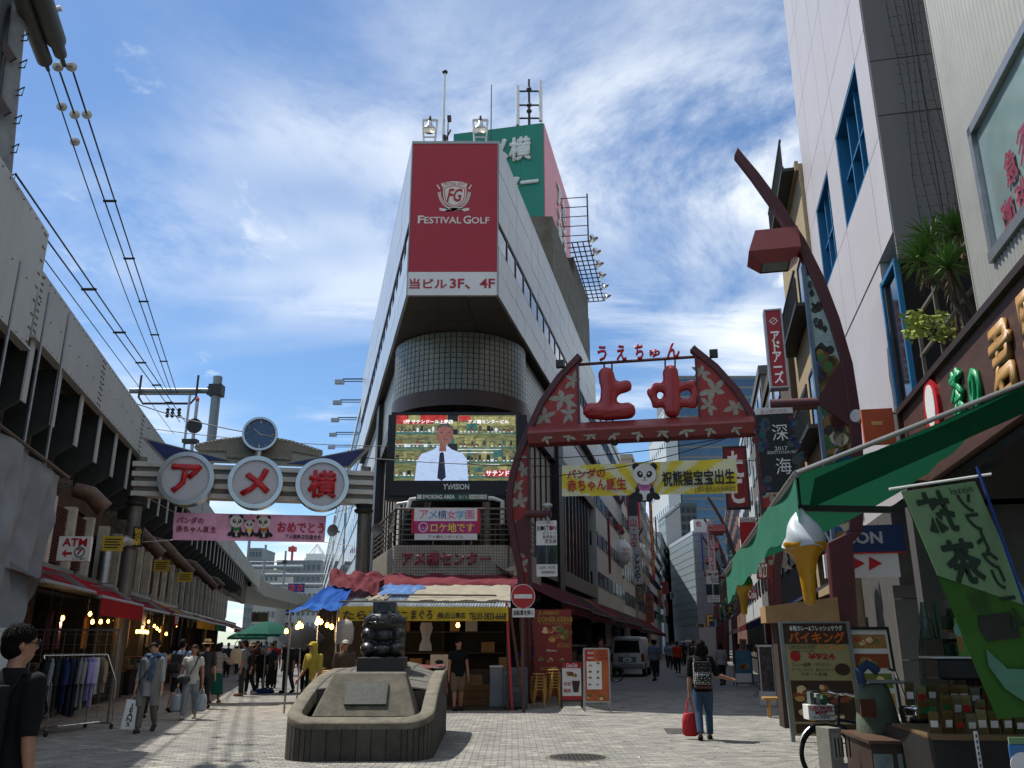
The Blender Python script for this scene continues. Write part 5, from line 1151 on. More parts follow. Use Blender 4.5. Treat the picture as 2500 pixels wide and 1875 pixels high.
psign('vertical_sign', 'dark red vertical sign with white brush lettering behind the yellow banner', (1767, 1094, 1830, 1236), 30, M('izakaya_red', '#7a1620', .5, var=.06), 'たこ', whiteink, frame=steeld, bold=.03)
# ---------------------------------------------------------------- tea shop on the right
FTE = fr((4.0, 0, 0), -pi/2-AR)
def fe(px, py, off=0): return L(FTE, px, py, off)
tea = thing('tea_shop_building', 'tea shop building with corrugated upper wall, brown fascia and terrace', 'building', FTE @ Matrix.Translation((-10, 0, 0)))
def tp_(mb, n_, m_, **k): return mb.build(n_, m_, tea, world=True, **k)
xc = fe(2381, 700)[0]; corr = M('corrugated_siding', '#9b9a92', .5, .15, var=.07, scale=1.0, dirt=.15)
w0x, w0z = fe(2397, 470)[0], fe(2427, 641)[1]; w1z = fe(2379, 300)[1]
def corru(x0, x1, z0, z1, y=0):
    m_ = MB(); n = int((x1-x0)/.03); vs = []
    for i in range(n+1):
        d = (0, -.022, -.022, 0)[i % 4]; x = x0+(x1-x0)*i/n; vs += [(x, y+d, z0), (x, y+d, z1)]
    m_.add(vs, [(2*i, 2*i+2, 2*i+3, 2*i+1) for i in range(n)]); return m_
for a, c, z0, z1 in ((xc, w0x, 5.7, 22), (w0x, -2, 5.7, w0z), (w0x, -2, w1z, 22)): o = tp_(corru(a, c, z0, z1).xf(FTE), 'corrugated_siding', corr, fix=False)
tp_(MB().box(xc+.02, -2, .03, 6, 5.7, 22).xf(FTE), 'upper_storey', greyp); tp_(MB().box(xc-.0, xc+.04, -.03, .5, 5.7, 22).xf(FTE), 'corner_trim', corr)
tp_(MB().box(w0x+.12, -2, .02, .06, w0z+.12, w1z-.12).xf(FTE), 'window_pane', M('pale_window', '#8fa3a3', .08, .2, var=.25, scale=.6, spec=1))
tp_(MB().box(w0x, w0x+.12, -.05, .1, w0z, w1z).box(w0x, -2, -.05, .1, w1z-.12, w1z).box(w0x, -2, -.07, .1, w0z-.02, w0z+.12).xf(FTE), 'window_frame', steel)
for ch, px, py, s_ in (('急', 2467, 405, .42), ('須', 2500, 350, .42), ('珈', 2462, 525, .42), ('琲', 2497, 480, .42)):
    c = fe(px, py); o = text(ch, (c[0]-s_*.45, c[0]+s_*.45, c[1]-s_*.5, c[1]+s_*.5), M('window_red_print', '#7d2038', .5, var=0), tea, y=.0, world=FTE, bold=.03, name='window_lettering')
fz1, fz0 = 5.6, 4.15; xf0 = fe(2218, 1000)[0]
tp_(MB().box(xf0, -2, -.12, .1, fz0, fz1).xf(FTE), 'fascia', M('fascia_wood', '#4a2f27', .55, var=.25, scale=1.5, stretch=(1, 1, 5), dirt=.2)); tp_(MB().box(xf0-.06, -2, -.2, .12, fz1, fz1+.1).box(xf0-.08, xf0, -.2, .12, fz0, fz1+.1).xf(FTE), 'fascia_trim', brownfr)
tp_(MB().box(xf0, xc, .1, 6, 5.3, 5.6).xf(FTE), 'terrace_slab', conc)
for ch, px, py, s_, m_ in (('茶', 2340, 962, .62, M('tea_green', '#0f8a55', .4)), ('の', 2382, 950, .5, MATS['tea_green']), ('君', 2450, 887, .85, M('tea_ochre', '#a37a45', .5, var=.1)), ('野', 2530, 800, .85, MATS['tea_ochre'])):
    c = fe(px, py, -.15); text(ch, (c[0]-s_*.42, c[0]+s_*.42, c[1]-s_*.55, c[1]+s_*.55), m_, tea, y=-.13, ext=.05, bold=.04, world=FTE, name='raised_letter')
c = fe(2278, 1000, -.15); n = 24; tp_(MB().disc(c, .4, -.18, -.1, n, .52).xf(FTE), 'round_emblem', redp)
tp_(MB().disc((c[0], c[1]+.06), .26, -.19, -.17, n, .34).xf(FTE), 'emblem_centre', whitesign)
tp_(MB().box(xf0+.0, -2, 3.4, 3.6, 0, 5.3).xf(FTE), 'shop_back_wall', dark); tp_(MB().box(xf0, -2, 0, 3.4, 4.0, 4.12).xf(FTE), 'shop_ceiling', dark); tp_(MB().box(-16.35, -15.9, -.05, .28, 0, 5.9).xf(FTE), 'granite_pilaster', M('granite', '#4b4b4a', .6, var=.25, scale=30))
# ground floor of the clad building: convenience shop sign and stone wall
st_ = M('stone_panel', '#55534f', .7, var=.12, scale=8)
for k, (z0, z1) in enumerate(((0, 1.25), (1.25, 2.55), (2.55, 2.85))):
    for a, c in ((-.2, 1.0), (1.0, 2.2), (2.2, 3.6), (3.6, 5)): pb(MB().box(a+.008, c-.008, 3.55, 3.68, z0+.008, z1-.008).xf(RN), 'stone_panel', st_)
Fl_ = RN @ Matrix.Translation((0, 3.3, 0)); ls = thing('convenience_sign', 'blue illuminated convenience shop sign with white arrow panel below', 'sign', Fl_)
b4 = LB(Fl_, 2010, 1285, 2212, 1346); b5 = LB(Fl_, 2010, 1348, 2200, 1408)
MB().box(b4[0], b4[1], 0, .2, b4[2], b4[3]).build('blue_box', M('sign_blue', '#12305f', .4, var=.05), ls); MB().box(b5[0], b5[1], .02, .2, b5[2], b4[2]-.03).build('white_panel', whitesign, ls); MB().box(b4[0], b4[1], -.01, .2, b4[2]-.03, b4[2]).build('red_line', redp, ls)
text('SON', LB(Fl_, 2068, 1300, 2155, 1326), M('sign_letter', '#b7b9bd', .5, var=0), ls, bold=.04); text('LAW', LB(Fl_, 1972, 1300, 2055, 1326), MATS['sign_letter'], ls, bold=.04)
ar_ = MB()
for x0_ in (2080, 2122): ar_.prism([L(Fl_, x0_, 1359), L(Fl_, x0_+32, 1375), L(Fl_, x0_, 1393)], .01, .03)
ar_.build('red_arrow', redp, ls)
MB().box(.85, 1.0, -.2, -.1, .0, 3.3).box(1.02, 1.1, -.18, -.08, 0, 3.3).build('door_frame', steel, thing('shop_door_frame', 'pale metal door frame upright by the stone wall', 'door frame', Fl_))
q = RN @ Vector((.35, 0, 0)); ap = thing('wall_spotlight', 'small spotlight on an arm in front of the granite pilaster', 'spotlight', fr(P(2100, 1018, 15.2), 0)); MB().tube([(0, 0, 0), (1.0, 0, .12)], .025).build('arm', steel, ap); MB().tube([(-.12, -.1, 0), (.05, .02, 0)], .12, 12).build('lamp_head', steel, ap, smooth=40)
# ---------------------------------------------------------------- terrace plants
leafm = M('dracaena_leaf', '#4f7034', .45, var=.35, scale=3); leafd = M('dry_leaf', '#6d5a3a', .8, var=.3); stemm = M('plant_stem', '#4f4030', .85, var=.2)
def rosette(m_, c, n, l, rr, droop=.5):
    for k in range(n):
        a = rr.uniform(0, 2*pi); el = rr.uniform(-.35, 1.35); ln = l*rr.uniform(.7, 1.1); d = Vector((cos(a)*cos(el), sin(a)*cos(el), sin(el))); s_ = Vector((-sin(a), cos(a), 0))*.022
        p0 = c; p1 = c+d*ln*.5; p2 = c+d*ln+Vector((0, 0, -droop*ln*.35)); m_.add([p0-s_*.5, p0+s_*.5, p1+s_, p1-s_, p2], [(0, 1, 2, 3), (3, 2, 4)])
def dracaena(lab, base, heads, seed):
    rr = random.Random(seed); r = thing('dracaena_plant', lab, 'plant', fr(base, 0)); b_ = Vector(base)
    for k, h in enumerate(heads):
        h = Vector(h); MB().tube([b_+Vector((.05*k, 0, 0)), b_.lerp(h, .5)+Vector((.12, 0, -.05)), h], [.045, .035, .028], 7).build('stem', stemm, r, world=True, smooth=50)
        m_ = MB(); rosette(m_, h, 95, .62, rr); m_.build('leaves', leafm, r, world=True, fix=False); m_ = MB()
        for i in range(26): a = rr.uniform(0, 2*pi); p = h-Vector((0, 0, rr.uniform(.0, .3))); q = p+Vector((cos(a)*.14, sin(a)*.14, -rr.uniform(.2, .45))); s_ = Vector((-sin(a), cos(a), 0))*.015; m_.add([p-s_, p+s_, q], [(0, 1, 2)])
        m_.build('dry_leaves', leafd, r, world=True, fix=False)
dracaena('tall dracaena with spiky green rosettes on the terrace, beside the corrugated wall', P(2398, 860, 11.6), [P(2340, 570, 11.8), P(2250, 635, 12.2), P(2315, 655, 11.4)], 3)
dracaena('shorter dracaena nearer the fairy lights on the terrace', P(2350, 880, 12.6), [P(2275, 590, 12.6)], 8)
r = thing('maple_sapling', 'small yellow-green leafy sapling on the terrace', 'plant', fr(P(2350, 850, 12.9), 0)); rr = random.Random(5)
MB().tube([P(2350, 860, 12.9), P(2310, 830, 12.9), P(2250, 800, 12.9), P(2215, 790, 12.9)], [.03, .025, .018, .01], 6).tube([P(2310, 830, 12.9), P(2325, 790, 12.9)], .014, 5).build('branch', stemm, r, world=True); m_ = MB()
for k in range(300):
    c = P(rr.choice((2225, 2240, 2270, 2300, 2330))+rr.gauss(0, 13), rr.choice((775, 785, 800, 815))+rr.gauss(0, 9), 12.9+rr.gauss(0, .18)); a = rr.uniform(0, 6.3); u = Vector((cos(a), sin(a)*.6, sin(a*3)*.7)).normalized()*.05; v = u.cross(Vector((rr.uniform(-1, 1), 1, rr.uniform(-1, 1)))).normalized()*.035
    m_.add([c-u, c+v, c+u*1.2, c-v], [(0, 1, 2, 3)])
m_.build('leaves', M('maple_leaf', '#8a9440', .5, var=.3), r, world=True, fix=False)
tr_ = thing('terrace_railing', 'rusty metal terrace railing holding the plants', 'railing', FTE @ Matrix.Translation((-13, 0, 5.6))); g = MB()
for x in (-14.6, -13.4, -12.2, -11.0): g.bar((x, .2, 5.6), (x, .2, 7.3), .06)
for z in (6.5, 7.2): g.bar((-14.7, .2, z), (-10.8, .2, z), .05)
g.bar((-14.4, .1, 5.7), (-12.4, .1, 8.2), .06).build('rails', M('old_grey_bar', '#6e6a62', .6, .4, dirt=.3), tr_) if False else g.xf(FTE).build('rails', M('old_grey_bar', '#6e6a62', .6, .4, dirt=.3), tr_, world=True)
# ---------------------------------------------------------------- green awning, cones, flag
aw = thing('green_awning', 'long green awning of the tea shop reaching over the counter', 'awning', fr((4, 10, 0), 0)); gcl = cloth_mat('awning_shaded_green', '#1a5c42', .22, var=.12)  # dark green: the underside's shade put into the canvas colour
nl, fl_, nr_, fr_ = P(1945, 1155, 8.2), P(1772, 1398, 13.6), P(2560, 912, 7.6), FTE @ Vector((-15.2, -.1, 4.3))
MB().grid(lambda u, v: nl.lerp(fl_, u).lerp(nr_.lerp(fr_, u), v)+Vector((0, 0, -.1*sin(pi*v)-.02*sin(u*25)*v)), 30, 16).build('canvas', gcl, aw, world=True, smooth=60, fix=False)
MB().grid(lambda u, v: nl.lerp(fl_, u)+Vector((-.02+.03*sin(u*15), 0, -(.45 if v else 0)*1-.03*sin(u*40)*v)), 40, 1).build('valance', cloth_mat('sunlit_valance_green', '#4a9078', .4, var=.1), aw, world=True, smooth=60, fix=False)  # valance in a paler green, sunlight put into the cloth colour
MB().tube([nl, fl_], .035).build('front_bar', alu, aw, world=True); MB().tube([nl, nr_], .025).build('edge_bar', alu, aw, world=True)
g = MB(); m1 = nl.lerp(fl_, .25); m2 = nr_.lerp(fr_, .25)-Vector((0, 0, .5)); MB().bar(m1, m1.lerp(m2, .5)-Vector((0, 0, .3)), .07).build('folding_arm', steeld, aw, world=True); MB().bar(m1.lerp(m2, .5)-Vector((0, 0, .3)), m2, .08).build('folding_arm', steeld, aw, world=True)
MB().grid(lambda u, v: (nl+Vector((.1, 0, -.02))).lerp(nr_, .03+u*.97)+Vector((0, .25*v, -.26*v-.06*(1-u))), 20, 2).build('inner_flap', gcl, aw, world=True, smooth=60, fix=False)
swirl = M('soft_serve_white', '#b9c2c8', .35, var=.04); wafer = M('wafer_yellow', '#b8830f', .45, var=.1, scale=9); mint = M('soft_serve_green', '#3f8f45', .4, var=.1)
def cone(lab, px, ptop, pbot, Y, m_, hang):
    a, c = P(px, ptop, Y), P(px, pbot, Y); h = a.z-c.z; r = thing('soft_serve_display', lab, 'display cone', fr((a.x, Y, c.z), 0)); g = MB(); rings = []; N = 40
    R = h*.225
    for i in range(34):
        t_ = i/33; z = h*(.585+.415*t_); rad = R*.97*max(.02, cos(t_*pi/2))**.8
        rings.append([(cos(2*pi*j/N)*rad*(1+.09*sin(2*pi*j/N*3+t_*7)*(1-t_*.7)), sin(2*pi*j/N)*rad*(1+.09*sin(2*pi*j/N*3+t_*7)*(1-t_*.7)), z+.018*h*sin(2*pi*j/N*3+t_*7)) for j in range(N)])
    g.loft(rings); g.build('swirl', m_, r, smooth=60)
    pr = [(.05, 0), (.22, .015), (.27, .05), (.36, .30), (.47, .42), (.62, .50), (.9, .57), (1.0, .62), (.985, .635), (.9, .61), (.5, .59)]; N = 36
    g = MB(); g.loft([[(R*rad*cos(2*pi*j/N)*(1+.04*sin(8*2*pi*j/N)*(z > .5)), R*rad*sin(2*pi*j/N)*(1+.04*sin(8*2*pi*j/N)*(z > .5)), h*(z+(.008*sin(6*2*pi*j/N) if z > .55 else 0))) for j in range(N)] for rad, z in pr]); g.build('wafer', wafer, r, smooth=60)
    MB().tube([(0, 0, h), (0, 0, h+hang)], .012, 5).build('cord', black, r)
cone('white-topped plastic soft serve cone hanging from the awning corner', 1955, 1243, 1478, 8.35, swirl, .35); cone('green-topped plastic soft serve cone at the far end of the awning', 1809, 1385, 1502, 13.2, mint, .2)
O_, TL_, TR_ = P(2437, 1757, 7.15), P(2201, 1200, 7.0), P(2378, 1175, 6.9); ex, ez = TR_-TL_, TL_-O_; ey = ex.cross(ez).normalized()*-1
FM = Matrix(((ex.x, ey.x, ez.x, O_.x), (ex.y, ey.y, ez.y, O_.y), (ex.z, ey.z, ez.z, O_.z), (0, 0, 0, 1)))
fg = thing('matcha_flag', 'green matcha soft serve flag seen from behind under the awning', 'flag', fr(O_, 0)); fl3 = [cloth_mat('flag_pale', '#7fa078', .25, var=.12), cloth_mat('flag_green', '#355c28', .12, var=.2)]
n_ = Vector((0, 0, 0))
MB().grid(lambda u, v: (u, .01+.015*sin(v*9), v), 12, 30).xf(FM).build('cloth', fl3[1], fg, world=True, smooth=60, fix=False)
MB().prism([(0, .62), (1, .44), (1, 1), (0, 1)], -.02, -.006).xf(FM).build('pale_field', fl3[0], fg, world=True)
fk = M('flag_dark_print', '#0f2a18', .8, var=.1)
text('抹', (.12, .55, .80, .98), fk, fg, y=-.026, world=FM, bold=.04, mirror=True); text('茶', (.18, .62, .57, .76), fk, fg, y=-.026, world=FM, bold=.04, mirror=True); text('ソフトクリーム', (.66, .86, .36, .95), fk, fg, y=-.026, world=FM, bold=.04, vert=True, mirror=True); text('nissei', (.62, .92, .955, .985), fk, fg, y=-.026, world=FM, mirror=True)
wh = MB()
for k in range(7): wh.bar((.30+k*.03, -.02, .44), (.27+k*.04, -.02, .53), .008, .006)
wh.xf(FM).build('whisk_print', M('whisk_grey', '#3a3f36', .8), fg, world=True); MB().prism([(.28, .32), (.72, .32), (.76, .40), (.72, .43), (.3, .43), (.25, .38)], -.012, 0).xf(FM).build('bowl_print', M('bowl_print', '#24251f', .8, var=.2), fg, world=True)
MB().prism([(.22, .29), (.38, .20), (.62, .19), (.86, .10), (1.0, .05), (1, -.0), (.72, .0), (.45, .05), (.25, .12), (.16, .22)], -.014, 0).xf(FM).build('cream_print', M('cream_print', '#4f8068', .8, var=.15), fg, world=True)
MB().tube([P(2385, 1140, 6.9), P(2512, 1500, 6.7)], .014, 6).build('pole', M('flag_pole_blue', '#1c3a78', .4), fg, world=True); MB().tube([TL_+Vector((-.1, 0, .02)), TR_+Vector((.15, 0, .06))], .012, 6).build('crossbar', white, fg, world=True)
# ---------------------------------------------------------------- blocks down the right street and far off
def tower(name, lab, T, w_, d_, h_, m_, nx, nz, wm=glass, ww=.6, wh_=.5, z0=4., sides='f', fm=None, mull=False):
    r = thing(name, lab, 'building', T); MB().box(-w_/2, w_/2, 0, d_, 0, h_).build('walls', m_, r); MB().box(-w_/2-.1, w_/2+.1, -.1, d_+.1, h_, h_+.5).build('roof_parapet', m_, r)
    def face(W, n, TT):
        dx, dz = W/n, (h_-z0)/nz; me = MB().box(-dx*ww/2, dx*ww/2, -.06, .1, -dz*wh_/2, dz*wh_/2).mesh('window', wm)
        for i in range(n):
            for j in range(nz): inst('window', me, r, TT @ Matrix.Translation((-W/2+(i+.5)*dx, 0, z0+(j+.5)*dz)))
    if 'f' in sides: face(w_, nx, I4)
    if 'l' in sides: face(d_, max(2, int(nx*d_/w_)), Matrix.Translation((-w_/2, d_/2, 0)) @ Matrix.Rotation(-pi/2, 4, 'Z'))
    if 'r' in sides: face(d_, max(2, int(nx*d_/w_)), Matrix.Translation((w_/2, d_/2, 0)) @ Matrix.Rotation(pi/2, 4, 'Z'))
    return r
def tow(name, lab, x0, x1, ytop, Y, d_, m_, nx, nz, rz=0, **k):
    a, c = P(x0, ytop, Y), P(x1, ytop, Y); return tower(name, lab, fr(((a.x+c.x)/2, Y, 0), rz), c.x-a.x, d_, a.z, m_, nx, nz, **k)
tw = M('tower_grey', '#6e7476', .6, var=.05, scale=.1); twl = M('tower_pale', '#b3b8b8', .6, var=.05, scale=.1); tgl = M('tower_glass', '#4a6478', .15, .5, var=.12, scale=.15)
tow('office_tower', 'large grey glass office tower behind the red gate', 1648, 1900, 922, 215, 30, tw, 14, 22, wm=tgl, ww=.92, wh_=.72, z0=10)
tow('slab_tower', 'pale windowless slab tower beside the glass office tower', 1621, 1650, 1005, 205, 25, twl, 1, 10, ww=.25, wh_=.25, sides='l')
tow('concrete_tower', 'grey concrete slab with few windows at the street end', 1648, 1692, 1240, 165, 20, M('slab_conc', '#7e878a', .8, var=.08, scale=.1), 2, 10, ww=.3, wh_=.3, sides='l')
tow('ribbed_block', 'dark ribbed apartment block beside the white tiled building', 1660, 1700, 1235, 150, 15, M('ribbed_grey', '#4b5254', .8, var=.15), 3, 14, wm=M('balcony_dark', '#2b3032', .8), ww=.7, wh_=.6)
wt = tow('tiled_building', 'white tiled narrow building with a blue vertical stripe', 1692, 1755, 1305, 118, 18, M('white_tile', '#a9b3b9', .45, var=.05), 5, 12, wm=M('tile_shade', '#8d999f', .4, var=.05), ww=.94, wh_=.9, sides='fl')
Fw = fr((0, 117.8, 0), 0); b4 = LB(Fw, 1711, 1300, 1719, 1392); r = thing('blue_stripe_sign', 'blue vertical stripe sign on the white tiled building', 'sign', Fw); MB().box(b4[0], b4[1], 0, .2, b4[2], b4[3]).build('sign_box', M('stripe_blue', '#1c2fa0', .5), r)
r = thing('rooftop_sign', 'white rooftop sign with a red character on the tiled building', 'sign', Fw); b4 = LB(Fw, 1692, 1268, 1735, 1300); MB().box(b4[0], b4[1], 0, 2, b4[2], b4[3]).build('sign_box', white, r); text('松', LB(Fw, 1699, 1272, 1712, 1286), redink, r, bold=.03)
tow('far_block', 'small pale block closing the far end of the right street', 1612, 1650, 1372, 260, 20, twl, 4, 5)
tow('far_block', 'low grey block at the very end of the right street', 1655, 1705, 1490, 240, 20, twl, 4, 3)
# wedge's neighbours on the right street
def rowblock(lab, F, s0, s1, dpt, h_, m_, nx, nz, off=0, z0=4.2, wm=glass, **k):
    T = F @ Matrix.Translation(((s0+s1)/2, off, 0)); return tower('street_building', lab, T, s1-s0, dpt, h_, m_, nx, nz, wm=wm, z0=z0, **k)
rowblock('pale panelled building next after the wedge building on the right street', FWR, 28.3, 47.2, 9, 16.6, panelw, 7, 5, off=.2, ww=.8, wh_=.35, sides='fl')
rowblock('grey building with red signs further down the right street', FWR, 47.4, 62, 9, 15.5, palepan, 6, 5, off=.4)
rowblock('brownish building beyond the red signs', FWR, 62.2, 84, 9, 20, M('tan_render', '#8f8778', .8, var=.12), 8, 7, off=.2); rowblock('white building near the far end, wedge side', FWR, 84.2, 120, 9, 17, twl, 12, 6, off=.2); rowblock('last grey building on the wedge side', FWR, 120.3, 180, 9, 19, tw, 14, 6)
FLN = FWL
rowblock('long pale building after the wedge building on the left street', FLN, -52, -28.3, 9, 17.6, panelw2, 8, 6, off=.2, ww=.8, wh_=.5); rowblock('glazed building farther along the left street', FLN, -90, -52.3, 9, 18.2, panelw, 10, 6, off=.1, ww=.8, wh_=.5); rowblock('last building in view on the left street', FLN, -165, -90.4, 9, 17.5, twl, 16, 6)
tow('white_block', 'white block under the bridge beams at the end of the left street', 700, 800, 1440, 235, 20, twl, 8, 3)
fo = tow('grey_office', 'grey office block with pyramid frame on its roof beyond the viaduct', 676, 785, 1372, 260, 22, tw, 9, 6, z0=6); zt = P(700, 1372, 260).z; a = P(728, 1372, 260).x; c = P(785, 1372, 260).x; cx = fo.matrix_world.translation.x
g = MB()
for x in (a, c): g.bar((x-cx, 4, zt), ((a+c)/2-cx, 8, zt+6.3), .35)
for x in (a, c): g.bar((x-cx, 14, zt), ((a+c)/2-cx, 8, zt+6.3), .35)
g.build('pyramid_frame', white, fo); MB().box((a+c)/2-cx-2.5, (a+c)/2-cx+2.5, 5, 10, zt+.5, zt+3).build('roof_plant', white, fo)
tow('stepped_block', 'cream stepped apartment block behind the curving track', 625, 680, 1395, 225, 16, M('pale_cream', '#9b9a90', .8, var=.1), 5, 5); tow('tall_block', 'tall sign-topped block seen between viaduct and gantry', 608, 640, 1342, 250, 14, tw, 4, 9)
rm = thing('radio_mast', 'small red and white radio mast on the far grey office', 'mast', fr(P(712, 1372, 268), 0)); MB().bar((0, 0, 0), (0, 0, 5), .6).box(-1.1, 1.1, -1, 1, 3.2, 4.6).build('lattice', M('aviation_red', '#b5403a', .6), rm)
for k, (x0_, x1_) in enumerate(((704, 722), (724, 742))): psign('blue_hoarding', '%s blue hoarding with red lettering beside the curving track' % ('first', 'second')[k], (x0_, 1424, x1_, 1446), 150, M('hoarding_blue', '#1c2560', .5), 'ホ', M('neon_red', '#c02030', .5, var=0), rz=0)
# right side rows
FRR = fr((4.1, 0, 0), -pi/2-AR)
rowblock('dark building behind the deep sea banner', FRR, -46, -33.2, 8, 14, M('brown_render', '#4f4740', .8, var=.15), 4, 4); rowblock('grey building with ladder pipes beyond', FRR, -60, -46.3, 8, 16, M('dim_grey', '#5f5f5c', .8, var=.15), 5, 5); rowblock('white shop building on the right of the far street', FRR, -85, -60.3, 8, 17, twl, 8, 6); rowblock('far right brick building', FRR, -128, -85.3, 8, 18, M('brick_brown', '#6a4a3c', .85, var=.15), 10, 6)
# projecting signs down the street
S_ = [('tall red building sign beside the street lamp', (1527, 1150, 1562, 1290), 75, '#a31a20', None, None), ('white sign with red mountain and ski lettering', (1535, 1260, 1560, 1345), 73, '#9fa2a6', '山・スキ', '#a31a20'), ('grey-white sign with black hiragana', (1543, 1345, 1568, 1425), 80, '#9da2a6', 'とらや', '#141414'), ('narrow yellow vertical sign', (1571, 1300, 1577, 1445), 84, '#b8941c', None, None), ('tall red pachinko sign with yellow lettering', (1583, 1210, 1600, 1415), 88, '#8f1a1e', 'パチンコ＆スロットエスパ', '#d8a830'), ('narrow white sign with green top', (1598, 1262, 1606, 1350), 95, '#a9adb0', None, None), ('orange-red square sign above the awnings', (1575, 1450, 1597, 1520), 60, '#9c3a20', None, None), ('white and red vertical dating cafe sign', (1724, 1272, 1749, 1400), 75, '#b5a6a8', '出会いカフェ', '#a01c34'), ('small red shop sign far down the street', (1615, 1420, 1632, 1450), 110, '#99242a', None, None), ('small white sign among the far lamps', (1727, 1425, 1745, 1448), 90, '#a8a8a4', None, None), ('blue sign low on the right row', (1722, 1500, 1745, 1530), 70, '#18305c', 'F', '#d8a830')]
for i, (lb, bx_, Y, c, tt, tcl) in enumerate(S_):
    psign('vertical_sign', lb, bx_, Y, M('street_sign_%d' % i, c, .5, var=.08), tt, M('street_print_%d' % i, tcl, .6, var=0) if tt else None, depth=1.2 if i == 0 else .4)
b4 = None
gb2 = thing('golf_ball_sign', 'giant half golf ball sign on the grey building', 'sign', fr(P(1512, 1350, 68), 0)); gbm = MB(); N = 24
for i in range(N+1): pass
gbm.ell((0, 0, 0), 1.05, 28, 18); gbm.build('ball', M('golf_ball', '#a9abab', .5, var=.05, bump=1, bscale=9), gb2, smooth=60); text('FESTIVAL\nGOLF', (.15, .85, -.25, .3), redink, gb2, y=-1.02)
boston(fr((0, 66, 0), -AR), (1723, 1392, 1758, 1470), 'far exhibition poster banner with two portraits on the right street lamp', -.1)
hb = hang_banner('poster_banner', 'white and red concert banner behind the green awning', fr((0, 33, 0), -AR), (1805, 1263, 1850, 1340), 0, [((1805, 1275, 1850, 1340), redp)], -.1)
text('ほっとタウンうえの', LB(fr((0, 33, 0), -AR), 1806, 1267, 1845, 1273, -.1), ink, hb, y=-.11)
# far gate down the right street
FGf = fr((0, 150, 0), -AR); fgg = thing('far_street_gate', 'small far copy of the red gate across the street end', 'gate', FGf); b4 = LB(FGf, 1660, 1492, 1712, 1500); MB().box(b4[0], b4[1], 0, .6, b4[2], b4[3]).build('cross_beam', maroon2, fgg)
for x in (b4[0], b4[1]): MB().box(x-.3, x+.3, 0, .5, 0, b4[2]).build('pillar', maroon, fgg)
text('中上', LB(FGf, 1672, 1480, 1702, 1491), redp, fgg, y=0, ext=.2, bold=.04); b5 = LB(FGf, 1666, 1503, 1708, 1511); MB().box(b5[0], b5[1], 0, .05, b5[2], b5[3]).build('banner', ycl, fgg)
# ---------------------------------------------------------------- statue planter in the middle of the square
pq = fr((-2.28, 15.3, 0), radians(1.5))
stone = M('exposed_aggregate', '#6f695b', .9, var=.3, scale=5, bump=.9, bscale=70, dirt=.45, dcol='#38342a'); stoned = M('shaded_grooved_stone', '#4d4942', .92, var=.25, scale=4, bump=.8, bscale=60, dirt=.5, dcol='#24211d')  # wall stone darker than the rim: shade put into its colour
slate = M('paved_slab', '#56534c', .8, var=.2, scale=3, bump=.4, bscale=40)
pl = thing('statue_planter', 'low rounded stone planter with grooved sides carrying the black statue', 'planter', pq)
W2_, Y0_, Y1_ = 1.06, -2.25, 2.35
def hh(y):
    t_ = (y-Y0_)/(Y1_-Y0_); return .52+.62*min(1, max(0, 1-(1-min(1, t_*1.05))**2.4))-.0
def outline(ins, n=8, r=.42):
    a = []; w_ = W2_-ins; y0 = Y0_+ins; y1 = Y1_-ins; rr_ = max(.05, r-ins)
    for (cx, cy, a0) in ((w_-rr_, y1-rr_, 0), (-w_+rr_, y1-rr_, pi/2), (-w_+rr_, y0+rr_, pi), (w_-rr_, y0+rr_, 1.5*pi)):
        for i in range(n+1): t_ = a0+pi/2*i/n; a.append((cx+rr_*cos(t_), cy+rr_*sin(t_)))
        if a0 in (0, pi):
            pass
    out = []
    for p, q in zip(a, a[1:]+a[:1]):
        m = max(1, int(hypot(q[0]-p[0], q[1]-p[1])/.2))
        for i in range(m): out.append((p[0]+(q[0]-p[0])*i/m, p[1]+(q[1]-p[1])*i/m))
    return out
oo = outline(0); g = MB(); g.loft([[(x, y, 0) for x, y in oo], [(x, y, hh(y)-.09) for x, y in oo]], False); g.build('grooved_wall', stoned, pl, smooth=50)
# upright ribs that make the grooves
acc = 0; last = oo[0]
for k in range(len(oo)):
    p, q = oo[k], oo[(k+1) % len(oo)]; m = Vector(((p[0]+q[0])/2, (p[1]+q[1])/2)); d = Vector((q[0]-p[0], q[1]-p[1])); a = atan2(d.y, d.x)
    T = Matrix.Translation((m.x, m.y, 0)) @ Matrix.Rotation(a, 4, 'Z')
    if d.length > .04: MB().box(-d.length/2+.007, d.length/2-.007, -.022, .03, 0, hh(m.y)-.1).xf(T).build('facing_board', stoned, pl)
o0, o1, o2, o3 = outline(-.03), outline(-.03), outline(.16), outline(.17)
n_ = min(len(o0), len(o2)); 
def ring_pts(ins, dz, n=120):
    o = outline(ins); L_ = [0]
    for p, q in zip(o, o[1:]+o[:1]): L_.append(L_[-1]+hypot(q[0]-p[0], q[1]-p[1]))
    res = []
    for i in range(n):
        s_ = L_[-1]*i/n; k = max(j for j in range(len(L_)) if L_[j] <= s_); p = o[k % len(o)]; q = o[(k+1) % len(o)]; t_ = (s_-L_[k])/max(1e-6, L_[k+1]-L_[k]) if k+1 < len(L_) else 0
        x, y = p[0]+(q[0]-p[0])*t_, p[1]+(q[1]-p[1])*t_; res.append((x, y, hh(y)+dz))
    return res
def floorz(y): return .42+.0*(y)
rim = MB(); rim.loft([ring_pts(-.02, -.1), ring_pts(-.028, -.03), ring_pts(-.02, -.012), ring_pts(.0, .0), ring_pts(.17, -.004), ring_pts(.18, -.016), ring_pts(.185, -.2)], False); rim.build('rim', stone, pl, smooth=50)
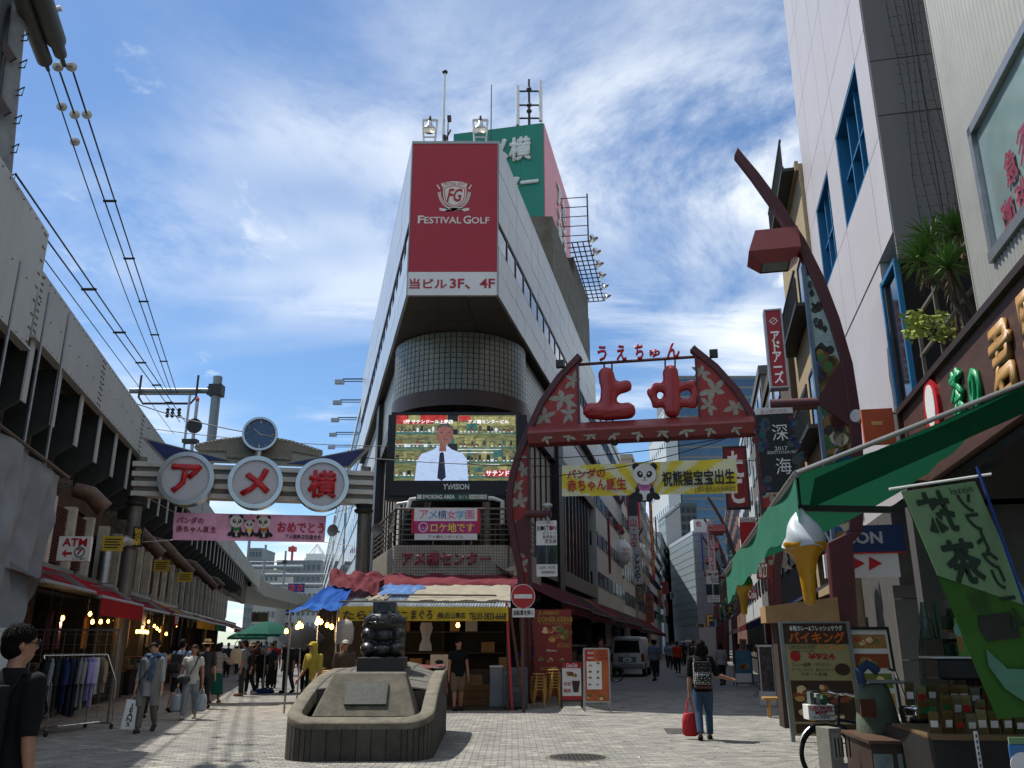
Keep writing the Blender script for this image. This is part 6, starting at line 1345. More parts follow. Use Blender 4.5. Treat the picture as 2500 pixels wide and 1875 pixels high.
# curved deck behind the tablet, and the well in front
deck = MB(); NX_, NY_ = 8, 18
dw = W2_-.17
def df(u, v):
    y = -.75+v*2.95; x = -dw+2*dw*u; return (x, y, hh(y)-.035+.16*sin(pi*u)*min(1, .4+v))
deck.grid(df, 16, 24); deck.build('deck', slate, pl, smooth=60)
for i in range(5):
    for j in range(6):
        u0, u1, v0, v1 = i/5+.006, (i+1)/5-.006, j/6+.006, (j+1)/6-.006; m_ = MB()
        m_.grid(lambda a, c: Vector(df(u0+(u1-u0)*a, v0+(v1-v0)*c))+Vector((0, 0, .012)), 2, 2); m_.build('deck_slab', slate, pl, smooth=60)
MB().box(-dw, dw, -.78, -.7, .1, .86).build('deck_riser', stoned, pl); MB().box(-dw, dw, Y0_+.15, -.7, .1, .40).build('well_floor', slate, pl)
tb_ = MB(); fr0 = [(-.78, -1.62, .40), (.78, -1.62, .40), (.78, -.72, .40), (-.78, -.72, .40), (-.78, -1.62, .55), (.78, -1.62, .55), (.78, -.72, .55), (-.78, -.72, .55), (-.56, -1.14, 1.16), (.56, -1.14, 1.16), (.56, -.86, 1.16), (-.56, -.86, 1.16)]
tb_.add(fr0, [(0,3,2,1), (0,1,5,4), (1,2,6,5), (2,3,7,6), (3,0,4,7), (4,5,9,8), (5,6,10,9), (6,7,11,10), (7,4,8,11), (8,9,10,11)]); tb_.build('tablet', stone, pl, bev=.03)
sl_ = atan2(.61, .48); T = Matrix.Translation((0, -1.38-.012, .855)) @ Matrix.Rotation(-(pi/2-sl_), 4, 'X'); MB().box(-.32, .32, -.025, .02, -.2, .2).xf(T).build('bronze_plaque', M('bronze_plaque', '#4a4a46', .45, .6, var=.25, scale=20), pl)
MB().box(-.40, .40, -.42, .42, .9, 1.36).xf(Matrix.Translation((.0, .55, 0))).build('pedestal', M('dark_granite', '#2b2b2a', .5, var=.2, scale=40), pl, bev=.01)
stt = thing('bear_statue', 'glossy black bulbous seated bear statue with flat block hat', 'statue', pq @ Matrix.Translation((0, .55, 1.36))); s_ = MB()
for c, r in (((0, 0, .60), (.36, .30, .22)), ((0, .02, .70), (.29, .26, .17)), ((0, .03, .36), (.29, .25, .24)), ((0, -.12, .36), (.19, .14, .12)), ((-.26, -.06, .37), (.14, .18, .15)), ((.26, -.06, .37), (.14, .18, .15)), ((-.24, -.14, .14), (.155, .22, .14)), ((.24, -.14, .14), (.155, .22, .14)), ((0, -.2, .12), (.15, .16, .12)), ((0, .1, .15), (.33, .24, .15)), ((-.29, .05, .58), (.1, .14, .14)), ((.29, .05, .58), (.1, .14, .14))): s_.ell(c, r, 18, 12)
bb_ = M('black_bronze', '#26282a', .36, .3, var=.25, scale=5, spec=.7); fuse(s_, 'body', bb_, stt, .016, relax=9)
MB().box(-.2, .2, -.22, .2, .76, .95).xf(Matrix.Rotation(-.06, 4, 'X')).build('block_hat', M('hat_bronze', '#3a3d3f', .35, .3, var=.15), stt, bev=.015); MB().ring((0, .855), .095, .083, -.236, -.2, 28).build('hat_ring', bb_, stt)
gg = MB()
for sx in (-1, 1):
    pts = [(sx*.16+.075*cos(a), -.272-.0*sin(a), .655+.06*sin(a)) for a in [2*pi*i/18 for i in range(19)]]; gg.tube(pts, .010, 5, False)
gg.tube([(-.24, -.235, .60), (-.12, -.288, .565), (-.05, -.305, .60), (0, -.308, .575), (.05, -.305, .60), (.12, -.288, .565), (.24, -.235, .60)], .009, 5); gg.build('face_relief', bb_, stt, smooth=50)
q = H(1075, 1650, .7); hs = thing('red_sheet', 'dark red cloth draped over the rear corner of the planter', 'cloth', pq)
MB().grid(lambda u, v: (.35+.75*u, 1.2+.9*v, hh(1.2+.9*v)+.05+.02*sin(u*9+v*7)+(-.6*max(0, u-.93)*12 if u > .93 else 0)), 24, 14).build('cloth', M('maroon_cloth', '#54201f', .9, var=.2), hs, smooth=60, fix=False)
# ---------------------------------------------------------------- corner stall at the tip of the wedge
stall = thing('corner_stall', 'open seafood stall with patched corrugated roof at the wedge tip', 'stall', fr((-2, 24, 0), 0))
def sp_(mb, n_, m_, **k): return mb.build(n_, m_, stall, world=True, **k)
fa, fb = P(800, 1474, 22.4), P(1246, 1487, 22.4); zf = (fa.z+fb.z)/2; X0_, X1_ = fa.x, fb.x
tarpc = cloth_mat('cream_tarp', '#a39c8b', .3, var=.15, bump=.6); tarpb = cloth_mat('blue_tarp', '#2456a8', .35, var=.15, scale=2, bump=.5); tarpr = cloth_mat('dull_red_tarp', '#70323a', .25, var=.2, bump=.8); tin = M('corrugated_tin', '#98a1a8', .4, .5, var=.2, dirt=.3)
def rz_(y): return zf+(y-22.4)*.235
def roof(u0, u1, y0, y1, dz, amp, fq=70, wr=0): return MB().grid(lambda u, v: (X0_+(X1_-X0_)*(u0+(u1-u0)*u), y0+(y1-y0)*v, rz_(y0+(y1-y0)*v)+dz+amp*sin(u*fq*(u1-u0)*2*pi*.9)+wr*2.2*wr_n(u*3, v, 2.5, u0*9)), int(240*(u1-u0)) if amp else 30, 4 if amp else 16)
sp_(roof(0, 1, 22.35, 25.2, 0, .018), 'corrugated_roof', tin, smooth=60, fix=False); sp_(roof(.42, 1.0, 22.9, 25.6, .06, 0, wr=.02), 'cream_tarp', tarpc, smooth=60, fix=False); sp_(roof(.22, .48, 23.6, 25.3, .07, 0, wr=.025), 'blue_sheet', cloth_mat('faded_blue_tarp', '#5b7db0', .3, var=.35, scale=1.2, bump=.5), smooth=60, fix=False); sp_(roof(.17, .30, 23.0, 24.4, .05, 0, wr=.03), 'cream_patch', tarpc, smooth=60, fix=False)
rz0 = rz_(25.2)
sp_(MB().grid(lambda u, v: (X0_-.15+(X1_-X0_+.35)*u, 25.0+1.5*v, rz0+.0+.45*v**.7+.09*wr_n(u*4, v, 2.2, 5)-(.22 if v == 0 else 0)), 60, 12), 'red_tarp', tarpr, smooth=60, fix=False)
A_, B_, C_, D_ = P(812, 1397, 25.3), P(935, 1402, 25.6), P(920, 1452, 23.6), P(800, 1432, 24.0)
sp_(MB().grid(lambda u, v: A_.lerp(B_, u).lerp(D_.lerp(C_, u), v)+Vector((.05*wr_n(u, v, 4, 2), -.3*sin(pi*u), .16*wr_n(u*1.6, v, 2.6)+.2*sin(pi*v)*(1-u*.6))), 44, 30), 'bunched_red_tarp', tarpr, smooth=60, fix=False)
for k, (u, z) in enumerate(((.3, .16), (.05, .03))):
    sp_(MB().tube([(X0_+(X1_-X0_)*u, 23.2-k*.7, rz_(23.2-k*.7)+.1+z*.3), (X0_+(X1_-X0_)*(.92-.0*k), 23.4-k*.9, rz_(23.4-k*.9)+.09)], .025, 6), 'bamboo_pole', M('bamboo', '#4d4636', .7, var=.2))
yb_ = M('banner_mustard', '#bfa024', .8, var=.12, scale=1.5, dirt=.25); FY = fr((0, 22.33, 0), 0); b4 = LB(FY, 829, 1480, 1241, 1516)
sp_(MB().grid(lambda u, v: (b4[0]+(b4[1]-b4[0])*u, 22.33+.012*sin(u*17), b4[3]-(b4[3]-b4[2])*v-.025*u*(1-v)), 40, 4), 'lettered_banner', yb_, smooth=60, fix=False)
for s__, bx_ in (('たらばがに', (838, 1490, 995, 1512)), ('まぐろ', (1004, 1489, 1056, 1512)), ('(株)石山商店', (1067, 1495, 1136, 1513)), ('TEL03-3833-6668', (1145, 1496, 1236, 1513))): text(s__, LB(FY, *bx_), ink, stall, y=-.02, world=FY, bold=.02)
for px in (833, 985, 1240): x = P(px, 1600, 22.6).x; sp_(MB().tube([(x, 22.6, 0), (x, 22.6, zf)], .04, 8), 'post', M('stall_post', '#4a3d36', .7, var=.2))
sp_(MB().bar((X1_+.05, 22.5, 0), (X1_-.1, 22.5, 2.6), .06), 'post', redp)
sp_(MB().bar((X1_+.35, 22.3, .0), (X1_-.02, 22.5, 2.5), .05), 'leaning_pole', M('pole_brown', '#5a3a30', .7))
sp_(MB().box(X0_, X1_+.3, 27.0, 27.1, 0, 3.4), 'back_wall', dark); sp_(MB().box(X0_, X1_+.2, 22.5, 27, -.013, .006), 'stall_floor', M('wet_concrete', '#39372f', .5, var=.3))
sp_(MB().box(X0_+.2, X1_, 24.8, 26.8, 0, .9), 'inner_counter', M('counter_dark', '#2c2723', .7, var=.2)); sp_(MB().box(X0_+.3, X1_-.2, 26.4, 26.9, 1.3, 1.34).box(X0_+.3, X1_-.2, 26.4, 26.9, 1.9, 1.94), 'shelf', M('shelf_brown', '#4a3a2c', .8))
rr = random.Random(21); card = [M('cardboard_%d' % i, c, .85, var=.15, scale=4) for i, c in enumerate(('#8a6a44', '#7d5f3e', '#947650', '#a88c62'))]; foam = M('foam_white', '#b9bab6', .8, var=.08, dirt=.2)
for k in range(9):
    x = X0_+.5+k*.5; z = rr.choice((.9, 1.34, 1.94)); w_ = rr.uniform(.28, .45); h_ = rr.uniform(.2, .34); r = thing('stock_box', '%s stock box from the blue tarp end on the stall shelves' % ('first', 'second', 'third', 'fourth', 'fifth', 'sixth', 'seventh', 'eighth', 'ninth')[k], 'box', fr((x, 25.3 if z < 1 else 26.6, z), 0)); MB().box(-w_/2, w_/2, -.18, .18, 0, h_).build('carton', rr.choice(card+[foam]), r, bev=.01); MB().box(-w_/2-.004, w_/2+.004, -.03, .03, h_-.05, h_+.003).build('tape', M('tape', '#b09a6a', .4), r)
def crate(lab, px, py, w_, d_, h_, m_, Y=None, rz=0, z=0, slats=True):
    q = H(px, py) if Y is None else Vector((P(px, py, Y).x, Y, z)); r = thing('crate', lab, 'crate', fr((q.x, q.y+d_/2, z), rz)); n = 3; hh_ = h_/n
    for i in range(n): MB().box(-w_/2, w_/2, -d_/2, -d_/2+.02, i*hh_+.008, (i+1)*hh_-.008).build('front_slat', m_, r); MB().box(-w_/2, -w_/2+.02, -d_/2+.02, d_/2, i*hh_+.008, (i+1)*hh_-.008).build('side_slat', m_, r); MB().box(w_/2-.02, w_/2, -d_/2+.02, d_/2, i*hh_+.008, (i+1)*hh_-.008).build('side_slat', m_, r)
    MB().box(-w_/2, w_/2, -d_/2+.02, d_/2, 0, .02).box(-w_/2+.02, w_/2-.02, d_/2-.02, d_/2, 0, h_).box(-w_/2+.02, -w_/2+.06, -d_/2+.021, -d_/2+.05, .02, h_).box(w_/2-.06, w_/2-.02, -d_/2+.021, -d_/2+.05, .02, h_).build('base_and_back', m_, r); return r
woodc = M('crate_wood', '#6b543a', .8, var=.25, scale=3, stretch=(1, 1, 6))
crate('wide wooden crate on the ground before the man in black', 1160, 1722, .95, .6, .55, woodc); crate('shallow wooden crate on top of the wide one', 1155, 1600, .5, .4, .25, woodc, 23.6, z=.552)
r = thing('fish_picture_sign', 'small framed fish picture on the stall shelf', 'sign', fr((P(1073, 1600, 24.7).x, 24.7, .9), 0)); MB().box(-.25, .25, 0, .02, .0, .4).build('panel', whitesign, r); MB().disc((0, .2), .12, -.006, 0, 16, .06).build('fish_print', ink, r)
r = thing('hanging_gloves', 'pale work clothes hanging under the stall roof', 'clothes', fr(P(1041, 1520, 23), 0)); MB().loft([[(x*(1+.3*sin(k*1.7)), .04*sin(k)+y, -k*.14) for x, y in ((-.13, -.03), (0, -.06), (.13, -.03), (.13, .03), (0, .05), (-.13, .03))] for k in range(6)]).build('cloth', M('pale_cloth', '#a99a90', .9, var=.1), r, smooth=60)
bulb(P(1118, 1525, 23), 2.6, 'single warm bulb hanging in the seafood stall beside the man in black', None)
# blue tarp stall beside it
bt = thing('tarp_stall', 'blue tarpaulin canopy stall beside the seafood stall', 'stall', fr((-5, 23, 0), 0)); A_, B_, C_, D_ = P(812, 1420, 24.5), P(865, 1424, 24.0), P(826, 1483, 21.6), P(694, 1494, 21.6)
MB().grid(lambda u, v: A_.lerp(B_, u).lerp(D_.lerp(C_, u), v)+Vector((0, 0, .13*wr_n(u*1.5, v*.8, 2.5, 7)-.08*sin(pi*v)+.05*wr_n(u*4, v*.5, 3, 1)*v)), 50, 30).build('tarpaulin', tarpb, bt, world=True, smooth=60, fix=False)
for q in (C_, D_+Vector((.15, .1, 0)), D_+Vector((.3, 2.5, .6))): MB().tube([(q.x, q.y, 0), (q.x, q.y, q.z)], .025, 6).build('post', steel, bt, world=True)
MB().box(D_.x+.4, C_.x-.1, 23.0, 24.2, 0, .8).build('stall_table', MATS['table_cloth_dark'], bt, world=True); MB().box(D_.x, C_.x+.2, 25.5, 25.6, 0, 2.6).build('back_sheet', dark, bt, world=True)
for k in range(8): x = D_.x+.5+k*.17; MB().box(x, x+.14, 23.05, 23.9, .8, .8+rr.uniform(.05, .2)).build('goods', rr.choice(GP), bt, world=True)
for k, (px, py) in enumerate(sorted(((699, 1540), (731, 1522), (736, 1527), (777, 1510), (781, 1516), (774, 1519), (784, 1517), (799, 1525), (810, 1529), (828, 1513), (726, 1530)))): bulb(P(px, py, 22.6), 2.6, 'bare warm bulb under the blue tarpaulin, %s from its viaduct side' % ordn[k], 'bulbs under the blue tarpaulin')
# ---------------------------------------------------------------- kebab shop and its row of awnings
kb = thing('kebab_signboard', 'large red kebab shop signboard with food pictures', 'signboard', fr((0, 25.3, 0), -.05)); FK = fr((0, 25.3, 0), -.05); b4 = LB(FK, 1303, 1488, 1399, 1700); dred = M('kebab_red', '#7a1a14', .5, var=.1)
MB().box(b4[0], b4[1], 0, .08, max(0, b4[2]), b4[3]).build('board', dred, kb); kt = M('kebab_yellow', '#a3862a', .55, var=0)
text('JUMBO', LB(FK, 1313, 1492, 1365, 1503), kt, kb, bold=.03); text('DONER KEBAB', LB(FK, 1313, 1506, 1398, 1518), kt, kb, bold=.03); text('#1 KEBAB IN THE WORLD', LB(FK, 1316, 1520, 1396, 1525), kt, kb); text('¥500', LB(FK, 1360, 1570, 1392, 1581), kt, kb, slant=.2); text('Menu', LB(FK, 1335, 1585, 1358, 1591), whiteink, kb); text('¥500', LB(FK, 1318, 1628, 1345, 1638), kt, kb)
fd = [M('food_%d' % i, c, .6, var=.45, scale=30) for i, c in enumerate(('#8f6a3a', '#7d3a1c', '#5c6a2a', '#b08a4a', '#9a4a2a', '#c7b48a'))]
def food(F, parent, px, py, s_, y=-.008, seed=0):
    rr_ = random.Random(seed); c = L(F, px, py); m_ = MB()
    for k in range(10): m_.mi = rr_.randrange(6); a = rr_.uniform(0, 6.3); d = rr_.uniform(0, .6)*s_; m_.disc((c[0]+d*cos(a), c[1]+d*.5*sin(a)), s_*rr_.uniform(.2, .45), y-.0004*k, 0, 10, s_*rr_.uniform(.15, .3))
    m_.build('food_print', fd, parent)
for k, (px, py, s_) in enumerate(((1335, 1540, .22), (1362, 1535, .26), (1388, 1545, .2), (1348, 1558, .22), (1375, 1556, .22), (1320, 1610, .14), (1345, 1612, .14), (1370, 1612, .14), (1355, 1632, .16))): food(FK, kb, px, py, s_, seed=k)
awr = [cloth_mat('maroon_canvas', '#5c1c22', .3), cloth_mat('dark_canvas', '#2a2628', .2), cloth_mat('orange_canvas', '#a3561c', .4)]
for k, (s0, s1, m_, zf_, o_, lb) in enumerate(((.2, 7.2, awr[0], 2.75, 2.1, 'maroon awning over the kebab shop'), (7.4, 15, awr[0], 2.7, 2.0, 'second maroon awning after the kebab shop'), (15.2, 20, awr[1], 2.6, 2.2, 'black awning over the clothes shops'), (20.2, 23, awr[2], 2.9, 1.6, 'small orange awning past the black one'), (23.2, 36, awr[0], 2.7, 2.0, 'long maroon awning behind the van'), (36.2, 52, awr[1], 2.6, 1.8, 'dark awning far down on the wedge side'), (52.5, 80, awr[0], 2.6, 1.8, 'farthest maroon awning on the wedge side'))):
    T = FWR @ Matrix.Translation((s0, 0, 0)); r = thing('shop_awning', lb, 'awning', T, 'awnings along the right street'); w_ = s1-s0
    MB().grid(lambda u, v: (u*w_, .1-o_*v, 3.9+(zf_-3.9)*v-.08*sin(pi*v)+.02*sin(u*w_*3)*v), int(w_*3), 8).build('canvas', m_, r, smooth=60, fix=False); MB().tube([(0, .1-o_, zf_), (w_, .1-o_, zf_)], .035).build('front_bar', steeld, r)
    MB().grid(lambda u, v: (u*w_, .1-o_+.02*sin(u*w_*5)*v, zf_-.28*v), int(w_*4), 2).build('valance', m_, r, smooth=60, fix=False)
    MB().box(0, w_, 1.6, 1.7, 0, 3.9).build('shop_back', dark, r)
PAL = GP
for k in range(9):
    s0 = 8+k*5.2; heap('stall_table', 'goods table on the wedge side of the right street, %s from the kebab shop' % ('first', 'second', 'third', 'fourth', 'fifth', 'sixth', 'seventh', 'eighth', 'ninth')[k], 'stall table', FWR, s0, s0+3.6, -.9, .3, .85, 8, GP, 40+k, .6)
FRL = FRR
for k, (s0, s1, m_, lb) in enumerate(((-34, -26.5, awr[1], 'black awning on the right street below the cream building'), (-46, -34.5, blu, 'navy blue stall awning beyond the green awning'), (-60, -46.5, awr[0], 'maroon awning far on the right side'), (-85, -60.5, awr[1], 'farthest dark awning on the right side'))):
    T = FRL @ Matrix.Translation((s0, 0, 0)); r = thing('shop_awning', lb, 'awning', T, 'awnings along the right street'); w_ = s1-s0
    MB().grid(lambda u, v: (u*w_, .1-1.8*v, 3.5-.9*v-.08*sin(pi*v)), int(w_*3), 8).build('canvas', m_, r, smooth=60, fix=False); MB().grid(lambda u, v: (u*w_, -1.7+.02*sin(u*w_*5)*v, 2.6-.3*v), int(w_*4), 2).build('valance', m_, r, smooth=60, fix=False)
    heap('stall_table', 'goods table under the %s' % lb, 'stall table', FRL, s0+.5, s1-.5, -1.2, -.2, .9, 9, GP, 60+k, .7)
# ---------------------------------------------------------------- signs, coolers, stools, boards before the kebab shop
sg = fr((P(1277, 1456, 21.8).x, 21.8, 0), 0); ne = thing('no_entry_sign', 'round red no entry sign on a pole with plate below', 'road sign', sg); z = P(1277, 1456, 21.8).z
MB().tube([(0, .06, 0), (0, .06, z+.25)], .035, 10).build('pole', M('pole_dark', '#4a3a3a', .5, .3), ne, smooth=40); MB().disc((0, z), .30, .0, .025, 40).build('white_rim', white, ne); MB().disc((0, z), .285, -.003, .02, 40).build('red_disc', M('traffic_red', '#a8141c', .4, var=.06), ne); MB().box(-.225, .225, -.008, 0, z-.05, z+.05).build('white_bar', white, ne)
b4 = LB(sg, 1251, 1485, 1305, 1507); MB().box(b4[0], b4[1], 0, .02, b4[2], b4[3]).build('plate', whitesign, ne); text('自転車を除く', (b4[0]+.03, b4[1]-.03, b4[2]+.04, b4[3]-.04), ink, ne, bold=.02)
def at(px, py, rz=0): q = H(px, py); return fr((q.x, q.y, 0), rz)
ab = M('cooler_grey', '#4c555c', .5, var=.1, dirt=.15)
r = thing('cooler_box', 'upright grey insulated cooler box standing on end with castors', 'cooler', at(1258, 1731)); MB().box(-.32, .32, 0, .34, .02, 1.0).build('body', ab, r, bev=.04); MB().box(-.2, .2, -.02, 0, .55, .85).box(-.2, .2, -.02, 0, .12, .42).build('recess_panel', M('cooler_dark', '#3c444a', .5), r, bev=.02)
for x in (-.22, .22):
    for z_ in (.16, .86): MB().tube([(x, -.07, z_-.03), (x, -.07, z_+.05)], .03, 8).build('castor', steel, r)
r = thing('cooler_box', 'pale grey cooler box beside the dark one', 'cooler', at(1211, 1726)); MB().box(-.17, .17, 0, .4, 0, .98).build('body', M('cooler_pale', '#7e878c', .5, var=.08), r, bev=.02); MB().box(-.18, .18, -.01, .41, .98, 1.03).build('lid', white, r, bev=.01)
wst = M('stool_wood', '#a8803f', .6, var=.15, scale=6); stool = None
def mkstool(r):
    MB().lathe([(0, .44), (.165, .44), (.17, .45), (.165, .468), (0, .468)], 20).build('seat', wst, r, smooth=40)
    for k in range(4): a = pi/4+k*pi/2; MB().tube([(cos(a)*.13, sin(a)*.13, .44), (cos(a)*.18, sin(a)*.18, .38), (cos(a)*.2, sin(a)*.2, 0)], .017, 6).build('leg', wst, r, smooth=40)
q1, q2 = H(1315, 1728), H(1352, 1722); first = None
for st_i, (q, n, lb) in enumerate(((q1, 6, 'stack next to the cooler'), (q2, 7, 'stack next to the soda board'))):
    for k in range(n):
        T = fr((q.x, q.y, k*.075), .1*k); lab = 'bent-wood stool, number %s from the bottom of the %s' % (('one', 'two', 'three', 'four', 'five', 'six', 'seven')[k], lb)
        if first is None: first = thing('wooden_stool', lab, 'stool', T, 'stacked wooden stools'); mkstool(first)
        else: clone(first, T, lab)
for k, (z_, w_) in enumerate(((0, .75), (.5, .72), (.78, .68), (1.02, .66))):
    q = H(1300, 1715); r = thing('cardboard_box', 'cardboard box behind the stools, %s of the pile' % ('bottom', 'second', 'third', 'top')[k], 'box', fr((q.x, q.y+.75, z_), .03*(k-1))); hb_ = (.49, .27, .23, .25)[k]; MB().box(-w_/2, w_/2, -.25, .25, 0, hb_).build('carton', card[k], r, bev=.008); MB().box(-w_/2-.003, w_/2+.003, -.253, -.2, hb_*.4, hb_*.5).build('print_band', M('carton_print', '#4a3a2a', .8), r)
q = H(1300, 1715); r = thing('blue_sheet', 'crumpled blue plastic sheet over the cardboard boxes', 'sheet', fr((q.x, q.y+.75, 1.28), 0)); MB().grid(lambda u, v: (-.5+u*1.0, -.33+v*.62, .05+.06*sin(u*8+v*5)+.04*sin(v*11)-.12*(abs(u-.5)*2)**3-.1*(abs(v-.5)*2)**3), 24, 16).build('plastic', M('plastic_blue', '#1f4fa8', .3, var=.15), r, smooth=60, fix=False)
def aboard(name, lab, px0, px1, ptop, pbot, ygr, col, frame=black, back=.35):
    q = H((px0+px1)/2, ygr); T = fr((q.x, q.y, 0), 0); r = thing(name, lab, 'sign board', T); b4 = LB(T, px0, ptop, px1, pbot); 
    pn_ = MB().box(b4[0], b4[1], 0, .03, b4[2], b4[3]).build('panel', col, r)
    for x in (b4[0]-.02, b4[1]+.02): MB().bar((x, .015, 0), (x, .015, b4[3]+.02), .035).build('front_leg', frame, r); MB().bar((x, back+.1, 0), (x, .04, b4[3]), .03).build('rear_leg', frame, r)
    MB().bar((b4[0], .015, b4[3]+.015), (b4[1], .015, b4[3]+.015), .03).bar((b4[0], .015, b4[2]-.015), (b4[1], .015, b4[2]-.015), .03).build('rail', frame, r); return r, T, b4
r, T, b4 = aboard('soda_board', 'small white and red soda price board', 1372, 1420, 1617, 1709, 1730, whitesign); cred = M('soda_red', '#a3121c', .5, var=.04); tp1 = LB(T, 1372, 1617, 1420, 1631); tp2 = LB(T, 1372, 1699, 1420, 1709)
MB().box(tp1[0], tp1[1], -.004, 0, tp1[2], tp1[3]).box(tp2[0], tp2[1], -.004, 0, tp2[2], tp2[3]).build('red_band', cred, r); text('Coca-Cola', LB(T, 1383, 1619, 1409, 1629), whiteink, r, y=-.006, slant=.3, bold=.02); text('¥150', LB(T, 1377, 1665, 1394, 1674), cred, r, bold=.02); text('¥600', LB(T, 1376, 1681, 1394, 1691), cred, r, bold=.02)
food(T, r, 1392, 1645, .14, seed=2); food(T, r, 1403, 1650, .1, seed=4); cu_ = [L(T, *p) for p in ((1396, 1662), (1416, 1662), (1412, 1690), (1400, 1690))]; MB().prism(cu_, -.006, 0).build('cup_print', M('cola_brown', '#2a1512', .4), r)
r, T, b4 = aboard('kebab_board', 'tall orange kebab menu board on a folding stand', 1427, 1488, 1585, 1712, 1738, M('menu_orange', '#a3521f', .5, var=.25, scale=3), steel)
w_ = LB(T, 1432, 1615, 1470, 1683); MB().box(w_[0], w_[1], -.005, 0, w_[2], w_[3]).build('white_field', whitesign, r); a = LB(T, 1430, 1588, 1449, 1612); MB().box(a[0], a[1], -.005, 0, a[2], a[3]).build('price_field', cred, r)
text('¥500', LB(T, 1434, 1591, 1449, 1597), whiteink, r, y=-.007); text('¥600', LB(T, 1434, 1603, 1449, 1609), whiteink, r, y=-.007); text('UENO', LB(T, 1457, 1588, 1480, 1594), cred, r, bold=.02); text('JUMBO', LB(T, 1456, 1597, 1484, 1603), cred, r, bold=.02); text('KEBAB', LB(T, 1460, 1605, 1484, 1611), cred, r, bold=.02)
k = 0
for py in (1625, 1640, 1655, 1671):
    for px in (1441, 1459): food(T, r, px, py-(6 if px > 1450 and py < 1630 else 0), .06, y=-.012, seed=k); k += 1
food(T, r, 1440, 1700, .12, seed=20); food(T, r, 1468, 1702, .14, seed=21)
r, T, b4 = aboard('menu_board', 'yellow menu board far in the street behind the van', 1581, 1605, 1572, 1628, 1634, M('menu_yellow', '#9a8440', .5, var=.3, scale=5), white)
food(T, r, 1592, 1600, .3, seed=9); food(T, r, 1594, 1615, .3, seed=10)
# curry board, photo board, arcade board, white board on the right
qc = H(1960, 1812); TC = fr((qc.x, qc.y, 0), radians(-6)) @ Matrix.Rotation(radians(-7), 4, 'X'); cu = thing('curry_board', 'tall leaning curry buffet board with orange lettering', 'sign board', TC)
cw, chh = .98, 1.95; MB().box(-.12, cw, 0, .04, .1, chh).xf(Matrix.Translation((0, 0, 0))).build('panel', M('curry_cream', '#9a9166', .55, var=.06), cu); MB().box(-.18, -.12, -.02, .06, 0, chh+.03).box(cw, cw+.06, -.02, .06, 0, chh+.03).box(-.12, cw, -.02, .06, chh, chh+.03).build('frame', steel, cu)
kb_ = lambda a, c, e, f: (-.12+(cw+.12)*a, -.12+(cw+.12)*e, chh-(chh-.1)*f, chh-(chh-.1)*c)
MB().box(*[kb_(0, 0, 1, .3)[i] for i in (0, 1)], -.004, 0, *[kb_(0, .0, 1, .19)[i] for i in (2, 3)]).build('dark_header', M('curry_brown', '#3a2416', .6), cu)
text('本格カレー&フレッシュサラダ', kb_(.1, .02, .93, .07), whiteink, cu, y=-.006, bold=.02); text('バイキング', kb_(.08, .08, .95, .18), M('curry_orange', '#c05a1c', .5, var=0), cu, y=-.006, bold=.05); text('CURRY&SALAD BUFFET', kb_(.06, .20, .5, .235), ink, cu); text('11:00~16:00', kb_(.08, .245, .45, .265), ink, cu); text('¥924', kb_(.35, .275, .75, .33), cred, cu, bold=.03); text('カレー4種類・サラダバー', kb_(.08, .36, .7, .395), ink, cu); text('サフランライス・焼きたてナン', kb_(.06, .41, .72, .44), ink, cu); text('デザート各種', kb_(.2, .45, .6, .48), ink, cu)
MB().disc((kb_(.15, 0, .15, .3)[0], kb_(.15, 0, .15, .3)[2]), .09, -.006, 0, 20).build('red_stamp', cred, cu); MB().disc((kb_(.85, 0, .85, .42)[0], kb_(.85, 0, .85, .42)[2]), .13, -.006, 0, 20, .1).build('brown_stamp', MATS['curry_brown'], cu)
MB().box(*kb_(.03, 0, .97, 1)[:2], -.004, 0, *kb_(0, .52, 1, .88)[2:]).build('photo_field', MATS['curry_brown'], cu); MB().box(*kb_(.03, 0, .97, 1)[:2], -.004, 0, *kb_(0, .90, 1, .98)[2:]).build('footer', MATS['curry_brown'], cu); m_ = MB(); rr = random.Random(6)
for k in range(46): m_.mi = rr.randrange(6); b_ = kb_(rr.uniform(.1, .9), 0, 1, rr.uniform(.56, .85)); m_.disc((b_[0], b_[2]), rr.uniform(.04, .1), -.006-.0002*k, 0, 10, rr.uniform(.03, .07))
m_.build('food_print', fd, cu); m_ = MB()
for k in range(4): b_ = kb_(.6+k*.1, 0, 1, .22); m_.mi = 3; m_.disc((b_[0], b_[2]), .06, -.007-.001*k, 0, 12, .045)
m_.build('bread_print', fd, cu)
pbd = thing('photo_board', 'black-framed board of food photographs leaning on the stone wall', 'sign board', fr((P(2130, 1600, 15.4).x, 15.4, 0), radians(-8)) @ Matrix.Rotation(radians(-9), 4, 'X')); MB().box(-.3, .36, 0, .04, .45, 1.85).build('panel', whitesign, pbd); MB().box(-.34, -.3, -.02, .05, .4, 1.9).box(.36, .4, -.02, .05, .4, 1.9).box(-.3, .36, -.02, .05, 1.85, 1.9).build('frame', black, pbd); m_ = MB()
for k in range(4):
    m_.mi = k % 6; z_ = 1.65-k*.33; m_.box(-.26, .32, -.004, 0, z_-.12, z_+.12)
    for j in range(7): m_.mi = rr.randrange(6); m_.disc((rr.uniform(-.15, .2), z_+rr.uniform(-.05, .05)), rr.uniform(.05, .1), -.006-.0004*j, 0, 10, .05)
m_.build('photo_print', fd, pbd)
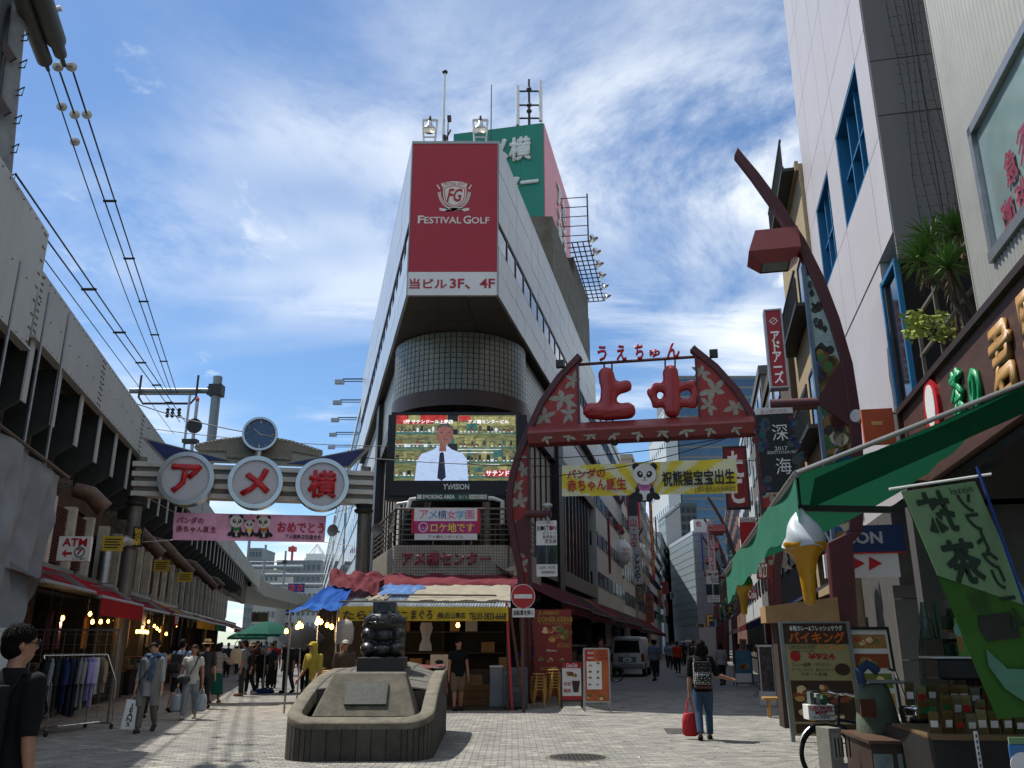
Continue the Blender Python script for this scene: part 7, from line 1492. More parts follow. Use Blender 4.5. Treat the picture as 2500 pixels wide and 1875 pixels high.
r, T, b4 = aboard('arcade_board', 'blue and white arcade poster board on the shaded pavement', 1794, 1838, 1588, 1667, 1675, M('poster_blue', '#4a7f9a', .5, var=.4, scale=3), steeld); bb5 = LB(T, 1796, 1644, 1836, 1666); MB().box(bb5[0], bb5[1], -.005, 0, bb5[2], bb5[3]).build('white_strip', whitesign, r); food(T, r, 1815, 1628, .3, seed=31)
r = thing('folding_stool', 'small folding camp stool beside the arcade poster board', 'stool', at(1858, 1700)); MB().box(-.2, .2, -.15, .15, .42, .45).build('seat', black, r)
for s_ in (-1, 1): MB().bar((-.2, s_*.14, 0), (.2, s_*.14, .42), .02).build('leg', steeld, r); MB().bar((.2, s_*.14, 0), (-.2, s_*.14, .42), .02).build('leg', steeld, r)
r = thing('wooden_bench', 'low wooden bench end beside the curry board', 'bench', at(1905, 1752, -.15)); MB().box(-.35, .5, -.12, .22, .38, .43).build('seat', wst, r); 
for x in (-.22, .4): MB().bar((x, -.08, 0), (x, -.04, .38), .05).build('leg', wst, r); MB().bar((x, .18, 0), (x, .14, .38), .05).build('leg', wst, r)
r = thing('brown_carton', 'long brown carton shelf roof behind the lamp column', 'carton', fr((P(1960, 1480, 17.8).x, 17.8, P(1960, 1520, 17.8).z), -.1)); MB().add([(-.75, 0, 0), (.7, 0, 0), (.7, .6, 0), (-.75, .6, 0), (-.75, 0, .32), (.7, 0, .5), (.7, .6, .5), (-.75, .6, .32)], [(0,3,2,1), (4,5,6,7), (0,1,5,4), (1,2,6,5), (2,3,7,6), (3,0,4,7)]).build('carton', card[2], r); MB().box(-.55, .7, .1, .6, -2.3, -.02).build('cabinet', M('cabinet_brown', '#33261e', .75, var=.25), r)
r = thing('cone_cabinet', 'glass-fronted capsule cabinet beside the brown carton', 'cabinet', at(1880, 1722, -.12)); MB().box(-.2, .2, 0, .4, 0, .35).build('base', white, r); MB().box(-.18, .18, .02, .38, .35, 1.5).build('case', M('cabinet_glass', '#5a5550', .1, .1, var=.5, scale=9, spec=1), r); MB().box(-.2, -.17, -.01, .03, .35, 1.55).box(.17, .2, -.01, .03, .35, 1.55).box(-.2, .2, -.01, .42, 1.5, 1.56).build('frame', white, r)
# ---------------------------------------------------------------- people
skins = [M('skin_%d' % i, c, .5, var=.08, scale=12, sub=0) for i, c in enumerate(('#a87c62', '#9a6e56', '#b58a70', '#6b4a3a'))]
hairb = M('hair_black', '#0c0a09', .7, var=.2, scale=30, spec=.15); hairbr = M('hair_brown', '#3a2218', .7, var=.25, scale=30, spec=.15); hairg = M('hair_grey', '#3f3c38', .55, var=.2, scale=30)
FAB = {}
def fab(c): 
    if c not in FAB: FAB[c] = M('fabric_'+c[1:], c, .88, var=.14, scale=9, bump=.25, bscale=26, spec=.2)
    return FAB[c]
def person(label, T, h=1.65, top='#808080', bot='#303030', shoe='#1a1a1a', skin=0, hair=hairb, hs='short', sleeve=.45, kind='pants', legs=((8, 6), (-8, 14)), arms=((0, 8, 12), (0, 8, 12)), lean=0, head=(0, 0), vox=.022, hem=.47, fine=True, female=False, skirt=.2, group=None, belly=1.0, cut=1.0, vestm=None):
    """legs: (forward, knee bend) for -x and +x side; arms: (forward, outward, elbow bend); angles in degrees; faces -y"""
    r = thing('person', label, 'person', T, group); R = lambda d: radians(d); sk = skins[skin]
    hw = .054*h; sw = (.102 if female else .114)*h; J = {}
    ank = []
    for s_, (a, k) in zip((-1, 1), legs):
        hip = Vector((s_*hw, 0, .50*h)); a, k = R(a), R(k); kn = hip+Vector((s_*.004*h, -sin(a), -cos(a)))*.235*h; an_ = kn+Vector((0, -sin(a-k), -cos(a-k)))*.225*h; J[s_] = [hip, kn, an_, a-k]
    dz = min(J[s_][2].z for s_ in J)-.042*h
    for s_ in J: J[s_][:3] = [q-Vector((0, 0, dz)) for q in J[s_][:3]]
    LM = Matrix.Translation((0, 0, .5*h-dz)) @ Matrix.Rotation(R(lean), 4, 'X') @ Matrix.Translation((0, 0, -.5*h))
    tr = lambda p: LM @ Vector(p)
    rings = [(.465, .080, .060, 0), (.50, .100, .072, .004), (.545, .098, .070, .004), (.61, .082*belly, .060*belly, 0), (.67, .092, .066, -.002), (.725, .105, .071, -.004), (.775, .110, .064, 0), (.81, .096, .052, .004), (.838, .045, .04, .008)]
    if female: rings = [(z, rx*(.9 if z > .6 else 1), ry, y) for z, rx, ry, y in rings]
    def torso(m_, inf, z0, z1, flare=0):
        rs = [q for q in rings if z0 <= q[0] <= z1]
        if rs[0][0] > z0+.005: rs = [(z0, rs[0][1], rs[0][2], rs[0][3])]+rs
        n = 18; m_.loft([[tr((cos(2*pi*i/n)*(rx*h+inf+flare*max(0, .6-z)*h), y*h+sin(2*pi*i/n)*(ry*h+inf+flare*max(0, .6-z)*h), z*h)) for i in range(n)] for z, rx, ry, y in rs])
    hands = []; arm = {}
    for s_, (f_, o_, e_, *x_) in zip((-1, 1), arms):
        sh = Vector((s_*sw, .004*h, .797*h)); f_, o_, e_ = R(f_), R(o_), R(e_); d1 = Vector((s_*sin(o_), -sin(f_)*cos(o_), -cos(f_)*cos(o_))); el = sh+d1*.178*h; f2 = f_+e_; o2 = R(x_[0]) if x_ else o_*.6
        d2 = Vector((s_*sin(o2), -sin(f2)*cos(o2), -cos(f2)*cos(o2))).normalized(); wr_1 = el+d2*.150*h; arm[s_] = [tr(sh), tr(el), tr(wr_1), (LM.to_3x3() @ d2).normalized()]
    b = MB(); torso(b, -.006, .465, .838)
    nk = tr((0, .008*h, .825*h)); hc = tr((0, -.004*h, .93*h)); b.tube([nk, tr((0, .0, .885*h))], [.034*h, .031*h], 12)
    HM = Matrix.Translation(hc) @ Matrix.Rotation(R(head[0]), 4, 'Z') @ Matrix.Rotation(R(head[1]), 4, 'X')
    def hp(x, y, z): return HM @ Vector((x*h, y*h, z*h))
    k0 = len(b.v); b.ell((0, .004*h, .008*h), (.045*h, .055*h, .060*h), 16, 12); b.ell((0, -.012*h, -.030*h), (.034*h, .036*h, .038*h), 14, 10); b.ell((0, -.050*h, -.008*h), (.007*h, .012*h, .013*h), 8, 6); b.ell((.046*h, .006*h, -.004*h), (.006*h, .011*h, .016*h), 8, 6); b.ell((-.046*h, .006*h, -.004*h), (.006*h, .011*h, .016*h), 8, 6); b.xf(HM, k0)
    for s_ in (-1, 1):
        sh, el, wr_1, d2 = arm[s_]; b.tube([sh, sh.lerp(el, .4), el, el.lerp(wr_1, .3), wr_1], [.030*h, .028*h, .023*h, .0235*h, .0155*h], 10); b.ell(el, .0225*h, 8, 6)
        sd = d2.cross(Vector((0, 0, 1)) if abs(d2.z) < .9 else Vector((0, 1, 0))).normalized(); fw = LM.to_3x3() @ Vector((0, -1, 0)); pn = fw-d2*fw.dot(d2); pn = pn.normalized() if pn.length > .1 else sd; fl_n = Vector((s_, 0, 0))
        c = wr_1+d2*.030*h; hands.append(wr_1+d2*.055*h)
        b.tube([wr_1-d2*.01*h, wr_1+d2*.02*h, wr_1+d2*.052*h], [.014*h, .021*h, .021*h], 10, flat=.5, up=fl_n)
        for k in range(4):
            o_ = pn*(.0165-.011*k)*h; ln = (.040, .045, .042, .033)[k]*h; p0 = wr_1+d2*.048*h+o_; cl = -fl_n*.3*ln
            b.tube([p0, p0+d2*ln*.5+cl*.3, p0+d2*ln*.95+cl], [.0062*h, .0056*h, .0046*h], 6)
        b.tube([wr_1+d2*.018*h+pn*.014*h, wr_1+d2*.036*h+pn*.030*h-fl_n*.004*h, wr_1+d2*.055*h+pn*.034*h-fl_n*.01*h], [.0075*h, .0066*h, .005*h], 6)
        hip, kn, an_, aa = J[s_]; b.tube([hip, hip.lerp(kn, .5), kn, kn.lerp(an_, .3), an_], [.052*h, .046*h, .033*h, .034*h, .02*h], 12); b.ell(kn, .033*h, 8, 6)
        b.tube([an_, an_-Vector((0, 0, .02*h))], [.02*h, .02*h], 8)
    fuse(b, 'body', sk, r, vox if not fine else min(vox, .0105), relax=2)
    # shoes
    for s_ in (-1, 1):
        an_, aa = J[s_][2], J[s_][3]; pt = max(-.6, min(.5, aa)); m_ = MB(); m_.ell((0, -.045*h, -.012*h), (.027*h, .075*h, .026*h), 12, 8); m_.box(-.025*h, .025*h, -.115*h, .028*h, -.042*h, -.02*h); m_.xf(Matrix.Translation(an_) @ Matrix.Rotation(-pt*.8, 4, 'X')); fuse(m_, 'shoe', fab(shoe), r, .014, relax=2)
    tm = fab(top) if isinstance(top, str) else top
    m_ = MB(); torso(m_, .014, hem, .84, .12 if hem < .46 else 0)
    if hem < .46: m_.ell(tr((0, 0, .52*h)), (.11*h, .085*h, .07*h), 16, 10)
    m_.tube([tr((0, .006*h, .79*h)), tr((0, .006*h, .85*h))], [.075*h, .041*h], 14)
    for s_ in (-1, 1):
        sh, el, wr_1, d2 = arm[s_]; pts = [sh, sh.lerp(el, .5), el, el.lerp(wr_1, .5), wr_1]; rad = [.040*h, .040*h, .034*h, .030*h, .026*h]
        L_ = sleeve*2; P_ = [pts[0]]; R_ = [rad[0]]
        for i in range(1, 5):
            t_ = i*.5
            if t_ <= L_+1e-6: P_.append(pts[i]); R_.append(rad[i])
        if len(P_) == 1: P_.append(sh.lerp(el, .35)); R_.append(.039*h)
        m_.ell(sh, .042*h, 10, 8); m_.tube(P_, R_, 12)
    fuse(m_, 'shirt', tm, r, vox*.9 if fine else vox, relax=3)
    bmx = fab(bot) if isinstance(bot, str) else bot
    m_ = MB()
    if kind == 'skirt':
        n = 24; z0 = skirt*h; m_.loft([[tr((cos(2*pi*i/n)*w_*h*(1+.04*sin(i*3.1)*(k > 0)), sin(2*pi*i/n)*w_*.8*h*(1+.04*sin(i*2.3)*(k > 0)), z)) for i in range(n)] for k, (w_, z) in enumerate(((.086, .6*h), (.108, .5*h), (.122, (.5*h+z0)/2), (.135, z0)))])
    else:
        torso(m_, .010, .465, .61); cutk = cut
        for s_ in (-1, 1):
            hip, kn, an_, aa = J[s_]; end = an_+Vector((0, 0, .012*h)); pts = [hip, hip.lerp(kn, .5), kn, kn.lerp(end, .5), end]; rad = [.060*h, .055*h, .043*h, .040*h, .035*h]
            if kind == 'shorts': pts, rad = pts[:3], [.062*h, .058*h, .05*h]
            m_.tube(pts, rad, 14); m_.ell(hip, .06*h, 10, 8)
            if kind != 'shorts': m_.ell(kn, .042*h, 10, 8)
    fuse(m_, 'skirt' if kind == 'skirt' else 'trousers', bmx, r, vox*.9 if fine else vox, relax=3)
    # hair and face
    m_ = MB(); k0 = 0
    if hs == 'cap' or hs == 'hat': m_.ell((0, .012*h, .008*h), (.049*h, .053*h, .05*h), 16, 10)
    else: m_.ell((0, .010*h, .022*h), (.050*h, .058*h, .054*h), 18, 12); m_.ell((0, .024*h, -.006*h), (.048*h, .046*h, .05*h), 16, 10)
    if hs in ('long', 'bob'):
        ln = .16 if hs == 'long' else .07; m_.loft([[(cos(2*pi*i/14)*w_*h, .03*h+sin(2*pi*i/14)*d_*h, z*h) for i in range(14)] for w_, d_, z in ((.044, .035, .03), (.056, .042, -.02), (.060, .040, -.07), (.052, .03, -ln*.85), (.03, .02, -ln))])
    m_.xf(HM); fuse(m_, 'hair', hair, r, .012 if fine else .02, relax=2)
    if fine and hs in ('short', 'long', 'bob'):
        rh = random.Random(int(h*1000)+len(label)); m_ = MB()
        for k in range(420 if vox < .018 else 150):
            a = rh.uniform(0, 2*pi); e_ = rh.uniform(.05, 1.45); d = Vector((cos(a)*cos(e_), sin(a)*cos(e_), sin(e_)))
            if d.y < -.55 and d.z < .55: continue
            c = Vector((d.x*.049, .010+d.y*.057, .022+d.z*.053))*h; t1 = Vector((rh.uniform(-.3, .3), rh.uniform(-.2, .4), -.8)); t1 = (t1-d*t1.dot(d)).normalized(); sd = d.cross(t1)*.0022*h; ln = rh.uniform(.02, .04)*h
            m_.add([c-sd, c+sd, c+t1*ln*.6+d*.001*h+sd*.8, c+t1*ln*.6+d*.001*h-sd*.8, c+t1*ln-d*.004*h], [(0, 1, 2, 3), (3, 2, 4)])
        m_.xf(HM).build('hair_strands', hair, r, fix=False)
    if fine:
        m_ = MB()
        for s_ in (-1, 1): m_.ell((s_*.018*h, -.0485*h, .003*h), (.0062*h, .004*h, .0034*h), 8, 6)
        m_.xf(HM).build('eyes', black, r); m_ = MB()
        for s_ in (-1, 1): m_.bar((s_*.010*h, -.0515*h, .014*h), (s_*.027*h, -.046*h, .0145*h), .004*h)
        m_.xf(HM).build('eyebrows', hair, r); MB().ell((0, -.0445*h, -.036*h), (.013*h, .006*h, .0035*h), 10, 6).xf(HM).build('mouth', M('lip', '#7d4238', .5), r)
    if hs == 'hat':
        straw = M('straw', '#b59a6a', .8, var=.15, scale=30); m_ = MB().lathe([(.0, .10), (.045, .098), (.05, .09), (.053, .04), (.085, .034), (.088, .030), (.05, .032), (.0, .034)], 28); m_.v = [(x*h, y*h+.01*h, z*h) for x, y, z in m_.v]; m_.xf(HM).build('straw_hat', straw, r, smooth=40)
        m_ = MB().lathe([(.0545, .042), (.0545, .062), (.053, .062), (.053, .042)], 28); m_.v = [(x*h, y*h+.01*h, z*h) for x, y, z in m_.v]; m_.xf(HM).build('hat_band', black, r)
    if hs == 'cap':
        m_ = MB().ell((0, .008*h, .028*h), (.052*h, .06*h, .045*h), 16, 10); m_.box(-.035*h, .035*h, -.10*h, -.04*h, .022*h, .028*h); fuse(m_.xf(HM), 'cap', fab(vestm or '#b5b5b5'), r, .012, relax=2)
    return dict(root=r, T=T, hands=[T @ q for q in hands], LM=LM, h=h, arm={k: [T @ q for q in v[:3]] for k, v in arm.items()}, HM=HM, nk=T @ nk, tr=lambda p: T @ (LM @ Vector((p[0]*h, p[1]*h, p[2]*h))))
def at2(px, py, rz=0): q = H(px, py); return fr((q.x, q.y, 0), rz)
def backpack(lab, pr, m_, w_=.30, hgt=.42, d_=.17, pat=None):
    h = pr['h']; c = pr['LM'] @ Vector((0, .075*h+d_*.5, .66*h)); r = thing('backpack', lab, 'backpack', pr['T'] @ Matrix.Translation(c-Vector((0, 0, hgt/2)))); g = MB()
    g.box(-w_/2, w_/2, -d_/2, d_/2, 0, hgt); g.box(-w_*.38, w_*.38, d_/2-.02, d_/2+.05, .04, hgt*.5); fuse(g, 'bag', m_, r, .02, relax=5)
    for s_ in (-1, 1):
        pts = [pr['T'].inverted() @ q for q in ()]; a = Vector((s_*.075*h, .06*h, .80*h)); pl_ = [Vector((s_*.07*h, .075*h, .75*h)), Vector((s_*.075*h, .035*h, .835*h)), Vector((s_*.082*h, -.05*h, .79*h)), Vector((s_*.095*h, -.075*h, .70*h)), Vector((s_*.105*h, .0, .60*h))]
        off = c-Vector((0, 0, hgt/2)); MB().tube([pr['LM'] @ q-off for q in pl_], .022, 8, flat=.4).build('strap', m_, r, smooth=50)
    return r
def handbag(name, lab, cat, top, w_, d_, hgt, m_, drop=.2, rz=0, round_=5, txt=None):
    r = thing(name, lab, cat, fr((top.x, top.y, top.z-drop-hgt), rz)); g = MB(); n = 20
    g.loft([[(cos(2*pi*i/n)*w_/2*k*(1+.05*sin(i*2.1+z*30)), sin(2*pi*i/n)*d_/2*k*(1+.07*sin(i*3.3+z*20)), z) for i in range(n)] for k, z in ((.6, 0), (.95, .03), (1.0, hgt*.35), (.95, hgt*.7), (.72, hgt))]); fuse(g, 'bag', m_, r, .018, relax=2)
    for s_ in (-1, 1): MB().tube([(-w_*.22, s_*.02, hgt*.97), (-w_*.12, s_*.01, hgt+drop*.7), (0, 0, hgt+drop), (w_*.12, s_*.01, hgt+drop*.7), (w_*.22, s_*.02, hgt*.97)], .011, 6).build('handle', m_, r, smooth=50)
    return r
# woman walking away with a red bag
W_ = person('woman in black top and jeans walking away with arm held out', at2(1722, 1806, pi-.12), 1.66, '#121214', '#3c5068', '#1a1614', 1, M('hair_dark_brown', '#160e0b', .7, var=.2, scale=30, spec=.15), 'long', .5, legs=((9, 12), (-11, 10)), arms=((12, 22, 40, 68), (0, 8, 6)), vox=.02, female=True, hem=.47, head=(0, -6))
dots = bpy.data.materials.new('dotted_fabric'); dots.use_nodes = True; t = dots.node_tree; b = t.nodes['Principled BSDF']; b.inputs['Roughness'].default_value = .85; tc_ = t.nodes.new('ShaderNodeTexCoord'); vr = t.nodes.new('ShaderNodeTexVoronoi'); vr.inputs['Scale'].default_value = 34; vr.inputs['Randomness'].default_value = .25; t.links.new(tc_.outputs['Object'], vr.inputs['Vector']); rp_ = t.nodes.new('ShaderNodeValToRGB'); rp_.color_ramp.interpolation = 'CONSTANT'; rp_.color_ramp.elements[0].color = (.62, .62, .6, 1); rp_.color_ramp.elements[1].position = .33; rp_.color_ramp.elements[1].color = (.008, .008, .009, 1); t.links.new(vr.outputs['Distance'], rp_.inputs[0]); t.links.new(rp_.outputs[0], b.inputs['Base Color'])
bp_ = backpack('black backpack with white dots worn by the woman in jeans', W_, dots, .31, .40, .16); MB().box(-.15, .15, -.09, .09, -.045, .01).build('brown_base', M('tan_leather', '#4a2418', .6, var=.15), bp_, bev=.02)
hl = min(W_['hands'], key=lambda q: q.x); handbag('tote_bag', 'bright red cloth bag hanging from the hand of the woman in jeans', 'bag', hl, .30, .17, .38, M('red_cloth', '#a8101e', .7, var=.12, scale=6, bump=.3), .26)
# woman in grey cardigan
CW = person('woman in grey cardigan and blue scarf walking towards the camera', at2(352, 1788, .12), 1.62, '#9a9a98', '#6e675c', '#3a3532', 2, hairb, 'short', .9, legs=((12, 6), (-14, 20)), arms=((6, 8, 10), (2, 10, 10)), vox=.02, female=True, hem=.40, head=(8, 0))
cg = fab('#74746f'); m_ = MB(); h = 1.62
for s_ in (-1, 1):
    n = 10; m_.grid(lambda u, v: CW['LM'] @ Vector((s_*(.045+.085*sin(u*pi*.5))*h, (-.085*cos(u*pi*.5)*1.0-.012+.02*sin(v*9+u*5)*v)*h, (.80-.50*v)*h)), 10, 18)
m_.build('cardigan_panels', cg, CW['root'], smooth=60, fix=False)
m_ = MB(); m_.tube([CW['LM'] @ Vector((cos(a)*.05*h, (.005+sin(a)*.05)*h, .85*h)) for a in [2*pi*i/14 for i in range(15)]], .028*h, 8); m_.tube([CW['LM'] @ Vector((.02*h, -.075*h, .84*h)), CW['LM'] @ Vector((.03*h, -.105*h, .72*h)), CW['LM'] @ Vector((.02*h, -.11*h, .58*h))], [.03*h, .036*h, .034*h], 8, flat=.5); fuse(m_, 'scarf', M('scarf_blue', '#4a5c78', .9, var=.5, scale=14), CW['root'], .014, relax=2)
sb_ = thing('shoulder_strap', 'black bag strap across the grey cardigan', 'strap', CW['T']); MB().tube([CW['LM'] @ Vector(q)*h if False else CW['LM'] @ Vector((q[0]*h, q[1]*h, q[2]*h)) for q in ((.08, .06, .80), (.085, -.02, .845), (.05, -.10, .76), (-.03, -.115, .66), (-.10, -.08, .55), (-.12, .02, .50))], .02, 8, flat=.35).build('strap', black, sb_, smooth=50)
hl = min(CW['hands'], key=lambda q: q.x); r = thing('paper_bag', 'white jeans shop carrier bag held by the woman in grey cardigan', 'carrier bag', fr((hl.x-.04, hl.y-.02, hl.z-.62), .5) @ Matrix.Rotation(radians(6), 4, 'Y')); MB().box(-.13, .13, -.035, .035, 0, .52).build('bag', whitesign, r, bev=.01); MB().tube([(-.06, 0, .52), (0, 0, .62), (.06, 0, .52)], .006, 5).build('handle', white, r); text('JEANS', (-.06, .04, .06, .46), ink, r, y=-.037, vert=True, bold=.03)
person('man in pale blue shirt half hidden behind the grey cardigan woman', at2(362, 1752, .05), 1.66, '#6c7f98', '#1c1c20', '#141414', 1, hairb, 'short', .5, legs=((4, 4), (-8, 10)), vox=.024)
# woman in white tee
WT = person('woman in white tee carrying two plastic bags', at2(458, 1756, .15), 1.58, '#b9b5a8', '#7f8488', '#9c9690', 1, hairbr, 'long', .42, legs=((14, 8), (-12, 14)), arms=((4, 12, 6), (4, 12, 6)), vox=.02, female=True, head=(-10, 0))
plast = M('milky_plastic', '#9fa6ac', .35, var=.12, scale=8, trans=.15)
for k, q in enumerate(sorted(WT['hands'], key=lambda q: q.x)): handbag('plastic_bag', 'full milky plastic bag in the %s hand of the white tee woman' % ('street-shade', 'sunlit')[k], 'carrier bag', q, .27, .2, .36, plast, .14)
r = thing('crossbody_bag', 'patterned black and white crossbody bag on the white tee woman', 'bag', WT['T']); hh2 = 1.58; g = MB().ell((.0, 0, 0), (.15, .06, .10), 14, 10).xf(Matrix.Translation((-.09*hh2, -.10*hh2, .53*hh2))); fuse(g, 'bag', M('patterned_bag', '#4a4648', .7, var=.9, scale=16), r, .018); MB().tube([(q[0]*hh2, q[1]*hh2, q[2]*hh2) for q in ((.06, .05, .82), (.075, -.03, .845), (.05, -.10, .72), (-.01, -.115, .6))], .018, 8, flat=.35).build('strap', black, r, smooth=50)
# others near the viaduct
BM = person('man in light shirt walking away with a grey backpack', at2(430, 1738, pi-.1), 1.70, '#8f9db5', '#1d1f24', '#17171a', 1, hairb, 'short', .6, kind='shorts', legs=((10, 10), (-10, 16)), vox=.024); backpack('grey square backpack on the man in light shirt', BM, fab('#3a3634'), .3, .44, .16)
person('person in straw boater hat behind the white tee woman', at2(492, 1730, pi), 1.66, '#2a2c30', '#24242a', '#151515', 1, hairb, 'hat', .5, vox=.026)
GS = person('woman in striped top and long green skirt walking away', at2(522, 1716, pi+.05), 1.60, '#55585c', '#0f4a46', '#6b4a3a', 1, hairb, 'bob', .5, kind='skirt', skirt=.14, vox=.024, female=True, arms=((30, 25, 60), (0, 8, 8)))
st = fab('#55585c'); t = st.node_tree; wv = t.nodes.new('ShaderNodeTexWave'); wv.bands_direction = 'Z'; wv.inputs['Scale'].default_value = 9; tc_ = t.nodes.new('ShaderNodeTexCoord'); t.links.new(tc_.outputs['Object'], wv.inputs[0]); rp_ = t.nodes.new('ShaderNodeValToRGB'); rp_.color_ramp.interpolation = 'CONSTANT'; rp_.color_ramp.elements[0].color = (.02, .02, .025, 1); rp_.color_ramp.elements[1].position = .5; rp_.color_ramp.elements[1].color = (.4, .4, .4, 1); t.links.new(wv.outputs[0], rp_.inputs[0]); t.links.new(rp_.outputs[0], t.nodes['Principled BSDF'].inputs['Base Color'])
hr = max(GS['hands'], key=lambda q: q.x); handbag('tote_bag', 'cream canvas tote on the shoulder of the striped top woman', 'bag', hr+Vector((.03, -.05, .62)), .36, .12, .42, fab('#a59c88'), .22)
person('man in grey shirt and trousers standing side-on in the left street', at2(586, 1700, -1.3), 1.70, '#74767a', '#34363a', '#5a3c2a', 1, hairb, 'short', .5, legs=((2, 2), (-2, 2)), arms=((20, 8, 110), (0, 6, 10)), vox=.024)
person('person in dark clothes and brimmed hat beside the man in grey', at2(606, 1696, -1.0), 1.6, '#2a2622', '#1c1a18', '#a09a90', 1, hairb, 'hat', .8, vox=.026)
WC = person('child in white cap and dark clothes in the left street', at2(633, 1690, .1), 1.45, '#1c1d22', '#15161a', '#17171a', 1, hairb, 'cap', .5, vox=.024); r = handbag('paper_bag', 'small white bag held by the child in white cap', 'bag', min(WC['hands'], key=lambda q: q.x), .16, .08, .25, whitesign, .06)
person('man in red shirt walking towards the camera in the left street', at2(662, 1680, .1), 1.70, '#9a1c22', '#141416', '#141416', 1, hairb, 'short', .45, legs=((8, 4), (-8, 14)), vox=.024)
person('man in dark grey leaning over the stall by the umbrella', at2(700, 1692, -.5), 1.70, '#24262a', '#2c2e30', '#141414', 1, hairb, 'short', .5, lean=8, vox=.024); person('man in black beside the blue stall posts', at2(742, 1690, .4), 1.72, '#0f1012', '#121214', '#141414', 1, hairb, 'short', .9, vox=.026)
YH = person('vendor in yellow shirt with yellow head towel behind the planter', fr((P(775, 1600, 20.5).x, 20.5, 0), -.5), 1.66, '#a38f3a', '#2a2a2c', '#17171a', 1, hairb, 'cap', .5, lean=14, arms=((20, 10, 30), (25, 10, 30)), vox=.022, vestm='#a8952f'); m_ = MB(); hh3 = 1.66; m_.ell((0, .02*hh3, .012*hh3), (.058*hh3, .064*hh3, .062*hh3), 16, 10); m_.loft([[(cos(2*pi*i/12)*w_*hh3, .03*hh3+sin(2*pi*i/12)*.04*hh3, z*hh3) for i in range(12)] for w_, z in ((.055, .0), (.066, -.06), (.07, -.11))]); m_.xf(YH['HM']); fuse(m_, 'head_towel', fab('#a8952f'), YH['root'], .016, relax=2)
VW = person('vendor in brown shirt and large white sun cap at the seafood stall', fr((P(842, 1600, 21.3).x, 21.3, 0), .3), 1.68, '#4a3c32', '#2a2622', '#141414', 1, hairb, 'cap', .5, vox=.024, vestm='#a9a59c'); r = thing('wrapped_lamp', 'white cloth-wrapped lamp shade hanging over the vendor in brown', 'lamp shade', fr(P(840, 1560, 22.0), 0)); MB().loft([[(cos(2*pi*i/16)*w_*(1+.06*sin(i*3)), sin(2*pi*i/16)*w_, z) for i in range(16)] for w_, z in ((.2, -.12), (.23, .0), (.24, .25), (.17, .42), (.05, .47))]).build('shade', fab('#a59c92'), r, smooth=60)
person('man in black polo and khaki shorts standing at the seafood stall', at2(1117, 1735, .35), 1.70, '#0d0e10', '#6b5a44', '#1c1c1e', 1, hairb, 'short', .45, kind='shorts', legs=((3, 2), (-3, 4)), arms=((-6, 5, 8), (4, 6, 10)), vox=.02, head=(12, 0))
person('man in pale blue tee behind the orange kebab board', fr((P(1468, 1600, 25.5).x, 25.5, 0), .1), 1.74, '#6f8090', '#2a2c32', '#141414', 3, hairb, 'short', .45, vox=.024)
person('man in orange shirt walking away down the right street', at2(1656, 1643, pi), 1.70, '#a33312', '#141416', '#141416', 1, hairb, 'short', .5, legs=((4, 4), (-6, 8)), vox=.026); O2 = person('man in blue shirt with shoulder bag coming up the right street', at2(1632, 1630, .1), 1.66, '#5f7390', '#1c1e26', '#141414', 1, hairb, 'short', .5, vox=.026); person('person in black walking beside the man in orange', at2(1672, 1622, pi), 1.66, '#101114', '#121214', '#141414', 1, hairb, 'short', .9, vox=.028)
person('woman in white top walking away beyond the woman in jeans', at2(1765, 1672, pi), 1.60, '#8f8f90', '#23242a', '#141414', 1, hairb, 'bob', .5, vox=.024, female=True); person('man in dark shirt holding a fan beside the street', at2(1700, 1668, .5), 1.70, '#2c2a2c', '#1c1c1e', '#141414', 1, hairb, 'short', .5, arms=((30, 10, 60), (0, 6, 8)), vox=.026)
# backpack man at the near left edge
NM = person('man in black tee and glasses with backpack at the near left edge', fr((P(46, 1600, 5.6).x, 5.6, 0), pi-.42), 1.71, '#0e0f11', '#14161c', '#141414', 1, M('hair_near', '#0b0908', .75, var=.3, scale=60, bump=.6, bscale=90, spec=.12), 'short', .5, legs=((6, 6), (-8, 10)), arms=((-4, 7, 12), (-2, 8, 16)), vox=.016, head=(-26, 0))
backpack('black padded backpack with a pale strap edge on the near left man', NM, fab('#17181b'), .33, .46, .18)
gsm = MB(); hh4 = 1.71
for s_ in (-1, 1): gsm.ring((s_*.02*hh4, .003*hh4), .0165*hh4, .0145*hh4, -.056*hh4, -.0545*hh4, 18); gsm.bar((s_*.036*hh4, -.052*hh4, .006*hh4), (s_*.047*hh4, .01*hh4, .008*hh4), .0035*hh4)
gsm.bar((-.006*hh4, -.055*hh4, .004*hh4), (.006*hh4, -.055*hh4, .004*hh4), .003*hh4); gsm.xf(NM['T'] @ NM['HM']); gl0 = thing('glasses', 'dark framed glasses on the near left man', 'glasses', fr((NM['T'] @ NM['HM']).translation if False else (NM['T'] @ NM['HM']).to_translation(), 0)); gsm.build('frame', black, gl0, world=True)
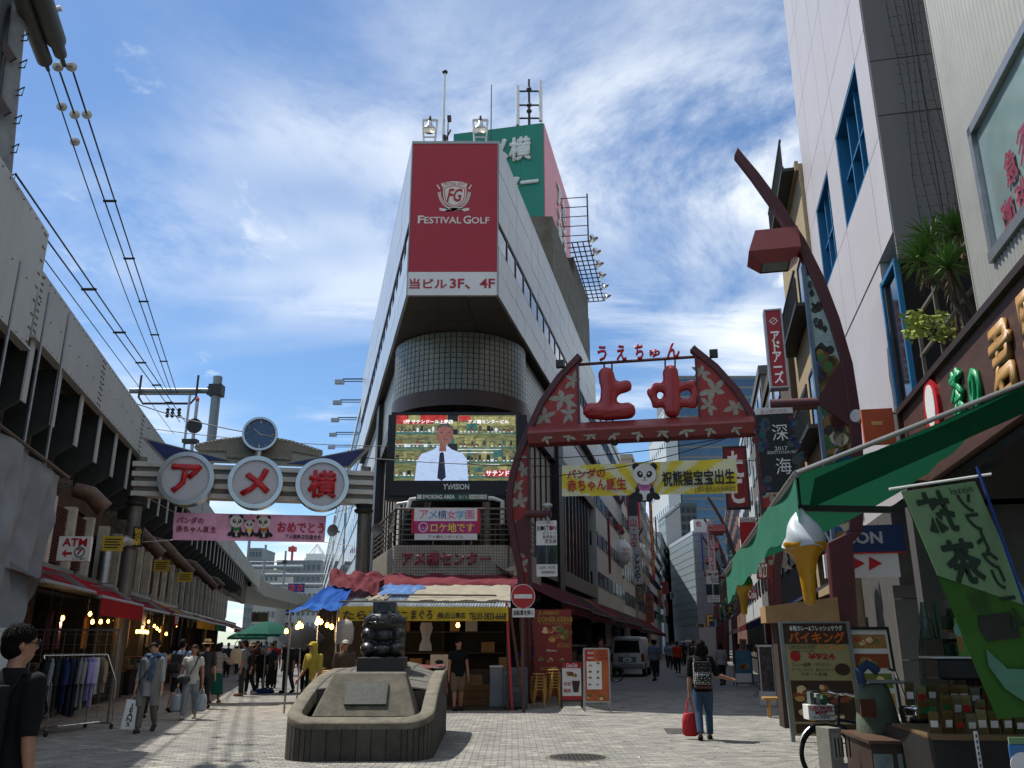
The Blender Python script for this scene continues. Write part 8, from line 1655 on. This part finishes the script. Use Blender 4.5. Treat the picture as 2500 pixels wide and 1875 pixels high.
# far walkers: many small figures
FARC = [('#2a2c34', '#1a1a1e'), ('#74767c', '#2c2e36'), ('#8a8a86', '#23242a'), ('#3a2624', '#1a1a1c'), ('#1c1e24', '#2a2a2e'), ('#5c6a80', '#202226'), ('#6b5c4c', '#2a241e'), ('#7d2a2c', '#1c1c20')]
srcs = []
for i in range(6):
    a, c = FARC[i]; P_ = person('far walker', fr((0, -30-i, 0), 0), 1.62+.03*i, a, c, '#141414', 1, hairb, ('short', 'bob', 'short', 'long', 'cap', 'short')[i], .5, legs=((8, 6), (-9, 14)) if i % 2 else ((2, 2), (-2, 3)), vox=.036, fine=False, female=i in (1, 3)); srcs.append(P_['root'])
rr = random.Random(77)
kindw = ['dark top', 'grey top', 'pale top with longer hair', 'brown top and long hair', 'black top and pale cap', 'blue-grey top']
spots = []
for i in range(22): Y = 30+i*2.6+rr.uniform(0, 1.5); s_ = Y/.974; y_ = rr.uniform(-6.5, -1.6); q = fl(s_, y_, 0); spots.append((q.x, q.y, 'left'))
for i in range(20): Y = 40+i*4.2+rr.uniform(0, 2); q = FWR @ Vector(((Y-26)/.977, -rr.uniform(3.4, 6.0), 0)); spots.append((q.x, q.y, 'right'))
cnt = {'left': 0, 'right': 0}; used = set()
for x, y, st_ in spots:
    k = rr.randrange(6); T = fr((x, y, 0), rr.choice((0, pi))+rr.uniform(-.4, .4)); lab = '%s far walker down the %s street, in %s' % (ordn[cnt[st_]], st_, kindw[k]); cnt[st_] += 1
    if k not in used:
        used.add(k); ro = srcs[k]; ro.matrix_world = T; MW[ro.name] = T.copy(); ro['label'] = lab; ro['group'] = 'far walkers'
    else:
        clone(srcs[k], T, lab, 'far walkers')
for k in range(6):
    if k not in used:
        ro = srcs[k]; ro.matrix_world = fr((fl(70, -4, 0).x, fl(70, -4, 0).y, 0), 0); ro['label'] = 'extra far walker in the left street in %s' % kindw[k]; ro['group'] = 'far walkers'
# ---------------------------------------------------------------- van, bicycles
qv = H(1533, 1652); VT = fr((qv.x, qv.y, 0), -AR-.02); van = thing('parked_van', 'silver-grey van parked with its rear to the camera by the awnings', 'van', VT)
vp_ = M('van_silver', '#b9bcbd', .3, .15, var=.04, scale=1); vg = M('van_glass', '#0d1012', .08, var=.1, spec=.9); rub = M('rubber', '#121212', .85, var=.1)
def vsec(y, k=1, lift=0): return [(-.84*k, y, .38+lift), (.84*k, y, .38+lift), (.86*k, y, .9), (.85*k, y, 1.15), (.76*k, y, 1.80), (.66*k, y, 1.92), (-.66*k, y, 1.92), (-.76*k, y, 1.80), (-.85*k, y, 1.15), (-.86*k, y, .9)]
MB().loft([vsec(0, .985), vsec(.06), vsec(3.2), vsec(3.9, .98)]+[[(x*.94, 4.55, min(z, 1.1) if z > 1 else z) for x, _, z in vsec(0)]]).build('body', vp_, van, bev=.03)
MB().prism([(-.66, 1.14), (.66, 1.14), (.60, 1.74), (-.60, 1.74)], -.02, .02).build('rear_window', vg, van, bev=.02); MB().box(-.8, .8, -.10, .05, .40, .62).build('bumper', M('bumper_grey', '#6d7274', .5), van, bev=.03); pl2 = MB().box(-.2, .2, -.03, 0, .72, .90).build('number_plate', whitesign, van); MB().box(-.13, .13, -.035, -.03, .77, .83).build('print_line', greenink, pl2); MB().box(-.45, .45, -.02, 0, .68, .95).build('plate_recess', M('recess_grey', '#5d6264', .5), van); MB().box(-.7, .7, -.06, .15, 1.80, 1.86).build('spoiler', vp_, van)
for s_ in (-1, 1):
    lm = MB().box(min(s_*.70, s_*.86), max(s_*.70, s_*.86), -.025, .06, .72, 1.10).build('tail_light', M('tail_red', '#7a1212', .25), van, bev=.015); MB().box(min(s_*.96, s_*1.12), max(s_*.96, s_*1.12), 3.3, 3.4, 1.1, 1.4).build('mirror', black, van)
    for y in (.75, 3.5): wt_ = MB().tube([(s_*.68, y, .33), (s_*.88, y, .33)], .33, 24).build('wheel', rub, van, smooth=40); MB().tube([(s_*.881, y, .33), (s_*.885, y, .33)], .2, 20).build('hub_cap', steel, wt_)
MB().bar((-.1, -.03, 1.18), (.35, -.03, 1.3), .02).build('wiper', black, van); MB().ring((0, 1.04), .05, .035, -.02, 0, 16).build('badge', chrome, van)
def bicycle(lab, T, m_, basket=None):
    r = thing('bicycle', lab, 'bicycle', T); R_ = .33
    for x in (0, 1.08):
        w_ = MB().tube([(x+R_*cos(a), 0, R_+R_*sin(a)) for a in [2*pi*i/32 for i in range(33)]], .019, 7, False).build('wheel', rub, r, smooth=50); MB().tube([(x+(R_-.03)*cos(a), 0, R_+(R_-.03)*sin(a)) for a in [2*pi*i/32 for i in range(33)]], .011, 6, False).build('rim', chrome, w_, smooth=50); sp0 = MB()
        for i in range(18): a = 2*pi*i/18; sp0.bar((x, .02*(-1)**i, R_), (x+(R_-.03)*cos(a), 0, R_+(R_-.03)*sin(a)), .003)
        o = sp0.build('spokes', chrome, w_); MB().tube([(x, -.04, R_), (x, .04, R_)], .025, 8).build('hub', chrome, w_); MB().tube([(x+(R_+.035)*cos(a), 0, R_+(R_+.035)*sin(a)) for a in [pi*.15+pi*.75*i/12 for i in range(13)]], .022, 6, flat=.4).build('mudguard', steel, w_, smooth=50)
    f = MB()
    for a, c, w_ in (((0, 0, .33), (.42, 0, .36), .014), ((.42, 0, .36), (.33, 0, .78), .02), ((0, 0, .33), (.33, 0, .70), .012), ((.42, 0, .36), (.90, 0, .66), .022), ((.36, 0, .62), (.90, 0, .72), .018), ((1.08, 0, .33), (.90, 0, .70), .016), ((.90, 0, .66), (.86, 0, .98), .016)): f.tube([a, c], w_, 8)
    f.build('frame', m_, r, smooth=50); MB().tube([(.80, -.27, 1.0), (.88, -.2, 1.02), (.87, 0, 1.0), (.88, .2, 1.02), (.80, .27, 1.0)], .013, 7).build('handlebar', chrome, r, smooth=50); fuse(MB().ell((.30, 0, .84), (.14, .075, .035), 12, 8).ell((.40, 0, .84), (.10, .03, .028), 10, 6), 'saddle', black, r, .014); MB().tube([(.33, 0, .76), (.31, 0, .83)], .013, 6).build('seat_post', chrome, r)
    MB().lathe([(0, -.01), (.09, -.01), (.09, .01), (0, .01)], 18).xf(Matrix.Translation((.42, 0, .36)) @ Matrix.Rotation(pi/2, 4, 'X')).build('chainring', steel, r); MB().bar((.42, .05, .36), (.50, .05, .22), .02).bar((.42, -.05, .36), (.34, -.05, .50), .02).build('cranks', steel, r); MB().bar((.5, .02, .22), (.5, .12, .22), .05, .02).bar((.34, -.12, .5), (.34, -.02, .5), .05, .02).build('pedals', black, r); MB().bar((.05, .07, .34), (.12, .16, .02), .012).build('kickstand', steel, r)
    if basket:
        b_ = MB()
        for i in range(7): z = .78+i*.045; b_.bar((.92, -.17, z), (1.2, -.19, z), .006).bar((.92, .17, z), (1.2, .19, z), .006).bar((1.2, -.19, z), (1.2, .19, z), .006).bar((.92, -.17, z), (.92, .17, z), .006)
        b_.build('basket', steeld, r)
    return r
bq = P(2020, 1840, 11.0); bicycle('city bicycle at the tea shop counter, its front wheel nearest the curry board', fr((bq.x+1.06, 11.1, 0), pi+.12) , M('bike_blue', '#2c3a58', .35, .3), True)
mb2 = thing('map_box', 'white map holder box with red lettering on the bicycle basket', 'box', fr((bq.x, 10.8, 0), 0)); Fm = fr((bq.x, 10.8, 0), 0); b4 = LB(Fm, 1972, 1721, 2040, 1758); MB().box(b4[0], b4[1], 0, .2, b4[2], b4[3]).build('box', whitesign, mb2, bev=.005); text('UECHUN', LB(Fm, 1978, 1724, 2030, 1735), redink, mb2, bold=.04); text('MAP', LB(Fm, 1990, 1736, 2020, 1744), redink, mb2, bold=.04); text('茶の君野園', LB(Fm, 1985, 1748, 2025, 1755), ink, mb2)
for k, (px, c) in enumerate(((1985, '#5c6a64'), (2000, '#a8a8a4'), (2016, '#4a7a5c'))): MB().box(*LB(Fm, px-6, 1690+k*4, px+6, 1721)[:2], .03, .15, *LB(Fm, px-6, 1690+k*4, px+6, 1721)[2:]).build('leaflet', fab(c), mb2)
bq = H(1500, 1664); bicycle('bicycle half hidden behind the orange kebab board', fr((bq.x-.95, bq.y, 0), .1), M('bike_black', '#1c1c20', .4, .3))
# ---------------------------------------------------------------- clothes rail by the viaduct
ra, rb_ = P(104, 1618, 16.4), P(262, 1604, 17.9); ra.z = rb_.z = 1.38; d_ = (rb_-ra).normalized(); nrm = Vector((-d_.y, d_.x, 0)); ck_ = thing('clothes_rail', 'chrome clothes rail on castors under the bright red awning', 'clothes rail', fr(((ra+rb_)/2).to_2d().to_3d(), 0))
g = MB().tube([ra, rb_], .014, 8); g.build('rail', chrome, ck_, world=True, smooth=50)
for q in (ra, rb_):
    for s_ in (-.32, .32): MB().tube([q+Vector((0, 0, .0)), q+nrm*s_*.9+Vector((0, 0, -.5)), Vector((q.x, q.y, .1))+nrm*s_], .013, 7).build('leg', chrome, ck_, world=True, smooth=50); MB().tube([Vector((q.x, q.y, .0))+nrm*s_+Vector((-.02, 0, .045)), Vector((q.x, q.y, .0))+nrm*s_+Vector((.02, 0, .045))], .045, 10).build('castor', rub, ck_, world=True)
    MB().tube([Vector((q.x, q.y, .1))-nrm*.34, Vector((q.x, q.y, .1))+nrm*.34], .014, 7).build('foot_bar', chrome, ck_, world=True)
for z in (.12,): MB().tube([(ra.x, ra.y, z), (rb_.x, rb_.y, z)], .012, 6).build('lower_rail', chrome, ck_, world=True)
GC = ['#1b1d1f', '#16251c', '#7f8486', '#23292a', '#15171c', '#1f2a52', '#161b3a', '#11131c', '#1a1f40', '#12141a', '#6f7170', '#7d7d7a', '#8d84b0', '#9a94b5', '#a5a6ac', '#b0b0b2', '#8a7662', '#2a2a2c']; GN = ['charcoal', 'dark green', 'pale grey', 'slate', 'black', 'navy', 'deep blue', 'blue-black', 'royal blue', 'jet black', 'mid grey', 'light grey', 'lavender', 'lilac', 'silver', 'white', 'beige', 'dark grey']; n = len(GC); rr = random.Random(12)
for k in range(n):
    t_ = (k+.5)/n; q = ra.lerp(rb_, t_); ang = atan2(d_.y, d_.x)+radians(52)+rr.uniform(-.2, .2); T = Matrix.Translation(q) @ Matrix.Rotation(ang, 4, 'Z'); r = thing('hanging_garment', '%s garment on the clothes rail under the red awning' % GN[k], 'garment', T, 'garments on the rail'); ln = rr.uniform(.82, 1.1)-(.3 if k > 13 else 0); w_ = rr.uniform(.25, .3); N = 16
    rings = []
    for z, kx, ky in ((-.05, .22, .5), (-.09, .75, .8), (-.14, 1, 1), (-.3, .95, 1.1), (-.3-(ln-.3)*.5, .98, 1.25), (-ln, 1.05, 1.3)): rings.append([(cos(2*pi*i/N)*w_*kx, sin(2*pi*i/N)*.035*ky*(1+.35*sin(i*2.4+k+z*6)), z+.008*sin(i*1.9+k)) for i in range(N)])
    gc0 = MB().loft(rings).build('cloth', fab(GC[k]), r, smooth=60)
    for s_ in (-1, 1): MB().tube([(s_*w_*.85, 0, -.13), (s_*w_*1.15, .01, -.32), (s_*w_*1.18, .02, -.52)], [.04, .04, .036], 8, flat=.6).build('sleeve', fab(GC[k]), gc0, smooth=60)
    MB().tube([(-w_*.8, 0, -.11), (0, 0, -.045), (w_*.8, 0, -.11)], .006, 5).tube([(0, 0, -.045), (0, 0, .0), (.02, 0, .022), (.0, 0, .03)], .004, 5).build('hanger', chrome, r)
gp_ = thing('grid_display', 'white wire grid display behind the clothes rail', 'display rack', fr((P(180, 1600, 19.2).x, 19.2, 0), .1)); g = MB()
for i in range(9): g.bar((-.9+i*.22, 0, .1), (-.9+i*.22, 0, 1.85), .012)
for i in range(9): g.bar((-.9, 0, .1+i*.21), (.86, 0, .1+i*.21), .01)
o = g.build('wire_grid', steel, gp_); o['kind'] = 'stuff'
MB().box(-.92, -.88, -.02, .02, 0, 1.9).box(.86, .9, -.02, .02, 0, 1.9).box(-.92, .9, -.02, .02, 1.86, 1.9).build('grid_frame', steel, gp_)
rr = random.Random(5)
for k in range(16):   # goods hung in the shop fronts
    s_ = 20+k*2.3; q = fl(s_, .3, 0); r = thing('display_garment', 'garment hung on the shop front under the viaduct, %s from the dust sheet' % ordn[k], 'garment', FL @ Matrix.Translation((s_, rr.uniform(-.1, .5), 2.4)), 'garments on the viaduct shop fronts'); c = rr.choice(('#5c2c2a', '#6b5c50', '#2a3a5c', '#7a766c', '#8a6a4a', '#3a2a3c', '#5a3a30')); N = 14
    MB().loft([[(cos(2*pi*i/N)*w_, sin(2*pi*i/N)*.06*(1+.4*sin(i*2+k)), z) for i in range(N)] for w_, z in ((.06, 0), (.24, -.08), (.25, -.3), (.24, -.6), (.27, -.95))]).build('cloth', fab(c), r, smooth=60); MB().bar((0, 0, -.02), (0, 0, .5), .01).build('hanger', steel, r)
for k in range(14):
    s_ = 9+k*2.9; c = rr.choice(('#101114', '#1c1a20', '#3a3a40', '#2a1c1c', '#50504c', '#24303c')); r = thing('display_garment', 'dark garment hung under the wedge side awnings, %s from the kebab shop' % ordn[k], 'garment', FWR @ Matrix.Translation((s_, rr.uniform(-1.6, -.6), 2.55)), 'garments on the wedge side'); N = 14
    MB().loft([[(cos(2*pi*i/N)*.08*(1+.4*sin(i*2+k)), sin(2*pi*i/N)*w_, z) for i in range(N)] for w_, z in ((.06, 0), (.26, -.08), (.27, -.3), (.26, -.6), (.29, -1.0))]).build('cloth', fab(c), r, smooth=60); MB().bar((0, 0, -.02), (0, 0, .4), .01).build('hanger', steel, r)
# ---------------------------------------------------------------- umbrellas
def parasol(name, lab, T, R_, ztop, drop, m_, pole=True, base=None, tilt=0, n=8, val=.1):
    r = thing(name, lab, 'umbrella', T); Tm = Matrix.Translation((0, 0, ztop)) @ Matrix.Rotation(tilt, 4, 'X')
    for k in range(n):
        a0, a1 = 2*pi*k/n, 2*pi*(k+1)/n; m2 = MB()
        def pf_(u, v): 
            a = a0+(a1-a0)*u; sag = 1-.06*sin(pi*u)*v; return (cos(a)*R_*v*sag, sin(a)*R_*v*sag, -drop*v**1.6+.015*sin(pi*u)*0)
        m2.grid(pf_, 5, 6)
        if val: m2.grid(lambda u, v: Vector(pf_(u, 1))+Vector((0, 0, -val*v*(1-.25*abs(sin(u*pi*2))))), 6, 1)
        m2.xf(Tm); m2.build('canopy_panel', m_, r, smooth=60, fix=False); p1 = Tm @ Vector(pf_(0, 1)); MB().bar(Tm @ Vector((0, 0, -.01)), p1, .012).build('rib', steel, r)
    if pole: MB().tube([(0, 0, 0), (0, 0, ztop+.06)], .02, 8).build('pole', steel, r)
    if base: MB().lathe([(0, 0), (.38, 0), (.40, .05), (.34, .12), (.05, .15), (0, .15)], 18).build('base', base, r, smooth=40)
pgreen = cloth_mat('parasol_green', '#2f6a5c', .45); q = H(640, 1692); parasol('market_parasol', 'green market parasol standing in the left street', fr((q.x, q.y, 0), .3), .98, 2.32, .42, pgreen, base=fab('#1c2a5c'))
parasol('hand_umbrella', 'grey-blue umbrella leaning open at the blue stall', fr((P(735, 1560, 24.5).x, 24.5, 0), .2), .62, 2.05, .35, cloth_mat('umbrella_black', '#2a2f38', .2), tilt=.5, val=0)
parasol('hand_umbrella', 'small white sunshade far down the right street', fr((FWR @ Vector((62, -4.5, 0))), 0), .5, 1.95, .25, cloth_mat('umbrella_white', '#b5b5b0', .4), val=0); parasol('market_parasol', 'second green parasol farther behind the first', fr((fl(40, -3.5, 0)), 0), .9, 2.2, .35, pgreen); parasol('market_parasol', 'dark blue parasol far along the left street', fr((fl(47, -5.5, 0)), 0), .9, 2.25, .35, cloth_mat('parasol_navy', '#1c2848', .3))
r = thing('green_crate', 'green plastic crate on a white box beside the planter', 'crate', at(752, 1688)); MB().box(-.22, .22, -.15, .2, 0, .25).build('foam_box', foam, r, bev=.01); MB().box(-.25, .25, -.17, .22, .26, .38).build('crate', M('crate_green', '#1c6a34', .5), r, bev=.01)
# ---------------------------------------------------------------- tea shop counter and its goods
def bxp(name, lab, cat, px, Y, dpt, m_, rz=-.12, zmin=None, bev=.006, pname='body'):
    F = fr((P((px[0]+px[2])/2, px[3], Y).x, Y, 0), rz); b4 = LB(F, *px); r = thing(name, lab, cat, F); MB().box(b4[0], b4[1], 0, dpt, b4[2] if zmin is None else zmin, b4[3]).build(pname, m_, r, bev=bev); return r, F, b4
ctr, F, b4 = bxp('tea_counter', 'dark wooden tea shop counter with two pale picture squares', 'counter', (2125, 1815, 2275, 1990), 8.9, 1.0, M('counter_wood', '#3a2a20', .6, var=.25), zmin=0, pname='cabinet'); 
for a, c in ((2132, 2185), (2190, 2250)): q4_ = LB(F, a, 1840, c, 1900); MB().box(q4_[0], q4_[1], -.01, 0, q4_[2], q4_[3]).build('picture_square', M('picture_pale', '#6f7d7a', .6, var=.35, scale=8), ctr)
MB().box(b4[0]-.03, b4[1]+.03, -.05, 1.05, b4[3], b4[3]+.03).build('counter_top', M('counter_wood2', '#4a3628', .5, var=.2), ctr)
ct2, F, b4 = bxp('goods_counter', 'long low goods counter at the bottom of the tea shop front', 'counter', (2276, 1800, 2640, 1990), 7.9, 1.4, M('counter_black', '#191613', .7, var=.2), zmin=0, pname='cabinet'); zc_ = b4[3]; xa_, xb_ = b4[0], b4[1]
rr = random.Random(31); GT_ = F
packc = ['#6a5c34', '#5c4a2a', '#7a7250', '#4a4a30', '#6f6a58']
for row in range(3):
    for k in range(9):
        x = xa_+.08+k*.1; y = .15+row*.3; r = thing('tea_packet', '%s packet in the %s row of the wooden tray' % (ordn[k], ('front', 'middle', 'back')[row]), 'packet', GT_ @ Matrix.Translation((x, y, zc_+.02+row*.1)) @ Matrix.Rotation(rr.uniform(-.3, .3), 4, 'Z') @ Matrix.Rotation(rr.uniform(.1, .35), 4, 'X'), 'tea packets'); hgt = rr.uniform(.16, .22)
        MB().loft([[(-.04, -s_, z), (.04, -s_, z), (.042, 0, z), (.04, s_, z), (-.04, s_, z), (-.042, 0, z)] for s_, z in ((.018, 0), (.024, hgt*.4), (.015, hgt*.85), (.003, hgt))]).build('pouch', fab(rr.choice(packc)), r); MB().box(-.03, .03, -.027, -.02, hgt*.3, hgt*.6).build('label_patch', rr.choice((whitesign, greenink, redink)), r)
MB().box(xa_, xa_+1.0, -.02, 1.15, zc_-.02, zc_+.02).build('tray', woodc, ct2)
for k in range(8):
    x = xa_+1.15+(k % 4)*.16; y = .2+(k//4)*.3; r = thing('tea_jar', '%s dark blue tea jar beside the packet tray' % ordn[k], 'jar', GT_ @ Matrix.Translation((x, y, zc_))); MB().lathe([(0, 0), (.06, 0), (.066, .03), (.066, .15), (.05, .18), (.05, .2), (0, .2)], 16).build('jar', M('jar_blue', '#18264a', .2, var=.2), r, smooth=40); MB().lathe([(.052, .2), (.055, .21), (.055, .235), (0, .24)], 16).build('lid', steeld, r, smooth=40); MB().disc((0, .09), .03, -.07, -.06, 12).build('label_patch', whitesign, r)
sh2, F2, b5 = bxp('display_shelf', 'dark tiered display shelf crowded with goods behind the flag', 'shelf', (2300, 1560, 2520, 1800), 9.6, .6, M('shelf_dark', '#1f1b18', .7), zmin=0, pname='case')
for row in range(4):
    for k in range(12):
        w_ = (b5[1]-b5[0])/12; x = b5[0]+w_*(k+.5); hgt = rr.uniform(.1, .26); MB().box(x-w_*.42, x+w_*.42, -.16-.0*row, -.02, .9+row*.28, .9+row*.28+hgt).build('goods', fab(rr.choice(('#4a4438', '#6a6a60', '#2c4030', '#5c4a30', '#3c3c44', '#7a7466', '#4c2a24'))), sh2)
    MB().box(b5[0], b5[1], -.2, 0, .87+row*.28, .895+row*.28).build('shelf_board', woodc, sh2)
r, F, b4 = bxp('cone_poster', 'bright green poster of two ice cream cones behind the flag', 'poster', (2328, 1508, 2378, 1608), 9.3, .01, M('poster_green', '#5f9a34', .6, var=.1), pname='sheet')
for px in (2341, 2360):
    c = L(F, px, 1545); MB().prism([(c[0]-.045, c[1]), (c[0]+.045, c[1]), (c[0]+.01, c[1]-.2), (c[0]-.01, c[1]-.2)], -.006, 0).build('cone_print', M('cone_tan', '#a3763a', .6), r); MB().disc((c[0], c[1]+.03), .05, -.007, 0, 14, .07).build('cream_print', M('cream_mint', '#7fb09a', .6), r)
r, F, b4 = bxp('blue_poster', 'blue and white poster at the bottom right corner of the counter', 'poster', (2462, 1818, 2560, 1990), 7.2, .02, M('poster_sky', '#2f6aa0', .5, var=.1), pname='sheet'); c = L(F, 2500, 1870); MB().disc(c, .1, -.006, 0, 20).build('white_print', whitesign, r); q4_ = LB(F, 2462, 1800, 2560, 1818); MB().box(q4_[0], q4_[1], 0, .02, q4_[2], q4_[3]).build('green_header', fl3[0], r)
r, F, b4 = bxp('price_strip', 'tall white price strip standing among the goods', 'price card', (2387, 1785, 2402, 1960), 7.6, .01, whitesign, rz=-.1, pname='card')
for k in range(8): MB().box(b4[0]+.012, b4[1]-.012, -.004, 0, b4[3]-.05-k*.045, b4[3]-.025-k*.045).build('print_line', ink, r)
ib, F, b4 = bxp('info_stand', 'white leaflet stand at the foot of the counter by the bicycle wheel', 'leaflet stand', (2022, 1778, 2075, 1990), 9.4, .25, fab('#77756d'), rz=.2, pname='case'); MB().box(b4[0]+.03, b4[1]-.03, -.005, 0, b4[3]-.3, b4[3]-.05).build('printed_sheet', fab('#8c8a80'), ib)
for k in range(5): MB().box(b4[0]+.05+k*.04, b4[0]+.065+k*.04, -.008, -.005, b4[3]-.28, b4[3]-.09).build('print_line', ink, ib)
ps = thing('cloth_covered_urn', 'tall grey-green cloth-covered urn with a tray lid beside the lamp column', 'urn', fr((P(2148, 1800, 9.7).x, 9.7, P(2148, 1812, 9.7).z), 0)); hgt = P(2148, 1668, 9.7).z-P(2148, 1812, 9.7).z
MB().loft([[(cos(2*pi*i/20)*w_*(1+.03*sin(i*3)), sin(2*pi*i/20)*w_, z*hgt) for i in range(20)] for w_, z in ((.2, 0), (.22, .15), (.21, .4), (.18, .7), (.15, .9), (.12, 1.0))]).build('cloth_cover', fab('#5f6a5c'), ps, smooth=60); MB().box(-.12, .28, -.15, .15, hgt, hgt+.03).build('tray_lid', steel, ps, bev=.01); MB().box(-.26, -.1, -.24, -.22, hgt*.45, hgt*.75).build('wooden_tag', M('tag_wood', '#5a3020', .7), ps); MB().tube([(-.14, -.05, hgt), (-.16, -.05, hgt+.12), (-.06, -.05, hgt+.2), (.04, -.05, hgt+.12)], .05, 8).build('blue_handle', fab('#3a4a6c'), ps, smooth=50)
r = thing('coin_scoop', 'bright steel scoop bin on the counter by the urn', 'bin', fr((P(2235, 1735, 9.5).x, 9.5, P(2235, 1775, 9.5).z), .3)); MB().lathe([(0, 0), (.13, 0), (.15, .06), (.16, .18), (.15, .2), (.14, .18), (0, .1)], 20).build('bowl', chrome, r, smooth=40); MB().tube([(.0, .1, .2), (-.1, .12, .55), (-.2, .1, .58)], .015, 6).build('handle', chrome, r, smooth=40)
r = thing('clear_umbrella_cover', 'clear plastic umbrella sleeve roll hanging by the stone wall', 'plastic roll', fr((P(2290, 1740, 10.6).x, 10.6, 0), 0)); zt_2 = P(2290, 1470, 10.6).z; zb_2 = P(2290, 1750, 10.6).z; MB().loft([[(cos(2*pi*i/14)*w_*(1+.25*sin(i*2.2+z*9)), sin(2*pi*i/14)*w_*.6, z) for i in range(14)] for w_, z in ((.13, zb_2), (.14, zb_2+.4), (.10, zb_2+.8), (.06, zt_2-.2), (.03, zt_2))]).build('plastic', M('clear_plastic', '#8fa39a', .12, var=.15, trans=.6), r, smooth=60); MB().tube([(.16, 0, zb_2-.6), (.13, 0, zt_2)], .018, 6).build('green_post', greenink, r)
r = thing('umbrella_bin', 'grey plastic-wrapped appliance under the cone poster', 'appliance', fr((P(2345, 1660, 9.2).x, 9.2, 0), -.1)); MB().box(-.2, .25, 0, .4, P(2345, 1660, 9.2).z, P(2345, 1608, 9.2).z).build('case', black, r, bev=.02); MB().box(-.24, .27, -.02, .42, P(2345, 1608, 9.2).z, P(2345, 1608, 9.2).z+.02).build('plastic_cover', whitesign, r)
# ---------------------------------------------------------------- more signs down the right street
S2 = [('red vertical sign above the van', (1480, 1265, 1492, 1400), 62, '#8f1c24', None, None), ('small blue and black movie poster on the grey building', (1552, 1428, 1572, 1475), 66, '#1a2a3c', None, None), ('hanging orange banner over the pachinko shop', (1606, 1440, 1618, 1478), 76, '#a3501c', None, None), ('white square sign high on the far row', (1636, 1445, 1648, 1462), 98, '#a8a49c', None, None), ('narrow red sign over the far awnings', (1624, 1470, 1632, 1500), 92, '#8f1c20', None, None), ('pale green sign on the brown building', (1602, 1500, 1622, 1515), 80, '#5f8a6a', None, None), ('teal sign box on the right row', (1756, 1430, 1772, 1475), 58, '#14505c', None, None), ('black and yellow sign low on the right row', (1772, 1476, 1792, 1500), 46, '#191919', '大', '#d0b040'), ('red round-cornered sign over the blue awning', (1742, 1480, 1756, 1510), 55, '#99202a', None, None), ('yellow price banner over the far right stalls', (1700, 1522, 1722, 1532), 85, '#a3922c', None, None), ('orange menu sheet on the dark shutter', (1805, 1560, 1824, 1588), 34, '#a34a14', None, None), ('dark red date sign under the green cone', (1846, 1375, 1880, 1412), 22, '#7a3018', '8/27', '#e0d8c8'), ('round red drink sign behind the cones', (1822, 1440, 1852, 1462), 21, '#8f141c', 'Cola', '#e8e8e8')]
for i, (lb, bx_, Y, c, tt, tcl) in enumerate(S2): psign('shop_sign', lb, bx_, Y, M('shop_sign_%d' % i, c, .5, var=.1), tt, M('shop_print_%d' % i, tcl, .6, var=0) if tt else None, depth=.25, vert=len(tt or '') < 4 and (bx_[3]-bx_[1]) > (bx_[2]-bx_[0]))
for k, (px, py, Y, lb) in enumerate(((812, 1295, 26.3, 'grey horn loudspeaker beside the balcony'), (920, 1293, 26.6, 'round horn loudspeaker on the pillar by the balcony'))): r = thing('horn_speaker', lb, 'loudspeaker', fr(P(px, py, Y), -.3)); MB().lathe([(.05, .25), (.06, .18), (.1, .06), (.19, 0), (.17, .01), (.05, .1), (0, .1)], 18).xf(Matrix.Rotation(pi/2, 4, 'X') @ Matrix.Rotation(pi, 4, 'X')).build('horn', M('speaker_grey', '#76746c', .6), r, smooth=40); MB().bar((0, .15, 0), (0, .4, 0), .05).build('bracket', steeld, r)
for k in range(2): psign('lantern_sign', '%s round green and red lantern sign over the left street' % ('first', 'second')[k], (615+k*20, 1495, 633+k*20, 1518), 52, greenink, None, None, rz=.2)
# litter and wear on the paving
for k in range(3):
    q = H((980, 1290, 1560)[k], (1812, 1800, 1850)[k]); r = thing('paper_scrap', '%s scrap of pale paper on the paving' % ('tiny crumpled', 'flat', 'torn')[k], 'litter', fr((q.x, q.y, .004), k)); MB().grid(lambda u, v: (u*.06-.03, v*.04-.02, .004+.006*sin(u*6+k)*sin(v*5)), 5, 4).build('paper', whitesign, r, fix=False)
bpy.data.scenes.remove(TMP)
